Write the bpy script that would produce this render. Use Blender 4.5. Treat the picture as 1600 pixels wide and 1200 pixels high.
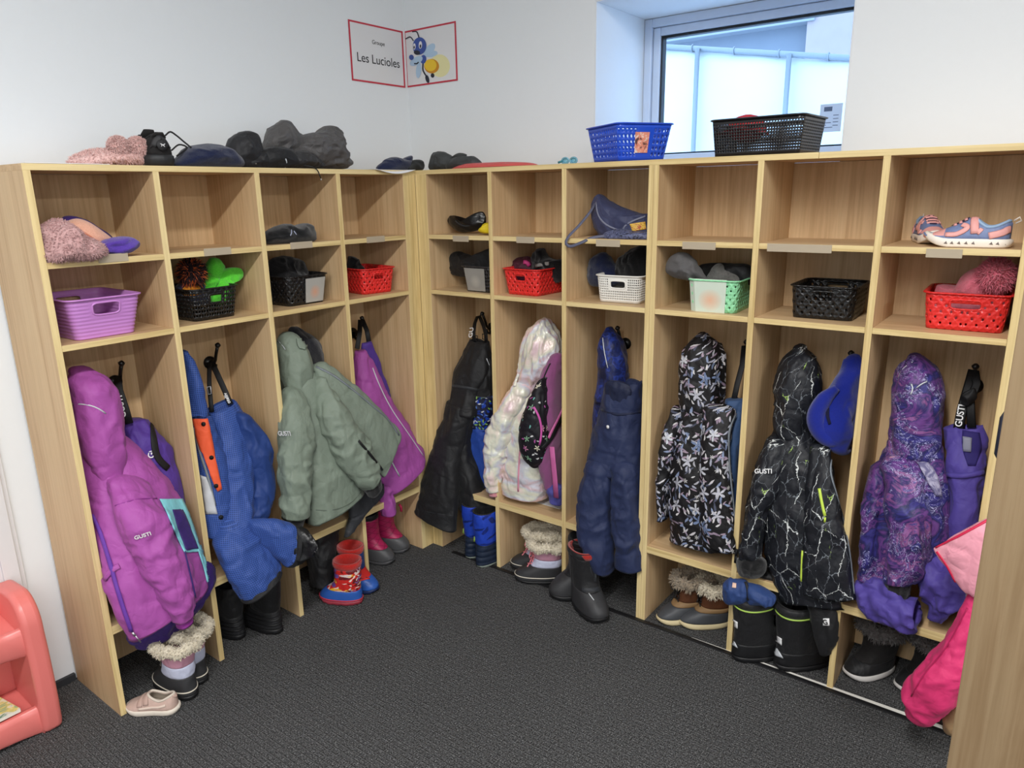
import bpy, bmesh, math, random
import numpy as np
from mathutils import Vector, Matrix
from mathutils.bvhtree import BVHTree

for _o in list(bpy.data.objects):
    bpy.data.objects.remove(_o, do_unlink=True)
SC = bpy.context.scene
COL = SC.collection
rnd = random.Random(7)

# ------------------------------------------------------------------ camera
CAM = np.array([1.9551, -1.9987, 1.413])
YAW, PIT, ROL, FPX = 0.6514, -0.2570, -0.0180, 1133.7
_F = np.array([-math.sin(YAW)*math.cos(PIT), math.cos(YAW)*math.cos(PIT), math.sin(PIT)])
_R0 = np.array([math.cos(YAW), math.sin(YAW), 0.0])
_U0 = np.cross(_R0, _F)
_R = _R0*math.cos(ROL) + _U0*math.sin(ROL)
_U = -_R0*math.sin(ROL) + _U0*math.cos(ROL)
cd = bpy.data.cameras.new('camera')
cam = bpy.data.objects.new('camera', cd)
COL.objects.link(cam)
cd.sensor_width = 36.0
cd.lens = 36.0*FPX/1600.0
cd.clip_start = 0.02
cam.matrix_world = Matrix(((_R[0], _U[0], -_F[0], CAM[0]), (_R[1], _U[1], -_F[1], CAM[1]), (_R[2], _U[2], -_F[2], CAM[2]), (0, 0, 0, 1)))
SC.camera = cam

# ------------------------------------------------------------------ world, lights, exposure
SC.view_settings.view_transform = 'Standard'
SC.view_settings.look = 'None'
SC.view_settings.gamma = 1.0
SC.view_settings.use_curve_mapping = False
SC.view_settings.exposure = 0.57
W = bpy.data.worlds.new('sky'); SC.world = W
W.use_nodes = True
_bg = W.node_tree.nodes['Background']
_bg.inputs[0].default_value = (0.40, 0.65, 1.0, 1)
_bg.inputs[1].default_value = 3.0

CEIL = 2.62
LIGHT_COL = (1.0, 0.992, 0.978)
LIGHT_ROWS = [   # x, y centre, length, watts
    (1.66, -1.85, 1.2, 34), (1.66, -3.15, 1.2, 22), (1.66, -4.3, 1.0, 12),
    (4.3, -1.5, 1.2, 36), (4.3, -2.9, 1.2, 26), (4.3, -4.3, 1.0, 12)]
for (lx, ly, ll, lw) in LIGHT_ROWS:
    ld = bpy.data.lights.new('ceiling_tube', 'AREA')
    ld.shape = 'RECTANGLE'; ld.size = 0.16; ld.size_y = ll
    ld.energy = lw; ld.color = LIGHT_COL
    lo = bpy.data.objects.new('ceiling_tube', ld)
    lo.location = (lx, ly, CEIL-0.075)
    COL.objects.link(lo)

# ------------------------------------------------------------------ helpers: pixels of the photograph to points on real planes
def at(u, v, x=None, y=None, z=None):
    d = _F + _R*(u-800)/FPX + _U*(600-v)/FPX
    if x is not None: t = (x-CAM[0])/d[0]
    elif y is not None: t = (y-CAM[1])/d[1]
    else: t = (z-CAM[2])/d[2]
    return CAM + d*t
def ray(u, v):
    d = _F + _R*(u-800)/FPX + _U*(600-v)/FPX
    return d/np.linalg.norm(d)
NRM = {'L': np.array([1., 0, 0]), 'R': np.array([0, -1., 0])}
def P(side, u, v, d):
    return at(u, v, x=d) if side == 'L' else at(u, v, y=-d)

# ------------------------------------------------------------------ numpy noise
def _hash(i, j, k):
    n = (i*374761393 + j*668265263 + k*2147483647 + 1013904223) & 0xffffffff
    n = ((n ^ (n >> 13))*1274126177) & 0xffffffff
    n = n ^ (n >> 16)
    return (n & 0xffff)/32767.5 - 1.0
def vnoise(p):
    p = np.asarray(p, float)
    i = np.floor(p).astype(np.int64); f = p-i
    w = f*f*f*(f*(f*6-15)+10)
    r = 0
    for dx in (0, 1):
        for dy in (0, 1):
            for dz in (0, 1):
                h = _hash(i[..., 0]+dx, i[..., 1]+dy, i[..., 2]+dz)
                r = r + h*(w[..., 0] if dx else 1-w[..., 0])*(w[..., 1] if dy else 1-w[..., 1])*(w[..., 2] if dz else 1-w[..., 2])
    return r
def wrinkle(p, f=(14, 14, 9), seed=0):
    """ridged two-octave crease noise, mean about 0"""
    p = np.asarray(p, float)
    wp = p + 0.035*np.stack([vnoise(p*9+seed), vnoise(p*9+seed+31), vnoise(p*9+seed+57)], -1)
    a = 1-np.abs(vnoise(wp*np.array(f)+seed*1.7))*2.2
    b = 1-np.abs(vnoise(wp*np.array(f)*2.1+seed*2.3+11))*2.2
    return 0.65*a+0.35*b

# ------------------------------------------------------------------ object helpers
def tag(o, label=None, cat=None, group=None, kind=None):
    if label: o['label'] = label
    if cat: o['category'] = cat
    if group: o['group'] = group
    if kind: o['kind'] = kind
    return o
def link(name, me, parent=None):
    o = bpy.data.objects.new(name, me)
    COL.objects.link(o)
    if parent is not None:
        o.parent = parent
        o.matrix_parent_inverse = pw(parent).inverted()
    return o
def pw(o):
    m = o.matrix_basis.copy()
    return pw(o.parent) @ o.matrix_parent_inverse @ m if o.parent else m
def thing(name, label, cat, loc, group=None, rz=0.0):
    o = bpy.data.objects.new(name, None)
    o.location = [float(c) for c in loc]; o.rotation_euler = (0, 0, rz); o.empty_display_size = 0.05
    COL.objects.link(o)
    return tag(o, label, cat, group)

class MB:
    def __init__(s): s.v = []; s.f = []; s.uv = []; s.mi = []
    def add(s, vs, fs, uvs=None, mi=0):
        b = len(s.v)
        s.v += [tuple(map(float, q)) for q in vs]
        for k, f in enumerate(fs):
            s.f.append(tuple(b+i for i in f)); s.mi.append(mi)
            s.uv.append(uvs[k] if uvs else None)
    def box(s, a, b, mi=0):
        (x0, y0, z0), (x1, y1, z1) = a, b
        vs = [(x0,y0,z0),(x1,y0,z0),(x1,y1,z0),(x0,y1,z0),(x0,y0,z1),(x1,y0,z1),(x1,y1,z1),(x0,y1,z1)]
        s.add(vs, [(3,2,1,0),(4,5,6,7),(0,1,5,4),(1,2,6,5),(2,3,7,6),(3,0,4,7)], mi=mi)
    def tube(s, pts, r, seg=8, mi=0, flat=None, cap=True, closed=False):
        pts = [np.array(p, float) for p in pts]
        n = len(pts)
        rs = r if hasattr(r, '__len__') else [r]*n
        up = np.array([0.13, 0.21, 1.0]); rings = []; prev = None
        for i in range(n):
            if closed: t = pts[(i+1) % n]-pts[i-1]
            else: t = pts[min(i+1, n-1)]-pts[max(i-1, 0)]
            t = t/(np.linalg.norm(t)+1e-9)
            if flat is not None:
                nn = np.array(flat[i] if hasattr(flat[0], '__len__') else flat, float)
                b = np.cross(t, nn); b /= np.linalg.norm(b)+1e-9; a = np.cross(b, t)
            else:
                ref = prev if prev is not None else (up if abs(t[2]) < .95 else np.array([1., 0, 0]))
                a = ref-t*np.dot(ref, t); a /= np.linalg.norm(a)+1e-9; b = np.cross(t, a); prev = a
            ra, rb = (rs[i] if hasattr(rs[i], '__len__') else (rs[i], rs[i]))
            rings.append([pts[i]+a*ra*math.cos(2*math.pi*k/seg)+b*rb*math.sin(2*math.pi*k/seg) for k in range(seg)])
        vs = [q for rg in rings for q in rg]; fs = []
        for i in range(n if closed else n-1):
            for k in range(seg):
                fs.append((i*seg+k, i*seg+(k+1) % seg, ((i+1) % n)*seg+(k+1) % seg, ((i+1) % n)*seg+k))
        if cap and not closed:
            fs.append(tuple(range(seg))[::-1]); fs.append(tuple((n-1)*seg+k for k in range(seg)))
        s.add(vs, fs, mi=mi)
    def build(s, name, mat, parent=None, smooth=True, merge=False, bevel=0, solid=0, sub=0, autosmooth=None):
        me = bpy.data.meshes.new(name)
        me.from_pydata(s.v, [], s.f)
        mats = mat if isinstance(mat, (list, tuple)) else [mat]
        for m in mats: me.materials.append(m)
        if any(s.uv):
            ul = me.uv_layers.new(name='uv')
            for p, u in zip(me.polygons, s.uv):
                if u:
                    for li, c in zip(p.loop_indices, u): ul.data[li].uv = c
        me.polygons.foreach_set('material_index', s.mi)
        me.polygons.foreach_set('use_smooth', [bool(smooth)]*len(me.polygons))
        if merge:
            bm = bmesh.new(); bm.from_mesh(me); bmesh.ops.remove_doubles(bm, verts=bm.verts, dist=merge if merge is not True else 1e-5)
            bm.to_mesh(me); bm.free()
        if autosmooth: me.set_sharp_from_angle(angle=math.radians(autosmooth))
        o = link(name, me, parent)
        if bevel:
            md = o.modifiers.new('bevel', 'BEVEL'); md.width = bevel; md.segments = 2; md.limit_method = 'ANGLE'; md.angle_limit = 0.6
        if solid:
            md = o.modifiers.new('solid', 'SOLIDIFY'); md.thickness = solid; md.offset = 0
        if sub:
            md = o.modifiers.new('sub', 'SUBSURF'); md.levels = sub; md.render_levels = sub
        me.update()
        return o

def box(name, a, b, mat, parent=None, bevel=0.0008):
    m = MB(); m.box([min(p, q) for p, q in zip(a, b)], [max(p, q) for p, q in zip(a, b)])
    return m.build(name, mat, parent, smooth=False, bevel=bevel)

# ------------------------------------------------------------------ materials
def lin(c):
    return tuple(((x/255.)/12.92 if x/255. <= .04045 else ((x/255.+.055)/1.055)**2.4) for x in c)
class NT:
    """tiny node-graph builder"""
    def __init__(s, name):
        s.m = bpy.data.materials.new(name); s.m.use_nodes = True
        s.t = s.m.node_tree; s.n = s.t.nodes; s.l = s.t.links
        s.p = s.n['Principled BSDF']
    def node(s, typ, **kw):
        o = s.n.new(typ)
        for k, v in kw.items():
            if k.startswith('i_'):
                key = k[2:]; key = int(key) if key.isdigit() else key
                s.put(o.inputs[key], v)
            else: setattr(o, k, v)
        return o
    def put(s, inp, v):
        if hasattr(v, 'is_output'): s.l.new(v, inp)
        elif hasattr(v, '__len__'):
            v = tuple(v); inp.default_value = v if len(v) == len(inp.default_value) else v+(1,)
        else: inp.default_value = v
    def math(s, op, a, b=0.0, c=None, clamp=False):
        o = s.n.new('ShaderNodeMath'); o.operation = op; o.use_clamp = clamp
        s.put(o.inputs[0], a); s.put(o.inputs[1], b)
        if c is not None: s.put(o.inputs[2], c)
        return o.outputs[0]
    def mix(s, f, a, b, blend='MIX'):
        o = s.n.new('ShaderNodeMix'); o.data_type = 'RGBA'; o.blend_type = blend
        s.put(o.inputs[0], f); s.put(o.inputs[6], a); s.put(o.inputs[7], b)
        return o.outputs[2]
    def coord(s, which='Object'):
        return s.node('ShaderNodeTexCoord').outputs[which]
    def mapping(s, vec, scale=(1, 1, 1), rot=(0, 0, 0), loc=(0, 0, 0)):
        o = s.node('ShaderNodeMapping'); s.put(o.inputs[0], vec)
        o.inputs['Scale'].default_value = scale; o.inputs['Rotation'].default_value = rot; o.inputs['Location'].default_value = loc
        return o.outputs[0]
    def noise(s, vec, scale, detail=3, rough=.5, dist=0.0, out=0):
        o = s.node('ShaderNodeTexNoise'); s.put(o.inputs['Vector'], vec); o.inputs['Scale'].default_value = scale
        o.inputs['Detail'].default_value = detail; o.inputs['Roughness'].default_value = rough; o.inputs['Distortion'].default_value = dist
        return o.outputs[out]
    def ramp(s, f, stops, interp='LINEAR'):
        o = s.node('ShaderNodeValToRGB'); s.put(o.inputs[0], f); cr = o.color_ramp; cr.interpolation = interp
        while len(cr.elements) < len(stops): cr.elements.new(0.5)
        for e, (p, c) in zip(cr.elements, stops):
            e.position = p; e.color = (*c, 1) if len(c) == 3 else c
        return o.outputs[0]
    def bump(s, h, strength=.3, dist=.002, normal=None):
        o = s.node('ShaderNodeBump'); o.inputs['Strength'].default_value = strength; o.inputs['Distance'].default_value = dist
        s.put(o.inputs['Height'], h)
        if normal is not None: s.put(o.inputs['Normal'], normal)
        return o.outputs[0]
    def out(s, color=None, rough=None, normal=None, metal=None, spec=None, sheen=None, coat=None, trans=None, alpha=None, sss=None):
        p = s.p
        for k, v in (('Base Color', color), ('Roughness', rough), ('Normal', normal), ('Metallic', metal), ('Specular IOR Level', spec),
                     ('Sheen Weight', sheen), ('Coat Weight', coat), ('Transmission Weight', trans), ('Alpha', alpha), ('Subsurface Weight', sss)):
            if v is not None: s.put(p.inputs[k], v)
        return s.m
MATS = {}
def plain(name, rgb, rough=.5, spec=.4, metal=0, noise=None):
    if name in MATS: return MATS[name]
    g = NT(name); c = lin(rgb)
    col = c; nrm = None
    if noise:
        sc, amt, bs = noise
        h = g.noise(g.coord(), sc, 4)
        col = g.mix(g.math('MULTIPLY', h, amt), c, tuple(x*.45 for x in c))
        nrm = g.bump(h, bs, .002)
    MATS[name] = g.out(col, rough, nrm, metal, spec)
    return MATS[name]
def folds(g, oc):
    """soft crease lines of worn padded fabric"""
    a = g.noise(g.mapping(oc, (1, 1, .55)), 11, 2, .5, .8); b = g.noise(oc, 30, 2, .5, .6)
    va = g.math('MINIMUM', g.math('MULTIPLY', g.math('ABSOLUTE', g.math('SUBTRACT', a, .5)), 5.0), 1.0)
    vb = g.math('MINIMUM', g.math('MULTIPLY', g.math('ABSOLUTE', g.math('SUBTRACT', b, .5)), 4.0), 1.0)
    return g.math('ADD', g.math('MULTIPLY', va, .75), g.math('MULTIPLY', vb, .25))
def cloth(name, rgb, rough=.62, weave=1400, wst=.12, crease=.5, csc=38, sheen=.05, spec=.35, var=.12, rip=0):
    """technical outerwear fabric: fine weave, soft creases"""
    if name in MATS: return MATS[name]
    g = NT(name); c = lin(rgb); oc = g.coord()
    big = folds(g, oc)
    col = g.mix(g.math('MULTIPLY', g.noise(oc, 9, 2), var), c, tuple(x*.5 for x in c))
    if rip:
        uv = g.coord('UV')
        bx = g.node('ShaderNodeTexBrick'); g.put(bx.inputs['Vector'], uv); bx.offset = 0; bx.inputs['Scale'].default_value = 1.0
        bx.inputs['Brick Width'].default_value = rip; bx.inputs['Row Height'].default_value = rip; bx.inputs['Mortar Size'].default_value = rip*.12
        col = g.mix(bx.outputs['Fac'], col, tuple(min(1, x*1.9+.02) for x in c))
    h = g.noise(oc, weave, 2)
    n1 = g.bump(big, crease*.6, .012)
    n2 = g.bump(h, wst, .0006, n1)
    MATS[name] = g.out(col, rough, n2, spec=spec, sheen=sheen)
    return MATS[name]
def fuzzy(name, rgb, rgb2=None, scale=260, st=.9, var=.6):
    if name in MATS: return MATS[name]
    g = NT(name); c = lin(rgb); d = lin(rgb2) if rgb2 else tuple(x*.55 for x in c)
    oc = g.coord(); h = g.noise(oc, scale, 5, .65, 1.2)
    col = g.mix(g.math('MULTIPLY', g.ramp(h, [(.35, (1, 1, 1)), (.65, (0, 0, 0))]), var), c, d)
    MATS[name] = g.out(col, .95, g.bump(h, st, .004), spec=.1, sheen=.35)
    return MATS[name]
def wood(name, axis, tone=1.0, edge=False):
    if name in MATS: return MATS[name]
    g = NT(name); oc = g.coord('Object')
    sc = {'z': (1, 1, .035), 'x': (.035, 1, 1), 'y': (1, .035, 1)}[axis]
    v = g.mapping(oc, sc)
    n1 = g.noise(v, 95, 5, .6, .4); n2 = g.noise(v, 420, 3, .6); n3 = g.noise(v, 16, 3, .5, .8)
    base = lin((210, 178, 136) if not edge else (226, 202, 146)); dark = lin((188, 154, 113) if not edge else (196, 168, 112)); lt = lin((222, 194, 152) if not edge else (238, 218, 166))
    base, dark, lt = [tuple(q*tone for q in k) for k in (base, dark, lt)]
    c1 = g.mix(g.ramp(n1, [(.40, (0, 0, 0)), (.68, (1, 1, 1))]), base, dark)
    c2 = g.mix(g.math('MULTIPLY', g.ramp(n2, [(.5, (0, 0, 0)), (.72, (1, 1, 1))]), .45), c1, dark)
    c3 = g.mix(g.math('MULTIPLY', g.ramp(n3, [(.45, (0, 0, 0)), (.65, (1, 1, 1))]), .5), c2, lt)
    MATS[name] = g.out(c3, .48, g.bump(n2, .06, .0006), spec=.35)
    return MATS[name]
def multi(name, stops, scale=14, rough=.5, vein=None, dist=1.5, detail=5, uvw='Object', crease=.4):
    """cloudy print"""
    if name in MATS: return MATS[name]
    g = NT(name); oc = g.coord(uvw)
    f = g.noise(oc, scale, detail, .6, dist)
    col = g.ramp(f, [(p, lin(c)) for p, c in stops])
    if vein:
        vc, vs, vw, amt = vein
        w = g.noise(oc, vs, 4, .6, 2.5)
        line = g.math('LESS_THAN', g.math('ABSOLUTE', g.math('SUBTRACT', w, .5)), vw)
        msk = g.math('GREATER_THAN', g.noise(oc, vs*.45, 2), amt)
        col = g.mix(g.math('MULTIPLY', line, msk), col, lin(vc))
    n = g.bump(folds(g, oc), crease*.6, .012)
    MATS[name] = g.out(col, rough, n, spec=.35, sheen=.05)
    return MATS[name]
# ------------------------------------------------------------------ lofted cloth bodies
def crom(A, n):
    """Catmull-Rom through rows of A, n samples, chord-length spaced; returns samples (n, k)"""
    A = np.asarray(A, float); m = len(A)
    if m == 2:
        t = np.linspace(0, 1, n)[:, None]; return A[0]*(1-t)+A[1]*t
    s = np.r_[0, np.cumsum(np.maximum(1e-5, np.linalg.norm(np.diff(A[:, :3], axis=0), axis=1)))]
    q = np.linspace(0, s[-1], n); out = np.empty((n, A.shape[1]))
    M = np.empty_like(A)
    for i in range(m):
        if i == 0: M[i] = (A[1]-A[0])/(s[1]-s[0])
        elif i == m-1: M[i] = (A[-1]-A[-2])/(s[-1]-s[-2])
        else:
            M[i] = (A[i+1]-A[i-1])/(s[i+1]-s[i-1])
    for k, x in enumerate(q):
        i = min(m-2, max(0, np.searchsorted(s, x, 'right')-1)); h = s[i+1]-s[i]; t = (x-s[i])/h
        out[k] = (2*t**3-3*t**2+1)*A[i]+(t**3-2*t**2+t)*h*M[i]+(-2*t**3+3*t**2)*A[i+1]+(t**3-t**2)*h*M[i+1]
    return out

def stations3d(side, st):
    """(u1,v1,u2,v2,depth,half thickness) rows -> centre, half-width vector, half-depth vector"""
    n = NRM[side]; rows = []
    for (u1, v1, u2, v2, d, th) in st:
        um, vm = (u1+u2)/2, (v1+v2)/2
        C = P(side, um, vm, d)
        w = C-CAM; w = w/np.linalg.norm(w)
        wh = w.copy(); wh[2] = 0; wh /= np.linalg.norm(wh)
        def onview(u, v):
            r = ray(u, v); return CAM + r*np.dot(C-CAM, wh)/np.dot(r, wh)
        S = (onview(u2, v2)-onview(u1, v1))/2
        h = np.array([-wh[1], wh[0], 0.]); b = np.array([0, 1., 0]) if side == 'L' else np.array([1., 0, 0])
        sh, sz = np.dot(S, h), S[2]
        nh, bh = abs(np.dot(n, h)), np.dot(b, h)
        frac = abs(sh)/(np.linalg.norm(S)+1e-9)
        a = abs(sh)
        if frac > .5:
            th = min(th, .8*a/max(nh, .05)); wv = math.sqrt(max(a*a-(th*nh)**2, (.35*a)**2))
        else: wv = a
        wv = wv/bh*np.sign(sh)
        rows.append(np.r_[C, b*wv+np.array([0, 0, sz]), n*th])
    return np.array(rows)

def bayrange(lap):
    s_, k = lap[0], int(lap[1])
    return (Lface(k-1)+.002, Lface(k)-TH-.002) if s_ == 'L' else (Rface(k-1)+.002, Rface(k)-(T3/2 if k in (3, 6) else TH)-.002)
def bayclamp(V, lap):
    """cloth inside a bay lies against the boards instead of passing through them"""
    lo, hi = bayrange(lap); V = np.array(V, float)
    if lap[0] == 'L': dep, a = V[:, 0], 1
    else: dep, a = -V[:, 1], 0
    ins = dep < .004
    V[ins, a] = np.clip(V[ins, a], lo, hi)
    back = -(DEP-.009)
    if lap[0] == 'L': V[:, 0] = np.maximum(V[:, 0], back)
    else: V[:, 1] = np.minimum(V[:, 1], -back)
    return V
def loft(name, side, st, mat, parent=None, seg=72, step=.0055, pw_=2.3, cap0='round', cap1='open', wr=(.006, (16, 16, 8), 1), puff=None,
         sag=0.0, mi=0, lap=None, uvs=1.0, flute=None, inset=.03, crk=.0034):
    rows = stations3d(side, st)
    L = np.sum(np.linalg.norm(np.diff(rows[:, :3], axis=0), axis=1))
    n = max(6, int(L/step)); R = crom(rows, n)
    s = np.r_[0, np.cumsum(np.linalg.norm(np.diff(R[:, :3], axis=0), axis=1))]
    ph = np.linspace(0, 2*np.pi, seg, endpoint=False)
    c, sn = np.cos(ph), np.sin(ph)
    cx = np.sign(c)*np.abs(c)**(2/pw_); sx = np.sign(sn)*np.abs(sn)**(2/pw_)
    rings = []; lens = []; amp = []
    T0 = R[0, :3]-R[1, :3]; T0 /= np.linalg.norm(T0)+1e-9
    T1 = R[-1, :3]-R[-2, :3]; T1 /= np.linalg.norm(T1)+1e-9
    def ring(C, e1, e2): return C+np.outer(cx, e1)+np.outer(sx, e2)
    th0, th1 = np.linalg.norm(R[0, 6:9]), np.linalg.norm(R[-1, 6:9])
    w0, w1 = np.linalg.norm(R[0, 3:6]), np.linalg.norm(R[-1, 3:6])
    if cap0 == 'round':
        for t in (0.06, .3, .55, .8): 
            q = math.sin(t*math.pi/2); hh = math.cos(t*math.pi/2)
            rings.append(ring(R[0, :3]+T0*min(th0, w0)*.8*hh, R[0, 3:6]*q, R[0, 6:9]*q)); lens.append(-.02*hh); amp.append(.5)
    elif cap0 == 'open':
        for t in (.9, .6, .3): rings.append(ring(R[0, :3]-T0*inset*t, R[0, 3:6]*.86, R[0, 6:9]*.80)); lens.append(-.03*t); amp.append(.3)
    elif cap0 == 'flat':
        rings.append(ring(R[0, :3], R[0, 3:6]*.5, R[0, 6:9]*.5)); lens.append(-.01); amp.append(0)
    for k in range(n):
        rings.append(ring(R[k, :3], R[k, 3:6], R[k, 6:9])); lens.append(s[k]); amp.append(1.)
    if cap1 == 'round':
        for t in (.8, .55, .3, .06):
            q = math.sin(t*math.pi/2); hh = math.cos(t*math.pi/2)
            rings.append(ring(R[-1, :3]+T1*min(th1, w1)*.8*hh, R[-1, 3:6]*q, R[-1, 6:9]*q)); lens.append(s[-1]+.02*hh); amp.append(.5)
    elif cap1 == 'open':
        for t in (.3, .6, .9): rings.append(ring(R[-1, :3]-T1*inset*t, R[-1, 3:6]*.86, R[-1, 6:9]*.80)); lens.append(s[-1]+.03*t); amp.append(.3)
    elif cap1 == 'flat':
        rings.append(ring(R[-1, :3], R[-1, 3:6]*.5, R[-1, 6:9]*.5)); lens.append(s[-1]+.01); amp.append(0)
    V = np.array(rings); N = len(V)
    # normals from ring geometry
    du = np.roll(V, -1, 1)-np.roll(V, 1, 1); dv = np.gradient(V, axis=0)
    nn = np.cross(dv, du); nn /= np.linalg.norm(nn, axis=2, keepdims=True)+1e-9
    cen = V.mean(1, keepdims=True)
    sgn = np.sign((nn*(V-cen)).sum(2, keepdims=True)); sgn[sgn == 0] = 1; nn = nn*sgn
    A = np.array(amp)[:, None]; S = np.array(lens)[:, None]
    disp = np.zeros((N, seg))
    if wr: disp += wr[0]*(wrinkle(V, wr[1], wr[2])-.25)
    if wr and crk and wr[0] < .02 and max(wr[1]) < 40:
        wp = V+.03*np.stack([vnoise(V*13+wr[2]), vnoise(V*13+wr[2]+31), vnoise(V*13+wr[2]+57)], -1)
        c1 = np.abs(vnoise(wp*np.array([15, 15, 13])+wr[2]*3.1)); c2 = np.abs(vnoise(wp*np.array([44, 44, 36])+wr[2]*5.3))
        disp += crk*(np.minimum(1, c1*4.5)-.75)+crk*.3*(np.minimum(1, c2*4)-.75)
    if puff:
        pa, pp = puff[0], puff[1]; wob = .25*vnoise(V*np.array([7, 7, 3])+(puff[2] if len(puff) > 2 else 0))
        disp += pa*(np.abs(np.sin(math.pi*(S/pp+wob)))**.55-.55)
    if flute: disp += flute[0]*np.cos(flute[1]*ph)[None, :]*np.linspace(flute[2] if len(flute) > 2 else 0, 1, N)[:, None]
    V = V+nn*(disp*A)[..., None]
    if lap:
        V = bayclamp(V.reshape(-1, 3), lap).reshape(V.shape)
    # uv in metres
    arc = np.linalg.norm(np.roll(V, -1, 1)-V, axis=2); arc = np.c_[np.zeros(N), np.cumsum(arc, 1)]
    mb = MB()
    vs = V.reshape(-1, 3); fs = []; uv = []
    flip = np.dot(np.cross(R[0, 3:6], R[0, 6:9]), T1) > 0
    arcm = arc-arc[:, [seg//2]]
    for i in range(N-1):
        for k in range(seg):
            k2 = (k+1) % seg
            f = (i*seg+k, (i+1)*seg+k, (i+1)*seg+k2, i*seg+k2)
            q = ((arcm[i, k], -lens[i]), (arcm[i+1, k], -lens[i+1]), (arcm[i+1, k+1], -lens[i+1]), (arcm[i, k+1], -lens[i]))
            if flip: f = f[::-1]; q = q[::-1]
            fs.append(f); uv.append(q)
    e0 = tuple(range(seg)); e1 = tuple((N-1)*seg+k for k in range(seg))
    z0 = tuple((0., 0.) for _ in e0)
    fs.append(e0 if not flip else e0[::-1]); uv.append(z0); fs.append(e1[::-1] if not flip else e1); uv.append(z0)
    mb.add(vs, fs, uv)
    return mb.build(name, mat, parent)

def blob(name, side, pts, mat, parent=None, d=0.0, th=.03, res=14, wr=(.008, (25, 25, 25), 1), pw_=.55, lap=None, zmin=None, dense=7):
    """inflated closed outline (pixel polygon) standing at depth d: for soft lumps and folded pieces"""
    n = NRM[side]
    P3 = [P(side, q[0], q[1], q[2] if len(q) > 2 else d) for q in pts]
    return _inflate(name, P3, n, mat, parent, th, res, wr, pw_, lap, zmin, dense)
def _inflate(name, P3, n, mat, parent, th, res, wr, pw_, lap=None, zmin=None, dense=7):
    P3 = np.array(P3); C = P3.mean(0)
    m = len(P3); K = 8
    cl = np.vstack([P3, P3[:1]])
    # smooth the closed outline
    per = []
    s = np.r_[0, np.cumsum(np.linalg.norm(np.diff(cl, axis=0), axis=1))]
    for k in range(m):
        p0, p1, p2, p3 = P3[k-1], P3[k], P3[(k+1) % m], P3[(k+2) % m]
        for t in np.linspace(0, 1, dense, endpoint=False):
            per.append(.5*((2*p1)+(-p0+p2)*t+(2*p0-5*p1+4*p2-p3)*t*t+(-p0+3*p1-3*p2+p3)*t**3))
    per = np.array(per); M = len(per)
    vs = []; fs = []
    rr = np.sin(np.linspace(0, math.pi/2, res+1))
    for sg in (1, -1):
        for r in rr[1:] if sg == 1 else rr[1:-1]:
            ring = C+(per-C)*r
            h = th*(1-r**2)**pw_ if r < 1 else 0
            vs.append(ring+n*sg*h)
    vs = np.array(vs)                      # (2res-1, M, 3)
    full = vs.reshape(-1, 3)
    full = np.vstack([full, C+n*th, C-n*th])
    if wr:
        dirn = full-C; dirn /= np.linalg.norm(dirn, axis=1, keepdims=True)+1e-9
        dirn = dirn*.3+np.sign((full-C)@n)[:, None]*n*.7
        full = full+dirn*(wr[0]*wrinkle(full, wr[1], wr[2]))[:, None]
    if lap: full = bayclamp(full, lap)
    if zmin is not None: full[:, 2] = np.maximum(full[:, 2], zmin)
    a = lambda i, k: i*M+(k % M)
    for i in range(res-1):
        for k in range(M): fs.append((a(i, k), a(i, k+1), a(i+1, k+1), a(i+1, k)))
    b = lambda i, k: (res+i)*M+(k % M)
    for i in range(res-2):
        for k in range(M): fs.append((b(i, k), b(i+1, k), b(i+1, k+1), b(i, k+1)))
    for k in range(M):
        fs.append((b(res-2, k), a(res-1, k), a(res-1, k+1), b(res-2, k+1)))
        fs.append((len(full)-2, a(0, k+1), a(0, k))); fs.append((len(full)-1, b(0, k), b(0, k+1)))
    mb = MB(); mb.add(full, fs)
    o = mb.build(name, mat, parent)
    bm = bmesh.new(); bm.from_mesh(o.data); bmesh.ops.recalc_face_normals(bm, faces=bm.faces); bm.to_mesh(o.data); bm.free()
    return o

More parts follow.
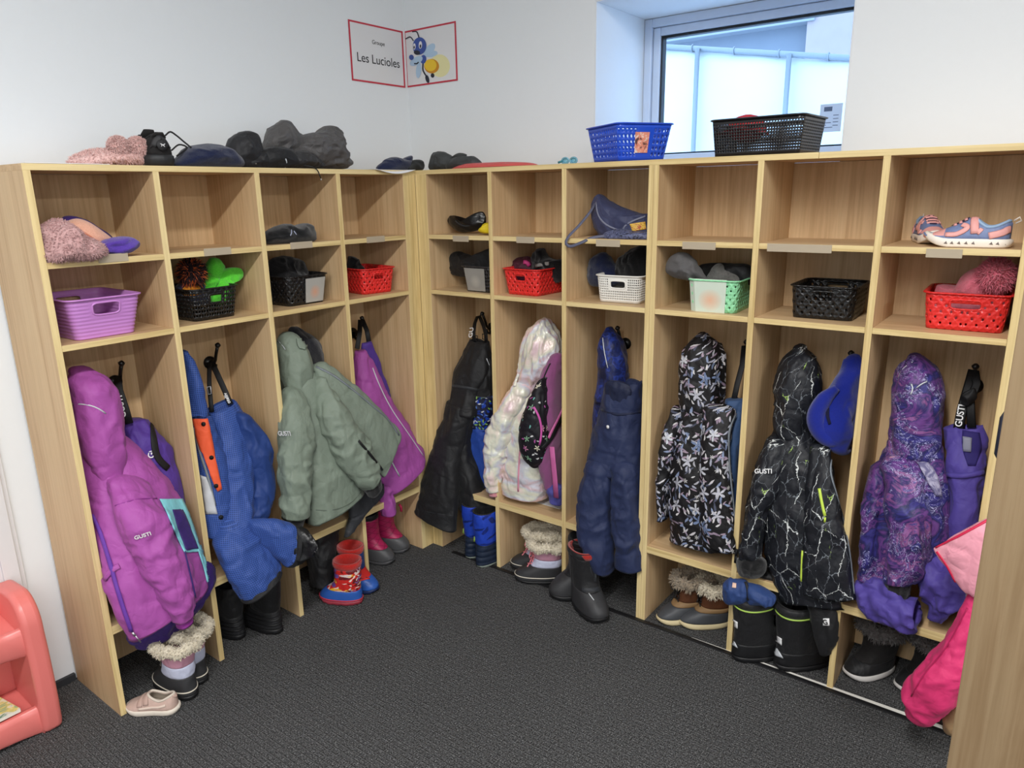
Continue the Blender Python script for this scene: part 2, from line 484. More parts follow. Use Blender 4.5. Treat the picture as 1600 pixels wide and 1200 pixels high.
_bv = {}
def bvh(objs):
    objs = objs if isinstance(objs, (list, tuple)) else [objs]
    key = tuple(o.name for o in objs)
    if key not in _bv:
        vs = []; fs = []
        for o in objs:
            b = len(vs); vs += [tuple(v.co) for v in o.data.vertices]; fs += [tuple(b+i for i in p.vertices) for p in o.data.polygons]
        _bv[key] = BVHTree.FromPolygons(vs, fs)
    return _bv[key]
def on(objs, u, v):
    """where the line of sight through a pixel meets a garment's surface"""
    d = ray(u, v)
    h = bvh(objs).ray_cast(Vector(CAM), Vector(d), 12)
    if h[0] is None:
        return None, None
    nn = np.array(h[1])
    if np.dot(nn, d) > 0: nn = -nn
    return np.array(h[0]), nn
def dens(pts, k):
    A = np.array(pts, float)
    return crom(np.c_[A, np.zeros(len(A))], k)[:, :2] if len(A) > 2 else np.linspace(A[0], A[1], k)
def strip(name, objs, pts, r, mat, parent, k=None, off=.001, thick=None):
    """a cord, zip, tape or piping lying on a surface; r half width, thick half height"""
    pts = [q[:2] for q in pts]
    L = sum(math.dist(a, b) for a, b in zip(pts, pts[1:])); k = k or max(4, int(L/6))
    Q = []; N = []
    for u, v in dens(pts, k):
        p, n = on(objs, u, v)
        if p is None: continue
        Q.append(p); N.append(n)
    if len(Q) < 2: print('strip missed', name, pts[0]); return None
    Q = np.array(Q); N = np.array(N)
    for _ in range(2):
        Q[1:-1] = .25*Q[:-2]+.5*Q[1:-1]+.25*Q[2:]; N[1:-1] = N[:-2]+N[1:-1]+N[2:]
        N /= np.linalg.norm(N, axis=1, keepdims=True)
    t = thick or r*.5
    mb = MB(); mb.tube(list(Q+N*(off+t*.4)), [(t, r)]*len(Q), seg=8, flat=list(N))
    return mb.build(name, mat, parent)
def patch(name, objs, poly, mat, parent, off=.0015, n=16, n2=None, quad=None, solid=.002):
    """a sewn panel: pixel quad (4 edges given as left polyline and right polyline) laid onto the surface"""
    l, r = poly
    m = n2 or 8
    A = dens(l, n); B = dens(r, n)
    vs = []; ok = True
    for i in range(n):
        for j in range(m+1):
            u, v = A[i]*(1-j/m)+B[i]*j/m
            p, nn = on(objs, u, v)
            if p is None: vs.append(None)
            else: vs.append(p+nn*off)
    if sum(q is not None for q in vs) < 6: print('patch missed', name, l[0]); return None
    g = [q if q is not None else None for q in vs]
    fs = []; uv = []
    for i in range(n-1):
        for j in range(m):
            f = (i*(m+1)+j, (i+1)*(m+1)+j, (i+1)*(m+1)+j+1, i*(m+1)+j+1)
            if all(g[q] is not None for q in f):
                mx = max(np.linalg.norm(g[f[0]]-g[f[2]]), np.linalg.norm(g[f[1]]-g[f[3]]))
                if mx < .12: fs.append(f); uv.append([(j/m, -i/n), (j/m, -(i+1)/n), ((j+1)/m, -(i+1)/n), ((j+1)/m, -i/n)])
    vs = [q if q is not None else (0, 0, 0) for q in vs]
    used = sorted({i for f in fs for i in f}); ix = {q: k for k, q in enumerate(used)}
    mb = MB(); mb.add([vs[i] for i in used], [tuple(ix[i] for i in f) for f in fs], uv)
    return mb.build(name, mat, parent, solid=solid)

def text_mesh(name, body, origin, right, up, size, mat, parent, extr=.0004, bold=False, alignx='LEFT'):
    cu = bpy.data.curves.new(name, 'FONT'); cu.body = body; cu.size = size; cu.extrude = extr; cu.align_x = alignx
    if bold: cu.offset = size*.018
    to = bpy.data.objects.new(name+'_tmp', cu); COL.objects.link(to)
    dg = bpy.context.evaluated_depsgraph_get(); dg.update()
    me = bpy.data.meshes.new_from_object(to.evaluated_get(dg))
    bpy.data.objects.remove(to); bpy.data.curves.remove(cu)
    r = np.array(right, float); r /= np.linalg.norm(r); u = np.array(up, float); u -= r*np.dot(u, r); u /= np.linalg.norm(u); n = np.cross(r, u)
    M = Matrix(((r[0], u[0], n[0], origin[0]), (r[1], u[1], n[1], origin[1]), (r[2], u[2], n[2], origin[2]), (0, 0, 0, 1)))
    me.transform(M); me.materials.clear(); me.materials.append(mat)
    me.name = name
    return link(name, me, parent)
def logo(name, objs, body, p0, p1, mat, parent, hpx, bold=True, off=.005):
    """lettering printed on a surface, running from pixel p0 to pixel p1, cap height hpx pixels"""
    a, na = on(objs, *p0); b, nb = on(objs, *p1)
    if a is None or b is None: print('logo missed', body, p0); return None
    r = b-a; n = na+nb; n /= np.linalg.norm(n)
    n -= r*np.dot(n, r)/np.dot(r, r); n /= np.linalg.norm(n)
    up = np.cross(n, r/np.linalg.norm(r)); Lp = math.dist(p0, p1); size = hpx*np.linalg.norm(r)/Lp/.70
    return text_mesh(name, body, a+n*off, r, up, size, mat, parent, bold=bold)

def fur(mb, pts, nrm, length, width, droop=.2, mi=0, jit=.6, rs=None):
    """short tufts: one thin bent blade per point"""
    rs = rs or random.Random(3)
    for p, n in zip(pts, nrm):
        n = np.array(n)+np.array([rs.uniform(-jit, jit) for _ in range(3)]); n /= np.linalg.norm(n)+1e-9
        t = np.cross(n, [rs.uniform(-1, 1) for _ in range(3)]); t /= np.linalg.norm(t)+1e-9
        l = length*rs.uniform(.6, 1.2); p = np.array(p)
        mid = p+n*l*.55+t*l*.12; tip = p+n*l+t*l*.35-np.array([0, 0, droop*l]); s = np.cross(n, t)*width
        mb.add([p-s, p+s, mid+s*.7, mid-s*.7, tip], [(0, 1, 2, 3), (3, 2, 4)], mi=mi)
def sample_surface(o, n, seed=1, keep=None):
    rs = random.Random(seed); me = o.data; ar = [p.area for p in me.polygons]
    idx = rs.choices(range(len(ar)), weights=ar, k=n); ps = []; ns = []
    for i in idx:
        p = me.polygons[i]; vv = [np.array(me.vertices[k].co) for k in p.vertices[:4]]
        w = [rs.random()+.01 for _ in vv]; s = sum(w); q = sum(a*b for a, b in zip(vv, w))/s
        if keep and not keep(q): continue
        ps.append(q); ns.append(np.array(p.normal))
    return ps, ns
def furry(o, name, n, length, width, mat, parent=None, **kw):
    keep = kw.pop('keep', None); seed = kw.pop('seed', 1)
    ps, ns = sample_surface(o, n, seed, keep); mb = MB(); fur(mb, ps, ns, length, width, rs=random.Random(seed+5), **kw)
    f = mb.build(name, mat, parent if parent is not None else o, smooth=False)
    f['kind'] = 'stuff'
    return f
# ------------------------------------------------------------------ room
H, TH, Z1, Z2, ZB, TB, TS = 1.5, .0167, 1.2705, 1.0665, .278, .0244, .0154
DEP = .265
WXL, WYB = -.29, .282            # left wall, back wall
LA, LPT = .0453, .306            # left unit: right face of its corner panel, bay pitch
RB, RPT, T3 = .0548, .3028, .0327
def Lface(k): return -(LA+(4-k)*LPT)            # corner-side face of divider k (0 = outer end panel)
def Rface(k): return RB+k*RPT+(T3-TH)*((k >= 3)+(k >= 6))   # right face of divider k
WALL = plain('wall_paint', (233, 237, 240), .85, .25, noise=(60, .03, .05))
WHITE_TRIM = plain('white_trim', (222, 222, 224), .5)
REVEAL = plain('window_reveal_paint', (232, 236, 240), .8, .2)

def carpet():
    g = NT('carpet'); oc = g.coord(); 
    mp = g.mapping(oc, (1, 1, 1), (0, 0, math.radians(0)))
    br = g.node('ShaderNodeTexBrick'); g.put(br.inputs['Vector'], mp); br.offset = .5; br.inputs['Scale'].default_value = 1
    br.inputs['Brick Width'].default_value = .026; br.inputs['Row Height'].default_value = .0165; br.inputs['Mortar Size'].default_value = .0024; br.inputs['Mortar Smooth'].default_value = .9
    wv = g.noise(oc, 260, 4, .75)
    pile = g.ramp(wv, [(.36, (.011, .011, .011)), (.48, (.052, .052, .053)), (.57, (.145, .145, .146)), (.66, (.38, .38, .38))])
    col = g.mix(g.math('MULTIPLY', g.math('MULTIPLY', br.outputs['Fac'], g.ramp(wv, [(.4, (.3, .3, .3)), (.6, (1, 1, 1))])), .75), pile, (.19, .19, .19))
    col = g.mix(g.math('MULTIPLY', g.noise(oc, 1.7, 3), .35), col, (.012, .012, .013))
    h = g.math('ADD', g.math('MULTIPLY', br.outputs['Fac'], .8), g.math('MULTIPLY', wv, .6))
    return g.out(col, .95, g.bump(h, 1.0, .004), spec=.15)
CARPET = carpet()
def stru(o): o['kind'] = 'structure'; return o
XR, YF = 5.4, -5.0
m = MB(); m.box((WXL-.1, YF, -.05), (XR, WYB+.5, 0)); stru(m.build('floor', CARPET, smooth=False))
m = MB(); m.box((WXL-.1, YF, CEIL), (XR, WYB+.02, CEIL+.08)); stru(m.build('ceiling', plain('ceiling_tile', (232, 231, 228), .9, .2), smooth=False))
m = MB(); m.box((WXL-.12, YF, 0), (WXL, WYB, CEIL)); stru(m.build('wall_left', WALL, smooth=False))
WX0, WX1, WZ0, WZ1, WYF = .592, 1.405, 1.475, 2.024, .69     # window opening and the far end of its reveal
m = MB()
m.box((WXL-.12, WYB, 0), (WX0, WYF+.02, CEIL)); m.box((WX1, WYB, 0), (XR, WYF+.02, CEIL))
m.box((WX0, WYB, 0), (WX1, WYF+.02, WZ0)); m.box((WX0, WYB, WZ1), (WX1, WYF+.02, CEIL))
stru(m.build('wall_back', WALL, smooth=False))
m = MB(); m.box((XR, YF, 0), (XR+.1, WYB+.5, CEIL)); stru(m.build('wall_right', WALL, smooth=False))
m = MB(); m.box((WXL-.1, YF-.1, 0), (XR, YF, CEIL)); stru(m.build('wall_front', WALL, smooth=False))
m = MB()
for (lx, ly, ll, lw) in LIGHT_ROWS: m.box((lx-.1, ly-ll/2-.03, CEIL-.07), (lx+.1, ly+ll/2+.03, CEIL-.005))
stru(m.build('ceiling_fixtures', plain('fixture_white', (235, 235, 235), .5), smooth=False))  # unseen housings of the ceiling tube lights
# reveal lining
m = MB(); e = .004
m.box((WX0, WYB+.0005, WZ0), (WX0+e, WYF, WZ1)); m.box((WX1-e, WYB+.0005, WZ0), (WX1, WYF, WZ1)); m.box((WX0+e, WYB+.0005, WZ1-e), (WX1-e, WYF, WZ1)); m.box((WX0+e, WYB+.0005, WZ0), (WX1-e, WYF, WZ0+e))
stru(m.build('trim_1', REVEAL, smooth=False, bevel=.001))
# left wall moulding and baseboard
m = MB(); BLK = plain('rubber_base', (48, 50, 54), .6)
m.box((WXL, YF+.01, 0), (WXL+.012, Lface(0)-TH-.002, .022)); stru(m.build('baseboard_left', BLK, smooth=False, bevel=.001))
m = MB()
for a, b, d in ((-1.475, -1.452, .012), (-1.452, -1.435, .019), (-1.435, -1.415, .014), (-1.415, -1.375, .018), (-1.375, -1.362, .010), (-1.80, -1.475, .006)):
    m.box((WXL, a, .033), (WXL+d, b, 2.1))
stru(m.build('trim_2', WHITE_TRIM, smooth=False, bevel=.0015))
# threshold strips in front of the right hand units
m = MB(); m.box((.12, -.019, 0), (2.35, -.004, .004)); stru(m.build('trim_4', plain('black_edge', (24, 24, 26), .5), smooth=False, bevel=.001))
m = MB(); m.add([(1.15, -.0035, .0), (2.35, -.0035, 0), (2.35, .024, 0), (1.15, -.0015, 0), (1.15, -.0035, .0025), (2.35, -.0035, .0025), (2.35, .024, .0025), (1.15, -.0015, .0025)],
      [(3, 2, 1, 0), (4, 5, 6, 7), (0, 1, 5, 4), (1, 2, 6, 5), (2, 3, 7, 6), (3, 0, 4, 7)]); stru(m.build('trim_5', plain('white_edge', (235, 232, 224), .6), smooth=False))

# ------------------------------------------------------------------ window
FRAME = plain('window_frame_grey', (206, 218, 236), .4, .5)
win = bpy.data.objects.new('window_1', None); win.location = (WX0, WYF, WZ0); COL.objects.link(win); stru(win)
FY0, FY1 = .625, .69
def frame_ring(name, x0, x1, z0, z1, wl, wr_, wb, wt, y0, y1, mat):
    m = MB()
    m.box((x0, y0, z0), (x0+wl, y1, z1)); m.box((x1-wr_, y0, z0), (x1, y1, z1)); m.box((x0+wl, y0, z0), (x1-wr_, y1, z0+wb)); m.box((x0+wl, y0, z1-wt), (x1-wr_, y1, z1))
    return m.build(name, mat, win, smooth=False, bevel=.003)
frame_ring('window_frame', WX0+.005, WX1-.005, WZ0+.005, WZ1-.005, .030, .03, .030, .030, FY0, FY1, FRAME)
frame_ring('window_sash', WX0+.036, WX1-.036, WZ0+.036, WZ1-.036, .028, .028, .034, .028, FY0+.012, FY1-.01, FRAME)
frame_ring('glazing_gasket', WX0+.0645, WX1-.0645, WZ0+.0705, WZ1-.0645, .007, .007, .005, .009, FY0+.02, FY1-.014, plain('gasket', (30, 34, 40), .5))
g = NT('window_glass'); g.out((1, 1, 1), .0, trans=1.0, spec=.5); g.p.inputs['IOR'].default_value = 1.05
m = MB(); m.box((WX0+.07, .655, WZ0+.075), (WX1-.07, .659, WZ1-.072)); m.build('pane', g.m, win, smooth=False)
# sticker on the pane
sp = [at(u, v, y=.652) for u, v in ((1282, 164), (1317, 160), (1314, 204), (1280, 208))]
x0, x1, z0, z1 = sp[0][0], sp[1][0], (sp[2][2]+sp[3][2])/2, (sp[0][2]+sp[1][2])/2
STK = plain('sticker_paper', (205, 220, 240), .6)
st = box('sticker', (x0, .6535, z0), (x1, .6546, z1), STK, win, 0)
INK = plain('sticker_ink', (90, 104, 130), .7)
m = MB(); w_, h_ = x1-x0, z1-z0
for (a, b, c, d) in [(.18, .74, .55, .90)]+[(.12, .60-.0-i*.085, .12+l, .575-i*.085) for i, l in enumerate((.0, .25, .12, .42, .2, .5))]+[(.62, .60-i*.12, .86, .575-i*.12) for i in range(4)]:
    if c > a: m.box((x0+a*w_, .6530, z0+min(b, d)*h_), (x0+c*w_, .6534, z0+max(b, d)*h_))
m.build('sticker_print', INK, st, smooth=False)

# ------------------------------------------------------------------ outside
SNOW = plain('snow', (232, 234, 238), .9, .2, noise=(3, .12, .3))
m = MB(); m.box((-14, 1.2, -.6), (16, 26, .55)); gr = m.build('snow_ground', SNOW, smooth=False); tag(gr, 'white snow lying outside the window below the tarpaulin fence', 'snow', kind='stuff')
fe = thing('tarpaulin_fence', 'white tarpaulin site fence on steel posts seen through the window', 'fence', (.4, 4.2, .55))
TARP = plain('white_tarp', (216, 219, 222), .8, .2, noise=(2.2, .22, .5)); STEEL = plain('fence_steel', (136, 142, 148), .45, .5, .3)
def fpt(u, v, yy=4.2): return at(u, v, y=yy)
tl, tr = fpt(1046, 78), at(1325, 96, y=4.0)
dirv = (tr-tl); dirv[2] = 0; dirv /= np.linalg.norm(dirv)
m = MB(); NX, NZ = 60, 26; a0 = tl-dirv*1.6; a1 = tr+dirv*1.8; slope = (tr[2]-tl[2])/np.linalg.norm((tr-tl)[:2])
vs = []; fs = []
for i in range(NX+1):
    for j in range(NZ+1):
        t = i/NX; p = a0+(a1-a0)*t; d0 = np.linalg.norm((p-tl)[:2])*np.sign(np.dot(p-tl, dirv)); top = tl[2]+slope*d0
        z = .552+(top-.552)*j/NZ
        vs.append((p[0], p[1]+.035*vnoise(np.array([p[0]*2.2, z*1.3, 0]))+.012*math.sin(p[0]*9), z))
for i in range(NX):
    for j in range(NZ): fs.append((i*(NZ+1)+j, (i+1)*(NZ+1)+j, (i+1)*(NZ+1)+j+1, i*(NZ+1)+j+1))
m.add(vs, fs); m.build('tarp', TARP, fe, solid=.004)
m = MB()
tp = lambda d0, dz=0, dy=-.03: np.array([*(tl+dirv*d0)[:2]+np.array([0, dy]), tl[2]+slope*d0+dz])
m.tube([tp(-1.6, .02), tp(3.2, .02)], .022, 10); m.build('top_rail', STEEL, fe)
for u in (1098, 1250):
    d0 = np.dot(fpt(u, 90)-tl, dirv); m = MB(); q = tp(d0, .02, -.06); m.tube([(q[0], q[1], .552), q], .02, 10); m.build('fence_post', STEEL, fe)
for k in range(9):
    q = tp(-.9+k*.38, .02, -.03); m = MB(); m.tube([q+dirv*.0+np.array([0, .028*math.cos(a), .028*math.sin(a)]) for a in np.linspace(0, 2*math.pi, 9)], .006, 5); m.build('rail_tie', STEEL, fe)
bl = thing('building', 'pale blue and brick building beyond the white fence', 'building', (2, 9, .5))
BL1 = plain('facade_blue', (134, 140, 150), .8, .2, noise=(4, .15, .2)); BL2 = plain('facade_brick', (176, 160, 160), .8, .2, noise=(7, .2, .2))
e1 = at(1268, 40, y=9.0)
box('facade', (-6, 9, .551), (e1[0], 9.4, 7), BL1, bl); box('brick_facade', (e1[0], 8.8, .551), (e1[0]+7, 9.3, 7), BL2, bl)
q = at(1100, 60, y=8.9); box('facade_ledge', (-6, 8.75, q[2]), (e1[0]+.1, 9, q[2]+.14), plain('ledge', (150, 156, 164), .8), bl)
q = at(1150, 20, y=8.9); box('facade_band', (-6, 8.86, q[2]), (e1[0], 9, q[2]+.5), plain('band', (160, 164, 170), .8), bl)

# ------------------------------------------------------------------ cubby lockers
WV, WX_, WY_ = wood('oak_vertical', 'z'), wood('oak_along_x', 'x'), wood('oak_along_y', 'y')
EV, EX, EY = wood('edge_vertical', 'z', edge=True), wood('edge_along_x', 'x', edge=True), wood('edge_along_y', 'y', edge=True)
EB = .0012                       # thickness of the edge band
CARD = plain('label_card', (178, 164, 142), .7)
HOOKM = plain('black_hook', (16, 16, 17), .35, .5)
def panel(name, side, a0, a1, d0, d1, z0, z1, parent, grain='z', bevel=.0006):
    """a board of the locker: a = along the run, d = depth behind the front (0) to the back; its front edge carries a lighter edge band"""
    if side == 'L':
        A, B = (-d1, a0, z0), (-d0-EB, a1, z1); E0, E1 = (-d0-EB, a0, z0), (-d0, a1, z1)
    else:
        A, B = (a0, d0+EB, z0), (a1, d1, z1); E0, E1 = (a0, d0, z0), (a1, d0+EB, z1)
    body = {'z': WV, 'a': WY_ if side == 'L' else WX_, 'd': WX_ if side == 'L' else WY_}[grain]
    ed = EV if grain == 'z' else (EY if side == 'L' else EX)
    m = MB(); m.box(A, B, 0); m.box(E0, E1, 0 if name == 'back_panel' else 1)
    return m.build(name, [body, ed], parent, smooth=False, bevel=bevel)
def hook(side, a, z, parent, d=DEP-.006):
    m = MB()
    f = (lambda al, dd, zz: (-(d-dd), a+al, zz)) if side == 'L' else (lambda al, dd, zz: (a+al, d-dd, zz))
    m.tube([f(0, 0, z), f(0, .006, z)], .021, 16)
    m.tube([f(0, .004, z+.002), f(0, .022, z-.004), f(0, .038, z+.012), f(0, .050, z+.040), f(0, .062, z+.062)], [.0055, .006, .0055, .0055, .0055], 8)
    m.tube([f(0, .060, z+.058), f(0, .064, z+.066), f(0, .067, z+.072)], [.006, .0095, .004], 10)
    m.tube([f(0, .004, z-.004), f(0, .020, z-.022), f(0, .034, z-.016), f(0, .040, z-.002)], [.005, .0055, .0055, .004], 8)
    return m.build('coat_hook', HOOKM, parent)
def locker(side, faces, label, hooks):
    """faces: list of (a_start, a_end) of the uprights in order"""
    a0, a1 = faces[0][0], faces[-1][1]
    lo = thing('cubby_locker', label, 'locker', ((0, a0, 0) if side == 'L' else (a0, 0, 0)), 'oak cubby lockers')
    for i, (p, q) in enumerate(faces):
        panel('end_panel' if i in (0, len(faces)-1) else 'divider', side, p, q, 0, DEP if i not in (0, len(faces)-1) or side != 'L' else DEP+.012, 0, H-TS, lo)
    panel('back_panel', side, a0+.002, a1-.002, DEP-.006, DEP, .012, H-TS-.001, lo)
    for (p, q), (p2, q2) in zip(faces, faces[1:]):
        for zt, tt, nm in ((Z1, TS, 'shelf'), (Z2, TS, 'shelf'), (ZB, TB, 'bench')):
            panel(nm, side, q+.0003, p2-.0003, .0006, DEP-.0065, zt-tt, zt, lo, 'a')
        for hf in hooks: hook(side, q+(p2-q)*hf, .890, lo)
    return lo
Lf = [(Lface(k)-TH, Lface(k)) for k in range(5)]
lockL = locker('L', Lf, 'oak cubby locker of four bays standing along the left wall', (.30, .765))
panel('corner_filler', 'L', -LA+.0003, -.0003, 0, .03, 0, H-TS, lockL)
Rf = [(Rface(k)-(T3 if k == 3 else TH), Rface(k)) for k in range(4)]
Rf[0] = (.0005, Rface(0)); Rf[3] = (Rface(3)-T3, Rface(3)-T3/2-.0004)
lockA = locker('R', Rf, 'oak cubby locker of three bays on the back wall next to the corner', (.30, .765))
Rg = [(Rface(3)-T3/2+.0004, Rface(3)), (Rface(4)-TH, Rface(4)), (Rface(5)-TH, Rface(5)), (Rface(6)-T3, Rface(6)-T3/2-.0004)]
lockB = locker('R', Rg, 'oak cubby locker of three bays right of the double upright below the window', (.30, .765))
Rh = [(Rface(6)-T3/2+.0004, Rface(6)), (Rface(7)-TH, Rface(7))]
lockC = locker('R', Rh, 'oak cubby locker mostly hidden behind the door at the right edge', (.30, .765))
# continuous tops
def top(name, side, a0, a1, label, d1=DEP+.012):
    o = panel(name, side, a0, a1, 0, d1, H-TS, H, None, 'a'); return tag(o, label, 'worktop', 'oak locker tops')
top('locker_top', 'L', Lface(0)-TH, DEP, 'oak top board running over the left wall locker into the corner', DEP+.012)
sx = at(1280, 239, y=0)[0]
o = MB(); o.box((.0006, EB, H-TS), (sx-.0004, DEP+.012, H), 0); o.box((.0006, 0, H-TS), (sx-.0004, EB, H), 1)
tag(o.build('locker_top', [WX_, EX], None, smooth=False, bevel=.0006), 'oak top board over the corner bays carrying the blue basket', 'worktop', 'oak locker tops')
top('locker_top', 'R', sx+.0004, Rface(7), 'oak top board at the right beyond the joint past the black basket')
# name cards on the shelf fronts
def card(side, u, v, w, h, par):
    q = P(side, u, v, .0)
    if side == 'L': box('name_card', (.0002, q[1]-w/2, q[2]-h/2), (.0012, q[1]+w/2, q[2]+h/2), CARD, par, .0003)
    else: box('name_card', (q[0]-w/2, -.0012, q[2]-h/2), (q[0]+w/2, -.0002, q[2]+h/2), CARD, par, .0003)
for s, u, v, w, par in (('L', 177, 403, .075, lockL), ('L', 340, 393, .085, lockL), ('L', 471, 383, .085, lockL), ('L', 587, 374, .085, lockL),
                        ('R', 720, 373, .075, lockA), ('R', 821, 375, .075, lockA), ('R', 950, 380, .085, lockA),
                        ('R', 1092, 384, .10, lockB), ('R', 1248, 388, .165, lockB), ('R', 1475, 396, .075, lockB)):
    card(s, u, v, w, .021, par)

# ------------------------------------------------------------------ door in the right foreground
dr = bpy.data.objects.new('door_1', None); dr.location = (1.917, -.95, 0); COL.objects.link(dr); stru(dr)
e0 = np.array([1.9185, -.95, 0]); dd = np.array([.93, -.368, 0]); dd /= np.linalg.norm(dd); dn = np.array([-dd[1], dd[0], 0])
m = MB(); w_, t_ = .82, .04
c = [e0, e0+dd*w_, e0+dd*w_+dn*t_, e0+dn*t_]
m.add([(*q[:2], .008) for q in c]+[(*q[:2], 2.05) for q in c], [(3, 2, 1, 0), (4, 5, 6, 7), (0, 1, 5, 4), (1, 2, 6, 5), (2, 3, 7, 6), (3, 0, 4, 7)])
m.build('door_leaf', wood('door_wood_shaded', 'z', .42), dr, smooth=False, bevel=.002)  # wood colour darkened all over for a face turned away from the light
m = MB(); hz = at(1557, 690, y=-.92)[2]; hb = e0+dn*(t_+.001)+dd*.03
m.tube([(*hb[:2], hz), (*(hb+dn*.03)[:2], hz)], .012, 10); q = hb+dn*.03
m.tube([(*(q-dd*.052)[:2], hz+.038), (*(q-dd*.056)[:2], hz+.02), (*(q-dd*.056)[:2], hz-.03), (*(q-dd*.050)[:2], hz-.045)], [.004, .0075, .0075, .004], 8)
m.tube([(*q[:2], hz), (*(q-dd*.054)[:2], hz)], .006, 8)
m.build('door_handle', plain('dark_handle', (52, 58, 74), .35, .5, .6), dr)
# ------------------------------------------------------------------ baskets
def rrect(w, d, r, n):
    """points of a rounded rectangle, equally spaced, starting at the middle of the front side; returns (n,2) and outward normals"""
    hx, hy = w/2-r, d/2-r; segs = []
    path = []
    for (cx, cy, a0) in ((hx, -hy, -90), (hx, hy, 0), (-hx, hy, 90), (-hx, -hy, 180)):
        for k in range(13):
            a = math.radians(a0+90*k/12); path.append((cx+r*math.cos(a), cy+r*math.sin(a), math.cos(a), math.sin(a)))
    path = [(0, -d/2, 0, -1)]+path+[(0, -d/2, 0, -1)]
    A = np.array(path); s = np.r_[0, np.cumsum(np.hypot(*np.diff(A[:, :2], axis=0).T))]
    q = np.linspace(0, s[-1], n, endpoint=False)
    return np.stack([np.interp(q, s, A[:, k]) for k in range(4)], 1), s[-1]
def basket(label, mat, F, z, w, d, h, rz, kind, taper=.86, cell=(.011, .011), hole=.33, handle=None, group='plastic baskets', r=.02, rimmat=None, sides=False, tagcard=None, ribs=0):
    """F = front middle of the foot (x, y); the basket's front faces local -y, turned by rz"""
    bo = thing('basket', label, 'basket', (F[0], F[1], z), group)
    c, s_ = math.cos(rz), math.sin(rz); z0 = z+.0008
    dB, wB = d*taper, w*taper
    def W3(x, y, zz): y = y+dB/2; return (F[0]+c*x-s_*y, F[1]+s_*x+c*y, z0+zz)
    per = 2*(w+d); NC = max(16, int(per*.93/cell[0])); NR = max(3, int((h-.022)/cell[1]))
    NS = NC*2
    ringsB, _ = rrect(wB, dB, r*.8, NS); ringsT, _ = rrect(w, d, r, NS)
    def pt(sf, zf, out=0.0):
        k = (sf*NS) % NS; i = int(k); f = k-i; j = (i+1) % NS; i %= NS
        a = ringsB[i]*(1-f)+ringsB[j]*f; b = ringsT[i]*(1-f)+ringsT[j]*f
        q = a*(1-zf)+b*zf
        return W3(q[0]+q[2]*out, q[1]+q[3]*out, zf*h)
    zb0, zb1 = .10, .90
    m = MB(); hb = handle   # (half width fraction of perimeter, z low frac, z high frac)
    hz = [(0.0)]+([.5] if sides != 'none' else [])
    per_f = per
    def in_handle(sf, zf, pad=0):
        if not hb: return False
        for cs in hz:
            ds = abs((sf-cs+.5) % 1-.5)*per_f
            if ds < hb[0]+pad and hb[1]-pad/h < zf < hb[2]+pad/h: return True
        return False
    if kind == 'rib':
        NZ = int(h/.0028); NP = 96
        for i in range(NZ+1):
            for k in range(NP):
                zf = i/NZ; sf = k/NP
                flat_ = in_handle(sf, zf, .012)
                o = 0.0 if (flat_ or zf > .93) else .0011*math.sin(zf*h/ribs*2*math.pi)
                m.v.append(pt(sf, zf, o))
        for i in range(NZ):
            for k in range(NP):
                if in_handle((k+.5)/NP, (i+.5)/NZ): continue
                m.f.append((i*NP+k, i*NP+(k+1) % NP, (i+1)*NP+(k+1) % NP, (i+1)*NP+k)); m.uv.append(None); m.mi.append(0)
    else:
        def quadgrid(s0, s1, za, zc, ns, nz):
            for a in range(ns):
                for b in range(nz):
                    sa, sb = s0+(s1-s0)*a/ns, s0+(s1-s0)*(a+1)/ns; ya, yb = za+(zc-za)*b/nz, za+(zc-za)*(b+1)/nz
                    m.add([pt(sa, ya), pt(sb, ya), pt(sb, yb), pt(sa, yb)], [(0, 1, 2, 3)])
        for cI in range(NC):
            quadgrid(cI/NC, (cI+1)/NC, 0, zb0, 2, 1); quadgrid(cI/NC, (cI+1)/NC, zb1, 1, 2, 1)
            for rI in range(NR):
                ca, cb = cI/NC, (cI+1)/NC; ra, rb_ = zb0+(zb1-zb0)*rI/NR, zb0+(zb1-zb0)*(rI+1)/NR
                sm, zm = (ca+cb)/2, (ra+rb_)/2
                if in_handle(sm, zm): continue
                nohole = in_handle(sm, zm, .006)
                if kind == 'weave':
                    nohole = nohole or (cI+rI) % 2 == 1
                if kind == 'round': nohole = nohole or (sides == 'card' and abs((sm+.5) % 1-.5)*per_f < .035)
                stag = .5 if (kind in ('round',) and rI % 2) else 0
                if nohole:
                    out = .0012 if (kind == 'weave' and not in_handle(sm, zm, .006)) else 0
                    ps = [pt(ca, ra), pt(sm, ra), pt(cb, ra), pt(cb, zm), pt(cb, rb_), pt(sm, rb_), pt(ca, rb_), pt(ca, zm), pt(sm, zm, out)]
                    m.add(ps, [(k, (k+1) % 8, 8) for k in range(8)])
                else:
                    hx, hz_ = (hole if hasattr(hole, '__len__') else (hole, hole))
                    ds, dz = (cb-ca), (rb_-ra)
                    corners = [(ca, ra), (sm, ra), (cb, ra), (cb, zm), (cb, rb_), (sm, rb_), (ca, rb_), (ca, zm)]
                    ang = [225, 270, 315, 0, 45, 90, 135, 180]
                    e = 2.0 if kind != 'slot' else 4.0
                    inner = []
                    for a in ang:
                        ck, sk = math.cos(math.radians(a)), math.sin(math.radians(a))
                        kx = math.copysign(abs(ck)**(2/e), ck) if abs(ck) > 1e-6 else 0; kz = math.copysign(abs(sk)**(2/e), sk) if abs(sk) > 1e-6 else 0
                        inner.append((sm+ds*hx*kx, zm+dz*hz_*kz))
                    ps = [pt(*q) for q in corners]+[pt(*q) for q in inner]
                    m.add(ps, [(k, (k+1) % 8, 8+(k+1) % 8, 8+k) for k in range(8)])
    body = m.build('body', mat, bo, merge=1e-5, smooth=True, solid=.0022, autosmooth=50)
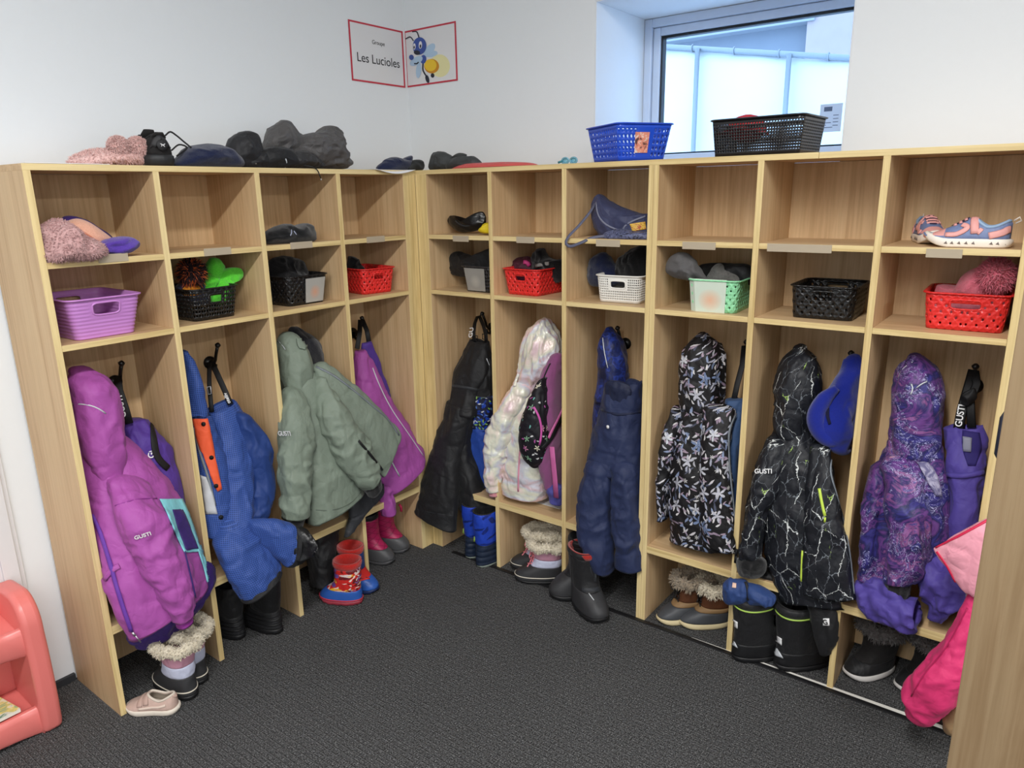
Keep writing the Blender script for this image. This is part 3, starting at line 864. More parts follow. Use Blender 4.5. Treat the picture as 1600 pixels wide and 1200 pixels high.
    # foot, rim, handle rim
    m = MB(); bt, _ = rrect(wB, dB, r*.8, 48); m.add([W3(q[0]*.99, q[1]*.99, .0008) for q in bt]+[W3(q[0]*.99, q[1]*.99, .003) for q in bt],
        [tuple(range(48))[::-1], tuple(range(48, 96))]+[(k, (k+1) % 48, 48+(k+1) % 48, 48+k) for k in range(48)])
    m.build('foot', mat, bo, smooth=False)
    m = MB(); rt, _ = rrect(w+.006, d+.006, r+.003, 72); m.tube([W3(q[0], q[1], h) for q in rt], [(.0026, .0042)]*72, 8, closed=True, flat=(0, 0, 1)); m.build('rim', rimmat or mat, bo)
    if hb:
        for cs in hz:
            m = MB(); P_ = []
            for t in np.linspace(0, 2*math.pi, 40, endpoint=False):
                a = math.copysign(abs(math.cos(t))**.45, math.cos(t))*(hb[0]+.002); b = math.copysign(abs(math.sin(t))**.45, math.sin(t))
                P_.append(pt((cs+a/per_f) % 1, (hb[1]+hb[2])/2+b*((hb[2]-hb[1])/2+.002/h), .0006))
            m.tube(P_, .0026, 8, closed=True); m.build('handle_rim', mat, bo)
    if tagcard:
        tw, th_, zc, cm, off = tagcard[:5]
        m = MB(); sx0 = off/per_f; n_ = 6
        for i in range(n_+1):
            for zz in (zc-th_/2, zc+th_/2): m.v.append(pt(sx0+(i/n_-.5)*tw/per_f, zz/h, .0035))
        for i in range(n_): m.f.append((2*i, 2*i+2, 2*i+3, 2*i+1)); m.uv.append([(i/n_, 0), ((i+1)/n_, 0), ((i+1)/n_, 1), (i/n_, 1)]); m.mi.append(0)
        m.build('photo_card', cm, bo, smooth=False, solid=.0008)
    return bo
def plastic(name, rgb, rough=.32, weave=False):
    g = NT(name); c = lin(rgb); n = None
    if weave:
        oc = g.coord(); w1 = g.node('ShaderNodeTexWave', bands_direction='DIAGONAL'); g.put(w1.inputs['Vector'], oc); w1.inputs['Scale'].default_value = 34
        w2 = g.node('ShaderNodeTexWave', bands_direction='DIAGONAL'); g.put(w2.inputs['Vector'], g.mapping(oc, (-1, -1, 1))); w2.inputs['Scale'].default_value = 34
        n = g.bump(g.math('MAXIMUM', w1.outputs['Fac'], w2.outputs['Fac']), .55, .003)
    return g.out(c, rough, n, spec=.5)
def cardmat(name, bg, blob_, cxy=(.5, .42), rad=.3):
    """a soft out-of-focus portrait print: one warm patch on a plain ground"""
    g = NT(name); uv = g.coord('UV'); d = g.node('ShaderNodeVectorMath', operation='DISTANCE'); g.put(d.inputs[0], uv); d.inputs[1].default_value = (*cxy, 0)
    f = g.math('SUBTRACT', 1.0, g.math('DIVIDE', d.outputs['Value'], rad), clamp=True)
    return g.out(g.mix(g.math('POWER', f, .8), lin(bg), lin(blob_)), .45)
PURP, BLKP, REDP, WHTP, MINT, BLUP = plastic('purple_plastic', (196, 134, 204), .38), plastic('black_plastic', (26, 26, 27), .3, True), plastic('red_plastic', (226, 48, 46), .32, True), plastic('white_plastic', (236, 234, 226), .35), plastic('mint_plastic', (150, 224, 172), .35, True), plastic('blue_plastic', (34, 80, 206), .25)
GREYP = plastic('charcoal_plastic', (52, 51, 52), .38, True); BLKS = plastic('black_slot_plastic', (24, 24, 26), .28)
def rot_of(p, q): return math.atan2(q[1]-p[1], q[0]-p[0])
# left wall: fronts face +x, so the turn is near +90 degrees
basket('ribbed lilac plastic basket on the middle shelf of the leftmost bay', PURP, (-.034, -1.143), Z2, .185, .235, .104, math.radians(90), 'rib', .80, ribs=.0098, handle=(.036, .60, .87), r=.022, sides=True)
basket('black slotted basket overflowing with a neon green mitten', BLKP, (-.045, -.823), Z2, .155, .20, .092, math.radians(92), 'slot', .86, (.009, .0105), (.36, .30), handle=(.024, .55, .80))
basket('black woven basket with a blurred photo card holding a black hat', BLKP, (-.05, -.487), Z2, .165, .20, .095, math.radians(90), 'weave', .86, (.012, .012), .30, handle=(.024, .55, .80), tagcard=(.085, .080, .045, cardmat('card_a', (172, 170, 164), (206, 156, 128)), .03))
basket('small red woven basket on the left wall beside the corner', REDP, (-.048, -.172), Z2, .145, .19, .090, math.radians(82), 'weave', .86, (.0115, .0115), .24, handle=(.022, .55, .80))
# back wall: fronts face -y
basket('dark grey basket with a plain grey card in the first bay right of the corner', GREYP, (.262, .035), Z2, .145, .18, .092, math.radians(0), 'slot', .86, (.009, .0105), (.34, .3), handle=(.024, .55, .80), tagcard=(.10, .082, .045, cardmat('card_b', (150, 147, 140), (178, 172, 162)), -.01))
basket('red woven basket full of dark mittens in the second bay from the corner', REDP, (.448, .046), Z2, .155, .20, .090, math.radians(-2), 'weave', .86, (.0115, .0115), .24, handle=(.024, .55, .80))
basket('white perforated basket under the navy shoulder bag', WHTP, (.825, .054), Z2, .155, .17, .086, math.radians(4), 'slot', .90, (.0066, .0066), (.30, .30), handle=(.027, .56, .80))
basket('mint green woven basket holding a grey hood with a blurred card in front', MINT, (1.150, .03), Z2, .146, .18, .092, math.radians(4), 'weave', .90, (.0115, .0115), .24, handle=(.024, .55, .80), tagcard=(.120, .098, .047, cardmat('card_c', (206, 218, 202), (226, 178, 146), (.58, .38), .34), -.018))
basket('empty black woven basket in the second bay from the right', BLKP, (1.443, .064), Z2, .165, .19, .088, math.radians(2), 'weave', .92, (.0115, .0115), .26, handle=(.030, .58, .84))
basket('bright red woven basket holding a pink pom-pom hat at the far right', REDP, (1.774, .068), Z2, .178, .19, .090, math.radians(2), 'weave', .90, (.0115, .0115), .24, handle=(.034, .60, .82))
# on top
CARDB = multi('basket_picture', [(.36, (90, 60, 60)), (.43, (222, 142, 120)), (.56, (228, 150, 126)), (.62, (240, 226, 214)), (.70, (60, 50, 56))], 60, .4, None, .8)
bb = basket('translucent blue basket with round holes standing on the locker top', BLUP, (.890, .066), H, .186, .215, .105, math.radians(57), 'round', .82, (.0135, .0165), .34, sides='card', r=.016, tagcard=(.052, .058, .052, CARDB, -.012))
bk = basket('large black basket holding a red cap on the locker top by the window', BLKS, (1.246, .024), H, .250, .19, .095, math.radians(-2), 'slot', .92, (.0072, .0072), (.33, .27), r=.014)
# ------------------------------------------------------------------ garments
def leafmask(g, uv, scale, L_, W_, chance, seed):
    """scattered, randomly turned pointed leaves; returns mask and a random colour per leaf"""
    v = g.node('ShaderNodeTexVoronoi', voronoi_dimensions='2D'); sh = g.mapping(uv, (1, 1, 1), (0, 0, 0), (seed*.37, seed*.61, 0))
    g.put(v.inputs['Vector'], sh); v.inputs['Scale'].default_value = scale
    d = g.node('ShaderNodeVectorMath', operation='SUBTRACT'); g.put(d.inputs[0], sh); g.put(d.inputs[1], v.outputs['Position'])
    sep = g.node('ShaderNodeSeparateColor'); g.put(sep.inputs[0], v.outputs['Color'])
    r = g.node('ShaderNodeVectorRotate', rotation_type='Z_AXIS'); g.put(r.inputs['Vector'], d.outputs[0]); g.put(r.inputs['Angle'], g.math('MULTIPLY', sep.outputs[0], 6.283))
    xy = g.node('ShaderNodeSeparateXYZ'); g.put(xy.inputs[0], r.outputs[0])
    x = g.math('DIVIDE', xy.outputs[0], L_)
    w = g.math('MULTIPLY', g.math('SUBTRACT', 1.0, g.math('MULTIPLY', x, x)), W_)
    yb = g.math('ADD', xy.outputs[1], g.math('MULTIPLY', g.math('MULTIPLY', x, x), W_*.6))
    inside = g.math('LESS_THAN', g.math('ABSOLUTE', yb), w)
    m = g.math('MULTIPLY', inside, g.math('LESS_THAN', sep.outputs[1], chance))
    return m, sep.outputs[2], sep.outputs[0]
def flowermask(g, uv, scale, R_, chance, seed, k=5):
    v = g.node('ShaderNodeTexVoronoi', voronoi_dimensions='2D'); sh = g.mapping(uv, (1, 1, 1), (0, 0, 0), (seed*.37, seed*.61, 0))
    g.put(v.inputs['Vector'], sh); v.inputs['Scale'].default_value = scale
    d = g.node('ShaderNodeVectorMath', operation='SUBTRACT'); g.put(d.inputs[0], sh); g.put(d.inputs[1], v.outputs['Position'])
    xy = g.node('ShaderNodeSeparateXYZ'); g.put(xy.inputs[0], d.outputs[0])
    sep = g.node('ShaderNodeSeparateColor'); g.put(sep.inputs[0], v.outputs['Color'])
    th = g.math('ADD', g.math('ARCTAN2', xy.outputs[1], xy.outputs[0]), g.math('MULTIPLY', sep.outputs[0], 6.28))
    ln = g.node('ShaderNodeVectorMath', operation='LENGTH'); g.put(ln.inputs[0], d.outputs[0])
    rad = g.math('MULTIPLY', g.math('ADD', .58, g.math('MULTIPLY', g.math('COSINE', g.math('MULTIPLY', th, k)), .42)), R_)
    return g.math('MULTIPLY', g.math('LESS_THAN', ln.outputs['Value'], rad), g.math('LESS_THAN', sep.outputs[1], chance)), sep.outputs[2]
def printed(name, ground, layers, rough=.55, crease=.5):
    g = NT(name); uv = g.coord('UV'); oc = g.coord(); col = lin(ground)
    uvd = g.node('ShaderNodeVectorMath', operation='ADD'); g.put(uvd.inputs[0], uv)
    sc = g.node('ShaderNodeVectorMath', operation='SCALE'); g.put(sc.inputs[0], g.noise(oc, 60, 2, out=1)); sc.inputs['Scale'].default_value = .006; g.put(uvd.inputs[1], sc.outputs[0])
    for i, (kind, scale, a, b, chance, cols) in enumerate(layers):
        if kind == 'leaf': m, rc, _ = leafmask(g, uvd.outputs[0], scale, a, b, chance, i+1)
        else: m, rc = flowermask(g, uvd.outputs[0], scale, a, chance, i+1, b)
        n = len(cols); c = g.ramp(rc, [(k/n, lin(cc)) for k, cc in enumerate(cols)], 'CONSTANT')
        c = g.mix(g.math('MULTIPLY', g.noise(oc, 150, 2), .5), c, lin(ground))
        col = g.mix(m, col, c)
    n = g.bump(folds(g, oc), crease*.6, .012)
    return g.out(col, rough, n, spec=.35)
FLORAL = printed('floral_print', (24, 23, 25), [('leaf', 34, .018, .0034, .42, [(120, 134, 164), (88, 92, 112), (160, 140, 160)]), ('leaf', 44, .014, .0033, .50, [(226, 222, 226), (186, 188, 206), (150, 165, 200)]),
                 ('leaf', 52, .011, .0028, .45, [(236, 232, 232), (180, 160, 176), (205, 205, 214)]), ('flower', 16, .021, 5, .42, [(222, 224, 232), (130, 150, 190), (206, 206, 216)]), ('flower', 22, .008, 6, .4, [(240, 238, 236), (160, 170, 200)])])
SHARD = printed('shard_print', (16, 22, 52), [('leaf', 60, .011, .004, .7, [(26, 58, 150), (20, 70, 190)]), ('leaf', 75, .008, .0026, .6, [(220, 226, 236), (150, 200, 80), (90, 130, 210)])])
CONFET = printed('confetti_print', (24, 22, 28), [('flower', 27, .012, 5, .42, [(226, 150, 186), (150, 196, 160), (238, 230, 206)]), ('leaf', 60, .007, .0026, .22, [(190, 90, 170), (220, 220, 220), (120, 190, 180)])])
def lightning():
    g = NT('lightning_print'); uv = g.coord('UV'); oc = g.coord()
    def veins(scale, w, seed, thr):
        nz = g.noise(g.mapping(uv, (1, 1, 1), (0, 0, 0), (seed, 0, 0)), 55, 3, .7, out=1)
        sc = g.node('ShaderNodeVectorMath', operation='SCALE'); g.put(sc.inputs[0], nz); sc.inputs['Scale'].default_value = .026
        ad = g.node('ShaderNodeVectorMath', operation='ADD'); g.put(ad.inputs[0], g.mapping(uv, (1.5, .8, 1), (0, 0, .5), (seed, seed, 0))); g.put(ad.inputs[1], sc.outputs[0])
        v = g.node('ShaderNodeTexVoronoi', feature='DISTANCE_TO_EDGE', voronoi_dimensions='2D'); g.put(v.inputs['Vector'], ad.outputs[0]); v.inputs['Scale'].default_value = scale
        msk = g.noise(g.mapping(uv, (1, 1, 1), (0, 0, 0), (seed*3, 1, 0)), 18, 3, .6)
        ww = g.math('MULTIPLY', g.math('SUBTRACT', msk, thr), w*6)
        return g.math('LESS_THAN', v.outputs['Distance'], ww)
    col = lin((25, 27, 33))
    col = g.mix(veins(19, .013, 3.1, .36), col, lin((112, 118, 124)))
    col = g.mix(veins(9, .014, 7.7, .44), col, lin((214, 218, 216)))
    col = g.mix(veins(7, .011, 13.3, .57), col, lin((170, 206, 96)))
    return g.out(col, .5, g.bump(folds(g, oc), .3, .012), spec=.35)
LIGHT = lightning()
GALAXY = multi('galaxy_print', [(.30, (28, 30, 76)), (.40, (58, 52, 128)), (.46, (30, 32, 80)), (.52, (104, 60, 130)), (.57, (38, 38, 96)), (.62, (140, 82, 138)), (.66, (58, 58, 130)), (.72, (200, 142, 158)), (.80, (110, 120, 186))], 12, .5, ((186, 186, 226), 30, .009, .50), 1.0)
CAMO = multi('blue_camo', [(.36, (18, 22, 52)), (.46, (26, 40, 98)), (.50, (24, 30, 70)), (.56, (36, 58, 142)), (.64, (26, 34, 84))], 22, .5, None, .6, 2)
IRID = NT('iridescent_puffer')
_oc = IRID.coord(); _lw = IRID.node('ShaderNodeLayerWeight'); _lw.inputs[0].default_value = .5
_f = IRID.math('ADD', IRID.noise(_oc, 7, 2, .5, .8), IRID.math('MULTIPLY', _lw.outputs['Facing'], .35))
_c = IRID.ramp(_f, [(.36, lin((224, 196, 200))), (.46, lin((236, 220, 208))), (.56, lin((228, 228, 208))), (.66, lin((214, 216, 226))), (.76, lin((236, 204, 208))), (.90, lin((244, 226, 206)))])
IRID = IRID.out(_c, .36, IRID.bump(folds(IRID, _oc), .35, .012), metal=.08, spec=.5, coat=.2)

MAG = cloth('magenta_shell', (166, 80, 160)); PURPLE = cloth('purple_shell', (80, 52, 142)); DPURP = cloth('dark_purple_shell', (60, 38, 110)); VIOLET = cloth('violet_shell', (84, 70, 154), weave=900)
BLUE = cloth('blue_shell', (34, 61, 122), rip=.006); BLUE2 = cloth('blue_plain_shell', (30, 57, 118)); SAGE = cloth('sage_shell', (124, 136, 122)); BLACKC = cloth('black_shell', (27, 27, 29), .6); DARKC = cloth('charcoal_shell', (46, 48, 52), .6)
NAVY = cloth('navy_shell', (34, 44, 78)); ORANGE = cloth('orange_lining', (232, 92, 52)); CYAN = cloth('cyan_panel', (140, 216, 226)); HOT = cloth('hot_pink_shell', (212, 50, 108)); LPINK = printed('pale_pink_print', (236, 160, 176), [('flower', 24, .010, 6, .5, [(220, 136, 160), (210, 126, 150)])]); ROYAL = fuzzy('royal_fleece', (28, 42, 140), None, 320, .5, .35)
SILVER = plain('reflective_piping', (196, 200, 204), .35, .6); WEBB = plain('black_webbing', (20, 20, 22), .6, noise=(600, .3, .4)); WEBT = plain('white_lettering', (232, 232, 232), .5)
ZIPB = plain('black_zip', (18, 18, 20), .4, noise=(900, .3, .8)); ZIPP = plain('purple_zip', (116, 64, 176), .4, noise=(900, .5, .8)); ZIPL = plain('lime_zip', (196, 222, 84), .4); ZIPM = plain('metal_zip', (150, 158, 166), .35, .5, .6, noise=(900, .5, .8)); METAL = plain('metal_pull', (190, 190, 194), .3, .5, .9)
LINING = plain('white_lining', (204, 206, 210), .6, noise=(50, .4, .8)); RIB = fuzzy('rib_cuff', (22, 22, 24), (8, 8, 9), 300, .6)
DENIM = cloth('denim_blue', (58, 84, 124))
def base(side, u, v, d, z=None):
    q = P(side, u, v, d)
    return (q[0], q[1], q[2] if z is None else z)
def webbing(name, pts3, w, parent, body=None, nrm=(1, 0, 0)):
    m = MB(); m.tube(pts3, [(.0012, w)]*len(pts3), 8, flat=nrm); return m.build(name, WEBB, parent)

# ---- bay 1 left: magenta jacket over dark purple snow pants
pt = thing('snow_pants', 'dark purple snow pants hanging by lettered black straps in the leftmost bay', 'snow pants', base('L', 230, 660, -.13), 'snow pants on hooks')
pb = loft('bib', 'L', [(188, 655, 232, 655, -.15, .03), (190, 685, 262, 690, -.13, .05), (196, 730, 280, 742, -.12, .06), (200, 780, 290, 790, -.10, .06)], PURPLE, pt, lap='L1', cap0='flat', cap1='flat')
lg = loft('leg', 'L', [(205, 850, 318, 840, -.08, .06), (200, 900, 338, 880, -.03, .05), (196, 950, 342, 905, -.005, .05), (202, 985, 338, 925, .005, .05), (215, 1000, 300, 968, .0, .04)], DPURP, pt, lap='L1', cap0='flat', cap1='round', wr=(.012, (14, 14, 6), 5))
hk = lambda k, side='L': None
s1 = [P('L', 184, 588, -.18), P('L', 186, 610, -.15), P('L', 196, 640, -.125), P('L', 202, 662, -.115)]
m = MB(); m.tube(s1, [(.0014, .011)]*4, 8, flat=(.8, -.6, 0)); sp1 = m.build('shoulder_strap', WEBB, pt)
logo('strap_lettering', sp1, 'GUSTI', (198, 652), (189, 607), WEBT, sp1, 9)
sp2 = strip('shoulder_strap', pb, [(236, 664), (240, 690), (245, 715), (262, 732)], .010, WEBB, pt, off=.003, thick=.002)
if sp2: logo('strap_lettering', [sp2, pb], 'GUSTI', (240, 716), (236, 668), WEBT, sp2, 9)
jk = thing('jacket', 'magenta hooded winter jacket with cyan side stripe in the leftmost bay', 'jacket', base('L', 220, 700, -.10), 'winter jackets')
jt = loft('torso', 'L', [(118, 700, 205, 690, -.10, .05), (128, 735, 255, 742, -.085, .07), (140, 790, 288, 795, -.05, .08), (152, 850, 314, 850, -.01, .08), (170, 920, 328, 892, .025, .07), (200, 986, 328, 922, .045, .055)], MAG, jk, lap='L1', cap0='round', cap1='open', wr=(.008, (13, 13, 7), 2))
hd = loft('hood', 'L', [(108, 584, 150, 582, -.11, .03), (104, 597, 172, 596, -.10, .055), (106, 620, 184, 618, -.095, .07), (112, 660, 192, 655, -.09, .07), (122, 705, 196, 700, -.085, .07), (138, 748, 192, 742, -.075, .05)], MAG, jk, lap='L1', cap0='round', cap1='round', wr=(.007, (15, 15, 9), 3))
sl = loft('sleeve', 'L', [(168, 752, 236, 762, -.01, .04), (180, 800, 258, 800, .045, .055), (200, 850, 280, 850, .07, .058), (226, 905, 300, 895, .085, .058), (250, 948, 303, 935, .095, .052), (270, 972, 300, 958, .10, .035)], MAG, jk, wr=(.010, (14, 14, 15), 4), cap0='round', cap1='open')
loft('cuff', 'L', [(272, 968, 299, 955, .10, .028), (276, 981, 302, 968, .102, .026)], cloth('magenta_dark', (140, 50, 140)), jk, cap0='flat', cap1='open', wr=None)
patch('side_panel', [jt, sl], ([(248, 780), (262, 808), (276, 842), (287, 864)], [(287, 780), (298, 805), (308, 835), (315, 862)]), CYAN, jk, n=26, n2=12, off=.0035)
patch('side_stripe', [jt, sl], ([(307, 858), (316, 886), (322, 910)], [(315, 860), (323, 886), (328, 906)]), CYAN, jk, n=14, n2=5, off=.0038)
patch('side_inset', [jt, sl], ([(267, 797), (277, 830), (289, 861)], [(283, 797), (295, 826), (307, 858)]), DPURP, jk, n=20, n2=8, off=.006)
strip('side_edge', [jt, sl], [(287, 862), (294, 890), (300, 915), (304, 934)], .003, DPURP, jk, off=.003)
strip('zip', [jt], [(146, 804), (158, 832), (170, 870), (180, 905), (192, 945), (206, 985)], .006, ZIPP, jk, off=.003)
strip('piping', [hd], [(113, 631), (135, 632), (152, 637), (165, 646)], .0018, SILVER, jk)
m = MB(); q = P('L', 207, 988, .085); m.tube([q, q+np.array([.004, .004, -.012])], .0035, 8); m.tube([q+np.array([.004, .004, -.010]), q+np.array([.01, .012, -.034])], .002, 6); m.build('zip_pull', METAL, jk)
logo('chest_mark', [sl, jt], 'GUSTI', (211, 842), (231, 836), WEBT, jk, 7)
strip('pocket_flap', [jt], [(165, 905), (175, 890), (187, 884)], .008, MAG, jk, off=.002, thick=.004)
strip('seam', [jt, sl], [(180, 790), (215, 780), (245, 779)], .0016, cloth('magenta_dark', (140, 50, 140)), jk)

# ---- bay 2 left: blue jacket and blue ripstop snow pants
bj = thing('jacket', 'blue winter jacket with orange placket hanging behind the first divider', 'jacket', base('L', 320, 650, -.12), 'winter jackets')
loft('hood', 'L', [(282, 550, 291, 549, -.10, .02), (280, 570, 306, 572, -.095, .045), (280, 605, 318, 606, -.09, .055), (285, 650, 322, 648, -.085, .05)], BLUE, bj, lap='L2', cap0='round', cap1='flat')
bt = loft('torso', 'L', [(292, 645, 328, 650, -.085, .045), (298, 700, 352, 705, -.07, .05), (308, 760, 362, 765, -.05, .05), (318, 838, 356, 838, -.03, .045)], BLUE, bj, lap='L2', cap0='flat', cap1='open')
patch('placket', bt, ([(302, 654), (310, 690), (326, 735), (340, 768)], [(324, 654), (331, 690), (340, 735), (346, 764)]), ORANGE, bj, n=18, n2=6, off=.004, solid=.004)
for q in ((320, 662), (330, 714), (338, 758)):
    a, n_ = on(bt, *q)
    if a is not None: m = MB(); m.tube([a+n_*.003, a+n_*.009], .0065, 12); m.build('snap', ZIPB, bj)
patch('lining', bt, ([(314, 742), (318, 775), (322, 803)], [(322, 745), (333, 775), (340, 803)]), LINING, bj, n=10, n2=5, off=.003)
strip('zip', bt, [(303, 668), (312, 705), (325, 745), (336, 790)], .004, ZIPM, bj)
rs_ = loft('sleeve', 'L', [(362, 650, 396, 655, -.06, .04), (372, 690, 420, 690, -.045, .05), (380, 735, 427, 735, -.035, .05), (378, 785, 424, 790, -.02, .05), (362, 825, 400, 832, -.01, .045)], BLUE2, bj, lap='L2', cap0='round', cap1='open', wr=(.010, (14, 14, 13), 8))
sn = thing('snow_pants', 'blue ripstop snow pants with one wide black cuff sticking out of the second bay', 'snow pants', base('L', 350, 700, -.10), 'snow pants on hooks')
bib = loft('bib', 'L', [(322, 642, 366, 626, -.10, .03), (326, 670, 384, 660, -.085, .045), (334, 720, 392, 715, -.06, .055), (340, 780, 395, 775, -.035, .06), (335, 832, 395, 820, -.01, .06)], BLUE, sn, lap='L2', cap0='open', cap1='flat', wr=(.009, (14, 14, 7), 9))
l1 = loft('leg', 'L', [(336, 822, 392, 806, .0, .045), (336, 850, 410, 835, .03, .055), (350, 890, 430, 868, .06, .055), (376, 930, 440, 894, .085, .045)], BLUE, sn, cap0='round', cap1='open', wr=(.007, (14, 14, 9), 10))
loft('hem', 'L', [(373, 924, 438, 888, .080, .047), (377, 934, 441, 897, .089, .047)], BLACKC, sn, cap0='flat', cap1='flat', wr=None)
l2 = loft('leg', 'L', [(372, 812, 384, 842, .01, .035), (395, 812, 404, 852, .05, .04), (425, 812, 424, 866, .09, .045), (446, 818, 440, 878, .115, .045), (458, 822, 447, 882, .125, .045)], BLUE, sn, cap0='round', cap1='open', wr=(.007, (14, 14, 9), 11))
gt = loft('gaiter', 'L', [(452, 824, 444, 880, .118, .040), (470, 826, 462, 880, .15, .042), (482, 832, 474, 872, .17, .042), (487, 842, 480, 866, .185, .04)], plain('black_gaiter', (20, 20, 22), .32, noise=(60, .3, 1.0)), sn, cap0='flat', cap1='open', wr=(.006, (40, 40, 14), 12), inset=.05)
loft('hem', 'L', [(455, 820, 446, 884, .122, .047), (461, 822, 453, 884, .132, .048)], BLACKC, sn, cap0='flat', cap1='flat', wr=None)
q0 = P('L', 328, 558, -.20)
webbing('shoulder_strap', [P('L', 327, 566, -.195), P('L', 327, 600, -.15), P('L', 329, 625, -.115), P('L', 331, 644, -.10)], .007, sn, nrm=(.8, -.6, 0))
ws = [P('L', 331, 566, -.195), P('L', 342, 590, -.15), P('L', 352, 612, -.12), P('L', 360, 632, -.095)]
m = MB(); m.tube(ws, [(.0013, .009)]*4, 8, flat=(.8, -.6, 0)); ww = m.build('shoulder_strap', WEBB, sn)
logo('strap_lettering', ww, 'otelliv', (361, 630), (347, 597), WEBT, ww, 5)
for q in ((345, 808), (345, 832)):
    a, n_ = on([bt, bib], *q)
    if a is not None: m = MB(); m.tube([a, a+n_*.004], .007, 12); m.build('snap', ZIPB, sn)
m = MB(); q = P('L', 327, 610, -.12); m.tube([q+np.array([0, -.006, .012]), q+np.array([0, .006, .012]), q+np.array([0, .006, -.012]), q+np.array([0, -.006, -.012])], .002, 6, closed=True); m.build('strap_buckle', METAL, sn)

# ---- bay 3 left: sage jacket, fleece behind, dark pants below
fl = thing('jacket', 'dark fleece hood and jacket hanging behind the grey green jacket', 'jacket', base('L', 480, 540, -.17), 'winter jackets')
loft('hood', 'L', [(452, 520, 470, 514, -.19, .02), (450, 530, 490, 528, -.18, .04), (450, 550, 503, 548, -.17, .045), (455, 600, 505, 600, -.16, .04), (470, 660, 505, 660, -.15, .03)], fuzzy('dark_fleece', (38, 40, 48), (16, 17, 20), 300, .6), fl, lap='L3', cap0='round', cap1='flat')
dp = thing('snow_pants', 'black snow pants hanging under the grey green jacket above the red boot', 'snow pants', base('L', 510, 820, -.10), 'snow pants on hooks')
loft('leg', 'L', [(470, 770, 530, 770, -.10, .05), (476, 830, 530, 830, -.09, .055), (482, 880, 522, 880, -.07, .05), (484, 915, 515, 915, -.06, .045)], BLACKC, dp, lap='L3', cap0='flat', cap1='open')
loft('leg', 'L', [(545, 760, 600, 765, .01, .02), (545, 790, 598, 782, .015, .022), (543, 815, 575, 805, .02, .02), (538, 838, 552, 832, .022, .014)], DARKC, dp, cap0='flat', cap1='flat', wr=(.004, (14, 14, 6), 6))
sj = thing('jacket', 'grey green winter jacket with its front flap spread open across the third bay', 'jacket', base('L', 490, 600, -.05), 'winter jackets')
ht = loft('hood', 'L', [(436, 532, 470, 530, -.08, .035), (432, 545, 481, 543, -.075, .055), (433, 572, 487, 570, -.07, .06), (438, 606, 486, 604, -.065, .055), (450, 625, 484, 622, -.06, .04)], SAGE, sj, lap='L3', cap0='round', cap1='round', wr=(.006, (16, 16, 9), 7))
st_ = loft('torso', 'L', [(446, 600, 502, 592, -.055, .05), (450, 650, 525, 650, -.035, .065), (462, 700, 545, 700, -.01, .07), (474, 755, 560, 745, .015, .065), (482, 808, 568, 778, .03, .055)], SAGE, sj, lap='L3', cap0='round', cap1='open', wr=(.008, (14, 14, 7), 13))
ls = loft('sleeve', 'L', [(440, 615, 474, 618, -.02, .035), (437, 660, 490, 665, .015, .05), (436, 720, 490, 720, .03, .052), (437, 770, 487, 765, .04, .05), (440, 808, 482, 808, .045, .045)], SAGE, sj, cap0='round', cap1='open', wr=(.009, (14, 14, 13), 14))
loft('cuff', 'L', [(444, 806, 477, 806, .045, .036), (446, 826, 472, 824, .045, .030)], RIB, sj, cap0='flat', cap1='open', wr=(.003, (60, 60, 6), 3))
fp = loft('front_panel', 'L', [(488, 578, 510, 568, -.03, .020), (505, 612, 545, 596, .01, .022), (530, 650, 580, 630, .04, .022), (560, 690, 610, 662, .065, .022), (582, 722, 626, 686, .075, .022), (598, 742, 612, 712, .08, .018)], SAGE, sj, cap0='round', cap1='round', wr=(.005, (12, 12, 8), 15))
rs2 = loft('sleeve', 'L', [(486, 604, 506, 590, -.01, .035), (494, 650, 534, 628, .04, .045), (515, 700, 562, 672, .075, .048), (545, 742, 586, 706, .10, .045), (566, 764, 594, 742, .112, .038)], SAGE, sj, cap0='round', cap1='open', wr=(.009, (15, 15, 14), 16))
loft('cuff', 'L', [(566, 764, 594, 744, .112, .030), (576, 776, 597, 760, .118, .026)], RIB, sj, cap0='flat', cap1='open', wr=(.003, (60, 60, 6), 4))
strip('zip', [fp], [(494, 573), (520, 586), (555, 612), (585, 637), (606, 655), (623, 680)], .004, ZIPM, sj)
strip('pocket_zip', [rs2, fp, st_], [(560, 689), (578, 710), (597, 734)], .005, ZIPB, sj)
strip('piping', ht, [(434, 532), (441, 538), (446, 546)], .0016, SILVER, sj)
patch('hood_tab', ht, ([(462, 529), (464, 540), (468, 546)], [(474, 531), (478, 540), (476, 547)]), SAGE, sj, n=8, n2=5, off=.005, solid=.005)
logo('sleeve_mark', [ls, st_], 'GUSTI', (437, 680), (450, 680), WEBT, sj, 5)
strip('hem_seam', st_, [(486, 796), (520, 797), (548, 786), (564, 768)], .0018, cloth('sage_dark', (98, 108, 96)), sj)

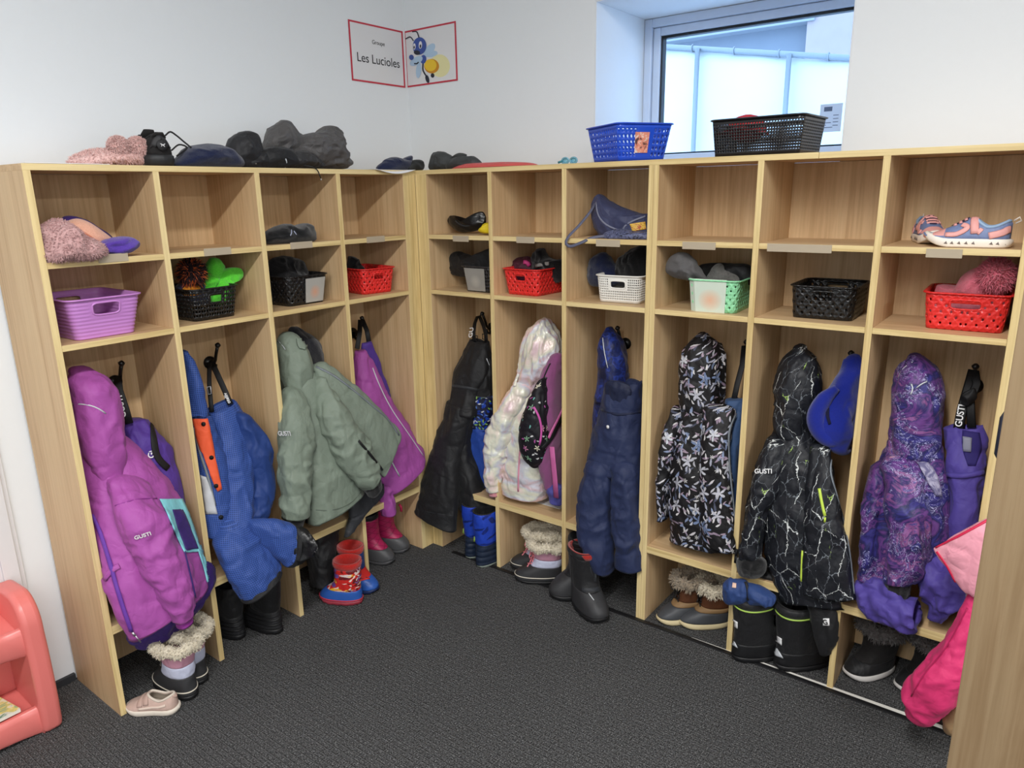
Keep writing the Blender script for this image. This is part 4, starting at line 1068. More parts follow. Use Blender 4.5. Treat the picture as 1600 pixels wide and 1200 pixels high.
# ---- bay 4 left: magenta bib pants with purple straps
mp = thing('snow_pants', 'magenta bib snow pants with purple straps hanging in the bay nearest the corner', 'snow pants', base('L', 590, 600, -.12), 'snow pants on hooks')
loft('purple_bib', 'L', [(565, 536, 580, 534, -.15, .015), (563, 560, 590, 560, -.15, .02), (560, 600, 604, 600, -.145, .03), (560, 640, 612, 636, -.14, .03)], PURPLE, mp, lap='L4', cap0='flat', cap1='flat')
mg = loft('bib', 'L', [(556, 550, 570, 548, -.125, .02), (552, 580, 588, 576, -.12, .035), (552, 620, 606, 620, -.10, .045), (560, 670, 636, 668, -.06, .05), (580, 720, 662, 706, -.02, .05), (606, 764, 664, 730, .0, .045)], MAG, mp, lap='L4', cap0='flat', cap1='open', wr=(.007, (14, 14, 7), 17))
loft('leg', 'L', [(585, 730, 612, 735, -.02, .035), (590, 765, 615, 768, -.015, .04), (592, 792, 617, 792, -.01, .04), (596, 806, 616, 803, -.01, .036)], MAG, mp, lap='L4', cap0='flat', cap1='open', wr=(.008, (14, 14, 16), 18))
strip('piping', mg, [(582, 575), (594, 605), (612, 640), (638, 678), (661, 712)], .0025, SILVER, mp)
strip('pocket_trim', mg, [(612, 722), (618, 733), (624, 744)], .003, SILVER, mp)
webbing('shoulder_strap', [P('L', 563, 500, -.19), P('L', 562, 520, -.165), P('L', 558, 545, -.13)], .009, mp, nrm=(.8, -.6, 0))
webbing('shoulder_strap', [P('L', 566, 500, -.19), P('L', 573, 516, -.17), P('L', 577, 536, -.15)], .009, mp, nrm=(.8, -.6, 0))
# ---- back wall, bay 1: patterned jacket behind black snow pants
bp = thing('jacket', 'black and blue jacket with a shard print half hidden behind the black snow pants', 'jacket', base('R', 755, 640, -.13), 'winter jackets')
loft('shoulder', 'R', [(742, 560, 772, 560, -.14, .03), (736, 590, 775, 590, -.13, .045), (732, 618, 776, 618, -.12, .05)], BLACKC, bp, lap='R1', cap0='round', cap1='flat')
loft('patterned_panel', 'R', [(731, 614, 776, 614, -.119, .051), (729, 640, 776, 640, -.115, .053), (731, 668, 776, 668, -.112, .052)], SHARD, bp, lap='R1', cap0='flat', cap1='flat')
loft('blue_panel', 'R', [(732, 664, 776, 664, -.112, .053), (735, 710, 776, 712, -.105, .05), (739, 752, 774, 756, -.10, .04)], cloth('cobalt_shell', (36, 72, 160)), bp, lap='R1', cap0='flat', cap1='open')
kp = thing('snow_pants', 'black snow pants hanging by buckled straps in the first bay right of the corner', 'snow pants', base('R', 720, 620, -.06), 'snow pants on hooks')
kb = loft('bib', 'R', [(734, 532, 764, 532, -.15, .025), (724, 556, 766, 556, -.13, .04), (710, 580, 764, 582, -.11, .045), (706, 605, 752, 610, -.09, .045), (700, 640, 748, 645, -.06, .05)], BLACKC, kp, lap='R1', cap0='open', cap1='flat', wr=(.007, (16, 16, 8), 20))
k1_ = loft('leg', 'R', [(699, 630, 746, 634, -.062, .045), (690, 662, 736, 665, -.04, .05), (674, 702, 726, 706, -.015, .05), (660, 755, 718, 760, .02, .05), (648, 806, 712, 818, .045, .045)], BLACKC, kp, cap0='flat', cap1='open', wr=(.007, (14, 14, 6), 21))
k2_ = loft('leg', 'R', [(712, 640, 748, 640, -.075, .04), (714, 700, 744, 700, -.06, .045), (716, 750, 756, 750, -.045, .05), (717, 796, 762, 797, -.035, .045)], BLACKC, kp, lap='R1', cap0='flat', cap1='open', wr=(.007, (14, 14, 6), 22))
strip('waist_elastic', kb, [(708, 603), (725, 605), (750, 609)], .006, DARKC, kp, off=.001, thick=.004)
strip('hem_seam', k1_, [(652, 796), (680, 802), (708, 806)], .0016, DARKC, kp)
strip('side_piping', kb, [(766, 575), (760, 560)], .002, SILVER, kp)
wa = [P('R', 746, 494, -.20), P('R', 742, 505, -.175), P('R', 740, 520, -.155), P('R', 741, 538, -.14)]
m = MB(); m.tube(wa, [(.0013, .010)]*4, 8, flat=(0, -1, 0)); wk = m.build('shoulder_strap', WEBB, kp)
logo('strap_lettering', wk, 'GU', (739, 528), (742, 506), WEBT, wk, 8)
webbing('shoulder_strap', [P('R', 749, 494, -.20), P('R', 755, 508, -.175), P('R', 759, 522, -.16), P('R', 760, 540, -.145)], .010, kp, nrm=(0, -1, 0))
for q in ((744, 528), (758, 526)):
    c_ = P('R', *q, -.142); m = MB(); m.tube([c_+np.array([a, -.004, b]) for a, b in ((-.010, .010), (.010, .010), (.010, -.010), (-.010, -.010))], .0022, 6, closed=True); m.build('buckle', ZIPB, kp)

# ---- bay 2: iridescent puffer, backpack
pj = thing('jacket', 'iridescent pale pink puffer jacket hanging beside the backpack', 'jacket', base('R', 820, 620, -.10), 'winter jackets')
p_t = loft('torso', 'R', [(806, 606, 846, 604, -.12, .05), (798, 645, 862, 645, -.10, .07), (792, 690, 866, 690, -.085, .075), (786, 740, 862, 740, -.075, .075), (784, 774, 852, 772, -.07, .06)], IRID, pj, lap='R2', cap0='round', cap1='open', wr=(.005, (22, 22, 18), 24), puff=(.0065, .092, 2))
ph_ = loft('hood', 'R', [(838, 506, 862, 505, -.13, .03), (824, 520, 873, 520, -.125, .055), (816, 545, 877, 548, -.12, .065), (812, 575, 866, 575, -.115, .06), (804, 604, 844, 602, -.11, .045), (806, 622, 836, 620, -.105, .035)], IRID, pj, lap='R2', cap0='round', cap1='round', wr=(.012, (42, 42, 5), 25))
p_s = loft('sleeve', 'R', [(800, 604, 830, 614, -.07, .035), (778, 640, 816, 646, -.045, .05), (760, 676, 804, 682, -.03, .055), (757, 720, 795, 722, -.02, .055), (759, 755, 788, 754, -.015, .05), (763, 768, 786, 766, -.015, .04)], IRID, pj, cap0='round', cap1='open', wr=(.005, (24, 24, 22), 26), puff=(.0065, .078, 5))
loft('cuff', 'R', [(764, 766, 785, 764, -.015, .032), (765, 774, 785, 772, -.015, .030)], fuzzy('pink_rib', (224, 150, 160), None, 280, .6), pj, cap0='flat', cap1='open', wr=(.003, (90, 90, 8), 4))
strip('ruffle', [p_t, p_s, ph_], [(812, 584), (806, 594), (805, 604)], .006, IRID, pj, off=.002, thick=.005)
strip('front_zip', p_t, [(814, 690), (811, 730), (810, 768)], .004, plain('pink_zip', (220, 150, 170), .4), pj)
bpk = thing('backpack', 'magenta backpack with a black printed front pocket beside the pale puffer jacket', 'backpack', base('R', 860, 650, -.05))
BKM = fuzzy('backpack_mesh', (146, 82, 128), (108, 58, 98), 700, .4, .5)
b_b = loft('body', 'R', [(858, 560, 878, 556, -.075, .02), (846, 585, 880, 582, -.065, .05), (836, 630, 880, 628, -.055, .065), (836, 680, 880, 680, -.05, .07), (842, 725, 880, 728, -.05, .065), (850, 756, 879, 758, -.055, .05)], BKM, bpk, lap='R2', cap0='round', cap1='round', wr=(.004, (12, 12, 8), 27))
b_p = loft('front_pocket', 'R', [(840, 598, 856, 592, -.005, .03), (824, 630, 858, 628, .005, .045), (814, 660, 858, 660, .012, .05), (811, 690, 857, 692, .012, .048), (818, 714, 852, 718, .008, .04), (828, 724, 846, 726, .005, .03)], CONFET, bpk, cap0='round', cap1='round', wr=(.004, (14, 14, 10), 28))
strip('pocket_zip', [b_p, b_b], [(834, 636), (842, 650), (846, 675), (843, 695)], .004, plain('pink_zip_tape', (196, 84, 160), .5), bpk)
s_a = strip('shoulder_strap', [b_b, b_p], [(878, 650), (868, 668), (858, 688), (846, 700)], .010, WEBB, bpk, off=.004, thick=.003)
strip('strap_edge', [b_b, b_p], [(877, 636), (866, 660), (854, 684)], .006, plain('pink_webbing', (190, 96, 150), .6), bpk, off=.008, thick=.003)
m = MB(); m.tube([P('R', 862, 698, .02), P('R', 864, 720, .022), P('R', 867, 750, .02), P('R', 869, 778, .018)], [(.0015, .011)]*4, 8, flat=(0, -1, 0)); m.build('webbing_tail', plain('pink_webbing', (190, 96, 150), .6), bpk)
strip('trim', b_b, [(860, 568), (850, 590), (842, 625)], .003, ZIPB, bpk)
bgp = thing('bag', 'small blue violet pouch lying on the bench under the backpack', 'bag', base('R', 868, 770, -.06))
blob('pouch', 'R', [(857, 758), (868, 755), (880, 760), (880, 780), (876, 790), (864, 786), (858, 774)], cloth('blue_violet', (78, 78, 150)), bgp, -.03, .03, lap='R2')
pa = at(835, 783, z=ZB+.001); o = box('paper_sheet', (pa[0]-.01, pa[1]-.005, ZB+.0004), (pa[0]+.12, min(pa[1]+.1, .2), ZB+.0012), plain('white_paper', (236, 236, 238), .6), None, 0); tag(o, 'white sheet of paper lying on the bench under the backpack', 'paper')

# ---- bay 3: camo jacket and navy snow pants
cj = thing('jacket', 'blue camouflage hooded jacket hanging behind the navy snow pants', 'jacket', base('R', 955, 560, -.14), 'winter jackets')
ch = loft('hood', 'R', [(946, 514, 958, 513, -.15, .02), (938, 532, 972, 532, -.145, .045), (935, 560, 981, 560, -.14, .055), (934, 590, 982, 590, -.135, .055), (930, 625, 975, 625, -.12, .05)], CAMO, cj, lap='R3', cap0='round', cap1='flat', wr=(.006, (16, 16, 8), 30))
loft('torso', 'R', [(930, 620, 985, 620, -.135, .05), (926, 680, 985, 680, -.13, .05), (918, 740, 985, 740, -.13, .05)], CAMO, cj, lap='R3', cap0='flat', cap1='flat')
strip('hood_seam', ch, [(942, 528), (944, 548), (950, 575)], .0018, SILVER, cj)
np_ = thing('snow_pants', 'navy snow pants hanging below the blue camouflage hood', 'snow pants', base('R', 960, 640, -.06), 'snow pants on hooks')
nb = loft('waist', 'R', [(946, 600, 1003, 594, -.085, .04), (942, 620, 1003, 618, -.08, .05), (938, 645, 1003, 642, -.075, .055), (926, 690, 1003, 690, -.06, .06), (914, 735, 1003, 738, -.045, .06)], NAVY, np_, lap='R3', cap0='open', cap1='flat', wr=(.009, (16, 16, 9), 31))
n1_ = loft('leg', 'R', [(914, 728, 962, 732, -.02, .055), (904, 780, 959, 782, .0, .06), (901, 825, 958, 828, .01, .06), (911, 858, 959, 862, .015, .055), (928, 888, 959, 893, .015, .045)], NAVY, np_, cap0='round', cap1='open', wr=(.009, (14, 14, 12), 32))
n2_ = loft('leg', 'R', [(954, 730, 1003, 735, -.03, .055), (957, 790, 1003, 792, -.015, .055), (959, 845, 1005, 845, -.008, .055), (961, 884, 1006, 887, -.005, .048)], NAVY, np_, lap='R3', cap0='round', cap1='open', wr=(.009, (14, 14, 12), 33))
blob('folded_flap', 'R', [(947, 600), (965, 596), (985, 605), (984, 625), (968, 640), (950, 632)], cloth('navy_dark', (22, 30, 58)), np_, -.045, .012)
strip('waist_seam', nb, [(941, 640), (965, 648), (1000, 644)], .004, cloth('navy_dark', (22, 30, 58)), np_, thick=.003)
a, n_ = on(nb, 950, 667)
if a is not None: m = MB(); m.tube([a, a+n_*.003], .006, 12); m.build('logo_button', WEBT, np_)
strip('hem_seam', n2_, [(964, 868), (985, 870), (1003, 869)], .0018, cloth('navy_dark', (22, 30, 58)), np_)

# ---- bay 4: floral jacket
dn = thing('snow_pants', 'denim blue pants on a black strap behind the floral jacket', 'snow pants', base('R', 1150, 650, -.12), 'snow pants on hooks')
loft('leg', 'R', [(1134, 626, 1166, 622, -.10, .03), (1136, 660, 1166, 660, -.095, .04), (1138, 720, 1160, 720, -.09, .04), (1140, 800, 1156, 800, -.09, .03)], DENIM, dn, lap='R4', cap0='flat', cap1='open')
webbing('shoulder_strap', [P('R', 1163, 540, -.19), P('R', 1160, 570, -.16), P('R', 1152, 600, -.13), P('R', 1146, 628, -.11)], .009, dn, nrm=(0, -1, 0))
fj = thing('jacket', 'black hooded jacket with a white and blue floral print', 'jacket', base('R', 1090, 640, -.09), 'winter jackets')
ft = loft('torso', 'R', [(1068, 628, 1126, 632, -.11, .05), (1052, 665, 1138, 668, -.10, .065), (1046, 720, 1140, 722, -.085, .07), (1045, 790, 1144, 790, -.07, .07), (1045, 846, 1148, 852, -.06, .06)], FLORAL, fj, lap='R4', cap0='round', cap1='open', wr=(.007, (15, 15, 7), 35))
fh = loft('hood', 'R', [(1086, 528, 1108, 527, -.13, .03), (1072, 540, 1126, 541, -.125, .055), (1062, 566, 1133, 566, -.12, .065), (1060, 602, 1132, 604, -.115, .065), (1064, 634, 1126, 636, -.105, .055), (1074, 652, 1118, 654, -.10, .04)], FLORAL, fj, lap='R4', cap0='round', cap1='round', wr=(.008, (18, 18, 7), 36))
fs_ = loft('sleeve', 'R', [(1046, 640, 1072, 652, -.08, .04), (1032, 695, 1062, 700, -.055, .05), (1026, 755, 1052, 758, -.045, .05), (1026, 806, 1047, 810, -.04, .042)], FLORAL, fj, lap='R4', cap0='round', cap1='open', wr=(.008, (15, 15, 13), 37))
ff = loft('front_panel', 'R', [(1098, 640, 1150, 642, -.045, .025), (1096, 690, 1140, 690, -.025, .032), (1094, 760, 1144, 760, -.012, .035), (1094, 820, 1149, 824, -.004, .035), (1096, 850, 1152, 860, .0, .030)], FLORAL, fj, lap='R4', cap0='round', cap1='open', wr=(.006, (15, 15, 7), 38))
strip('zip', [ff, ft], [(1149, 646), (1139, 672), (1138, 710), (1142, 760), (1147, 805), (1150, 850)], .0045, ZIPM, fj, off=.002)
q = P('R', 1151, 858, .02); m = MB(); m.tube([q, q-np.array([0, .002, .02])], .004, 8); m.tube([q-np.array([0, .002, .018]), q-np.array([0, .004, .045])], [(.001, .005)]*2, 6, flat=(0, -1, 0)); m.build('zip_pull', ZIPB, fj)

# ---- bay 5: lightning jacket, neck warmer, mittens, pants
bpn = thing('snow_pants', 'black snow pants with a small white square mark under the lightning jacket', 'snow pants', base('R', 1285, 940, -.06), 'snow pants on hooks')
bl_ = loft('leg', 'R', [(1255, 900, 1312, 900, -.03, .04), (1262, 950, 1314, 950, -.02, .042), (1270, 990, 1312, 990, -.012, .038), (1280, 1018, 1303, 1016, -.01, .028)], BLACKC, bpn, lap='R5', cap0='flat', cap1='open')
loft('leg', 'R', [(1165, 880, 1250, 900, -.06, .05), (1170, 920, 1245, 925, -.06, .05), (1180, 950, 1240, 950, -.06, .045)], BLACKC, bpn, lap='R5', cap0='flat', cap1='open')
patch('logo_mark', bl_, ([(1286, 966), (1286, 972), (1286, 977)], [(1296, 966), (1296, 972), (1296, 977)]), WEBT, bpn, n=5, n2=4, off=.002)
logo('logo_letter', bl_, 'G', (1288, 975), (1294, 975), plain('black_ink', (14, 14, 14), .6), bpn, 7, off=.0045)
lj = thing('jacket', 'black hooded jacket with a white and lime lightning print', 'jacket', base('R', 1250, 690, -.08), 'winter jackets')
lt_ = loft('torso', 'R', [(1210, 670, 1274, 676, -.10, .05), (1196, 710, 1296, 712, -.085, .07), (1188, 770, 1305, 768, -.07, .075), (1190, 830, 1318, 828, -.055, .075), (1200, 890, 1328, 888, -.04, .07), (1214, 934, 1334, 936, -.03, .06)], LIGHT, lj, lap='R5', cap0='round', cap1='open', wr=(.007, (15, 15, 7), 40))
lh = loft('hood', 'R', [(1238, 545, 1262, 545, -.13, .03), (1222, 562, 1278, 564, -.125, .055), (1211, 595, 1282, 600, -.115, .065), (1212, 632, 1276, 640, -.105, .065), (1208, 668, 1264, 674, -.095, .055), (1216, 690, 1254, 694, -.09, .04)], LIGHT, lj, lap='R5', cap0='round', cap1='round', wr=(.007, (18, 18, 8), 41))
lsl = loft('sleeve', 'R', [(1198, 688, 1236, 696, -.06, .045), (1178, 740, 1226, 745, -.03, .055), (1164, 800, 1206, 806, -.012, .055), (1156, 850, 1194, 856, .0, .05), (1154, 868, 1190, 874, .0, .042)], LIGHT, lj, cap0='round', cap1='open', wr=(.009, (15, 15, 13), 42))
lf = loft('front_panel', 'R', [(1262, 700, 1300, 704, -.04, .022), (1258, 755, 1304, 752, -.02, .03), (1254, 820, 1318, 818, .0, .034), (1253, 880, 1328, 878, .012, .034), (1254, 930, 1337, 932, .02, .03)], LIGHT, lj, cap0='round', cap1='open', wr=(.005, (15, 15, 7), 43))
strip('zip', [lf, lt_], [(1301, 706), (1297, 735), (1306, 770), (1318, 815), (1328, 870), (1334, 928)], .0035, ZIPM, lj)
strip('pocket_zip', [lf], [(1280, 763), (1284, 785), (1289, 806)], .004, ZIPL, lj)
strip('hem_zip', [lf, lt_], [(1254, 860), (1253, 885), (1252, 908)], .0035, ZIPL, lj)
m = MB(); q, n_ = on(lf, 1289, 808)
if q is not None: m.tube([q+n_*.004, q+n_*.005-np.array([0, 0, .014])], .003, 6); m.build('zip_pull', ZIPL, lj)
logo('chest_mark', [lsl, lt_], 'GUSTI', (1180, 740), (1197, 740), WEBT, lj, 7)
nw = thing('neck_warmer', 'royal blue fleece neck warmer hanging on the hook in the second bay from the right', 'neck warmer', base('R', 1310, 630, -.12))
nwb = loft('fleece_tube', 'R', [(1322, 563, 1344, 560, -.15, .02), (1306, 590, 1346, 588, -.135, .04), (1286, 620, 1345, 622, -.115, .055), (1270, 645, 1341, 652, -.095, .06), (1270, 668, 1337, 676, -.085, .055), (1290, 690, 1330, 698, -.085, .04)], ROYAL, nw, lap='R5', cap0='round', cap1='round', wr=(.010, (14, 14, 9), 45))
m = MB(); Q_ = crom(np.array([P('R', 1308, 606, -.070), P('R', 1288, 624, -.055), P('R', 1276, 648, -.045), P('R', 1280, 672, -.042), P('R', 1298, 688, -.045), P('R', 1320, 690, -.055)]), 26)
m.tube(list(Q_), list(np.interp(np.linspace(0, 1, 26), [0, .2, .5, .8, 1], [.010, .021, .026, .022, .010])), 18); m.build('rolled_edge', ROYAL, nw)
patch('opening', nwb, ([(1290, 642), (1291, 652), (1295, 664)], [(1296, 637), (1296, 650), (1299, 662)]), plain('fleece_opening_shade', (8, 10, 44), .9), nw, n=8, n2=5, off=.002)  # dark patch laid on the fleece, painting the shade inside the opening
bm_ = thing('mitten', 'black mitten tucked under the sleeve of the lightning jacket', 'mitten', base('R', 1172, 885, .0), 'mittens')
blob('mitten_body', 'R', [(1153, 872), (1176, 868), (1194, 876), (1194, 896), (1178, 903), (1158, 896)], fuzzy('black_fleece', (24, 24, 26), None, 260, .6), bm_, .02, .03)
cm_ = thing('mitten', 'navy mitten with a small white tag above the lime striped boots', 'mitten', base('R', 1170, 925, .0), 'mittens')
mtb = blob('mitten_body', 'R', [(1133, 908), (1150, 905), (1168, 912), (1172, 935), (1150, 944), (1131, 936)], cloth('mitten_navy', (42, 66, 118)), cm_, .035, .03)
blob('mitten_cuff', 'R', [(1168, 912), (1190, 920), (1210, 934), (1206, 946), (1186, 946), (1170, 938)], cloth('mitten_navy', (42, 66, 118)), cm_, .03, .028)
strip('wrist_strap', mtb, [(1164, 910), (1169, 922), (1168, 936)], .005, BLACKC, cm_, off=.002, thick=.004)
patch('tag', mtb, ([(1145, 911), (1144, 918)], [(1151, 912), (1150, 919)]), plain('mitten_tag', (226, 190, 170), .6), cm_, n=5, n2=4, off=.003)

# ---- bay 6: galaxy jacket, violet snow pants, crumpled pants on the bench
vp = thing('snow_pants', 'violet snow pants hanging by lettered black straps at the far right', 'snow pants', base('R', 1505, 690, -.13), 'snow pants on hooks')
vb = loft('bib', 'R', [(1474, 668, 1536, 664, -.13, .025), (1474, 690, 1540, 690, -.125, .035), (1478, 722, 1538, 718, -.115, .045), (1480, 770, 1534, 768, -.10, .045), (1482, 840, 1528, 838, -.09, .045), (1484, 905, 1520, 905, -.08, .04)], VIOLET, vp, lap='R6', cap0='open', cap1='flat', wr=(.008, (15, 15, 8), 47))
patch('bib_opening_shade', vb, ([(1504, 672), (1504, 700), (1512, 728)], [(1530, 676), (1533, 700), (1524, 728)]), plain('violet_inner_shade', (44, 34, 104), .8), vp, n=10, n2=6, off=.0015)  # darker violet panel paints the shade inside the open bib
patch('front_badge', vb, ([(1505, 682), (1506, 705)], [(1518, 684), (1517, 706)]), plain('grey_badge', (130, 132, 150), .5), vp, n=6, n2=5, off=.005)
strip('waist_elastic', vb, [(1482, 742), (1505, 744), (1534, 738)], .007, VIOLET, vp, thick=.006)
wv_ = [P('R', 1521, 578, -.19), P('R', 1512, 610, -.165), P('R', 1503, 640, -.145), P('R', 1497, 672, -.12)]
m = MB(); m.tube(wv_, [(.0014, .012)]*4, 8, flat=(0, -1, 0)); vs_ = m.build('shoulder_strap', WEBB, vp)
logo('strap_lettering', vs_, 'GUSTI', (1502, 668), (1510, 622), WEBT, vs_, 9)
webbing('shoulder_strap', [P('R', 1523, 580, -.19), P('R', 1526, 600, -.17), P('R', 1516, 625, -.15), P('R', 1518, 668, -.125)], .010, vp, nrm=(0, -1, 0))
blob('strap_knot', 'R', [(1503, 618), (1514, 610), (1524, 606), (1526, 622), (1512, 632), (1504, 630)], WEBB, vp, -.14, .012)
cp = thing('snow_pants', 'violet snow pants crumpled on the bench under the galaxy print jacket', 'snow pants', base('R', 1420, 940, -.02, ZB))
c1_ = loft('leg', 'R', [(1342, 905, 1362, 958, .0, .035), (1366, 905, 1384, 968, .012, .04), (1392, 915, 1406, 978, .02, .042), (1416, 930, 1424, 982, .025, .042), (1434, 944, 1436, 974, .028, .038)], VIOLET, cp, cap0='round', cap1='open', wr=(.018, (21, 21, 17), 48), crk=.007, inset=.05)
c2_ = loft('leg', 'R', [(1436, 888, 1446, 940, -.02, .04), (1460, 878, 1462, 966, -.005, .045), (1484, 884, 1484, 966, .0, .045), (1506, 900, 1500, 956, .0, .04)], VIOLET, cp, lap='R6', cap0='open', cap1='round', wr=(.018, (21, 21, 17), 49), crk=.007, inset=.05)
gj = thing('jacket', 'purple and pink galaxy print hooded jacket in the rightmost open bay', 'jacket', base('R', 1430, 700, -.09), 'winter jackets')
g_t = loft('torso', 'R', [(1388, 690, 1470, 692, -.11, .05), (1372, 730, 1480, 728, -.10, .07), (1358, 780, 1484, 785, -.085, .075), (1348, 840, 1482, 842, -.07, .075), (1343, 900, 1472, 892, -.06, .06)], GALAXY, gj, lap='R6', cap0='round', cap1='open', wr=(.008, (15, 15, 8), 50))
g_h = loft('hood', 'R', [(1418, 561, 1440, 560, -.13, .03), (1402, 576, 1462, 578, -.125, .055), (1395, 605, 1472, 608, -.115, .065), (1393, 645, 1471, 648, -.105, .065), (1391, 690, 1468, 690, -.095, .06), (1402, 722, 1456, 724, -.09, .045)], GALAXY, gj, lap='R6', cap0='round', cap1='round', wr=(.008, (18, 18, 8), 51))
loft('sleeve', 'R', [(1364, 730, 1394, 734, -.075, .04), (1348, 790, 1384, 795, -.055, .05), (1343, 850, 1378, 855, -.045, .048), (1342, 902, 1374, 905, -.04, .04)], GALAXY, gj, lap='R6', cap0='round', cap1='open', wr=(.009, (15, 15, 13), 52))
g_s = loft('sleeve', 'R', [(1378, 728, 1448, 738, -.045, .045), (1384, 785, 1456, 790, -.015, .055), (1390, 835, 1456, 840, .005, .055), (1386, 880, 1448, 888, .015, .05), (1381, 906, 1428, 908, .02, .042)], GALAXY, gj, cap0='round', cap1='open', wr=(.010, (15, 15, 14), 53))
loft('cuff', 'R', [(1383, 904, 1425, 905, .02, .034), (1384, 936, 1420, 932, .022, .030)], RIB, gj, cap0='flat', cap1='open', wr=(.003, (60, 60, 6), 5))
strip('hood_cord', g_h, [(1424, 600), (1428, 608), (1423, 616)], .0016, SILVER, gj); strip('hood_cord', g_h, [(1432, 606), (1440, 599), (1448, 596)], .0014, SILVER, gj); strip('hood_seam', g_h, [(1404, 590), (1410, 575), (1426, 566)], .0012, SILVER, gj)
patch('reflective_patch', [g_s, g_t], ([(1432, 722), (1444, 745), (1462, 775)], [(1450, 722), (1464, 745), (1470, 775)]), multi('grey_print', [(.4, (96, 92, 130)), (.6, (170, 166, 190))], 40), gj, n=12, n2=6, off=.003)

# ---- beyond the last upright: pink jackets spilling out
lp = thing('jacket', 'pale pink printed jacket corner sticking out beside the violet snow pants', 'jacket', base('R', 1520, 870, .12))
lpb = loft('front_panel', 'R', [(1461, 856, 1476, 880, .14, .012), (1490, 838, 1500, 920, .15, .018), (1520, 822, 1524, 936, .15, .022), (1552, 806, 1552, 950, .14, .022), (1600, 800, 1600, 950, .10, .02)], LPINK, lp, cap0='round', cap1='flat', wr=(.004, (12, 12, 8), 55))
strip('zip', lpb, [(1464, 862), (1480, 884), (1500, 922), (1508, 932)], .003, plain('red_zip', (214, 40, 80), .5), lp)
strip('zip', lpb, [(1463, 856), (1490, 842), (1520, 826), (1545, 812)], .003, plain('red_zip', (214, 40, 80), .5), lp)
hp = thing('jacket', 'hot pink quilted jacket sleeve hanging down beside the door', 'jacket', base('R', 1450, 1050, .12))
hs = loft('sleeve', 'R', [(1520, 922, 1534, 930, .13, .012), (1496, 962, 1526, 975, .14, .022), (1464, 1010, 1518, 1030, .15, .04), (1432, 1044, 1510, 1062, .155, .055), (1410, 1078, 1494, 1096, .155, .055), (1414, 1106, 1466, 1124, .15, .04)], HOT, hp, cap0='round', cap1='round', wr=(.008, (14, 14, 13), 56))
strip('seam', hs, [(1512, 950), (1480, 1010), (1446, 1052), (1424, 1088)], .0018, cloth('hot_pink_dark', (170, 22, 80)), hp)
tn = thing('jacket', 'tan quilted coat hem hanging behind the hot pink sleeve', 'jacket', base('R', 1490, 1080, .1))
loft('body', 'R', [(1506, 960, 1545, 960, .10, .03), (1500, 1010, 1545, 1015, .10, .035), (1490, 1060, 1545, 1065, .11, .04), (1478, 1100, 1545, 1105, .12, .045), (1472, 1130, 1520, 1140, .12, .035)], cloth('tan_shell', (156, 128, 92)), tn, cap0='round', cap1='round', wr=(.006, (14, 14, 12), 57))
sc_ = thing('jacket', 'grey patterned jacket edge showing between the pink sleeve and the door', 'jacket', base('R', 1515, 950, .1))
loft('body', 'R', [(1512, 925, 1550, 925, .115, .02), (1510, 955, 1550, 955, .115, .022), (1506, 990, 1550, 995, .115, .022)], multi('grey_teal_print', [(.4, (120, 124, 126)), (.55, (170, 168, 160)), (.65, (90, 120, 124))], 30), sc_, cap0='round', cap1='round')
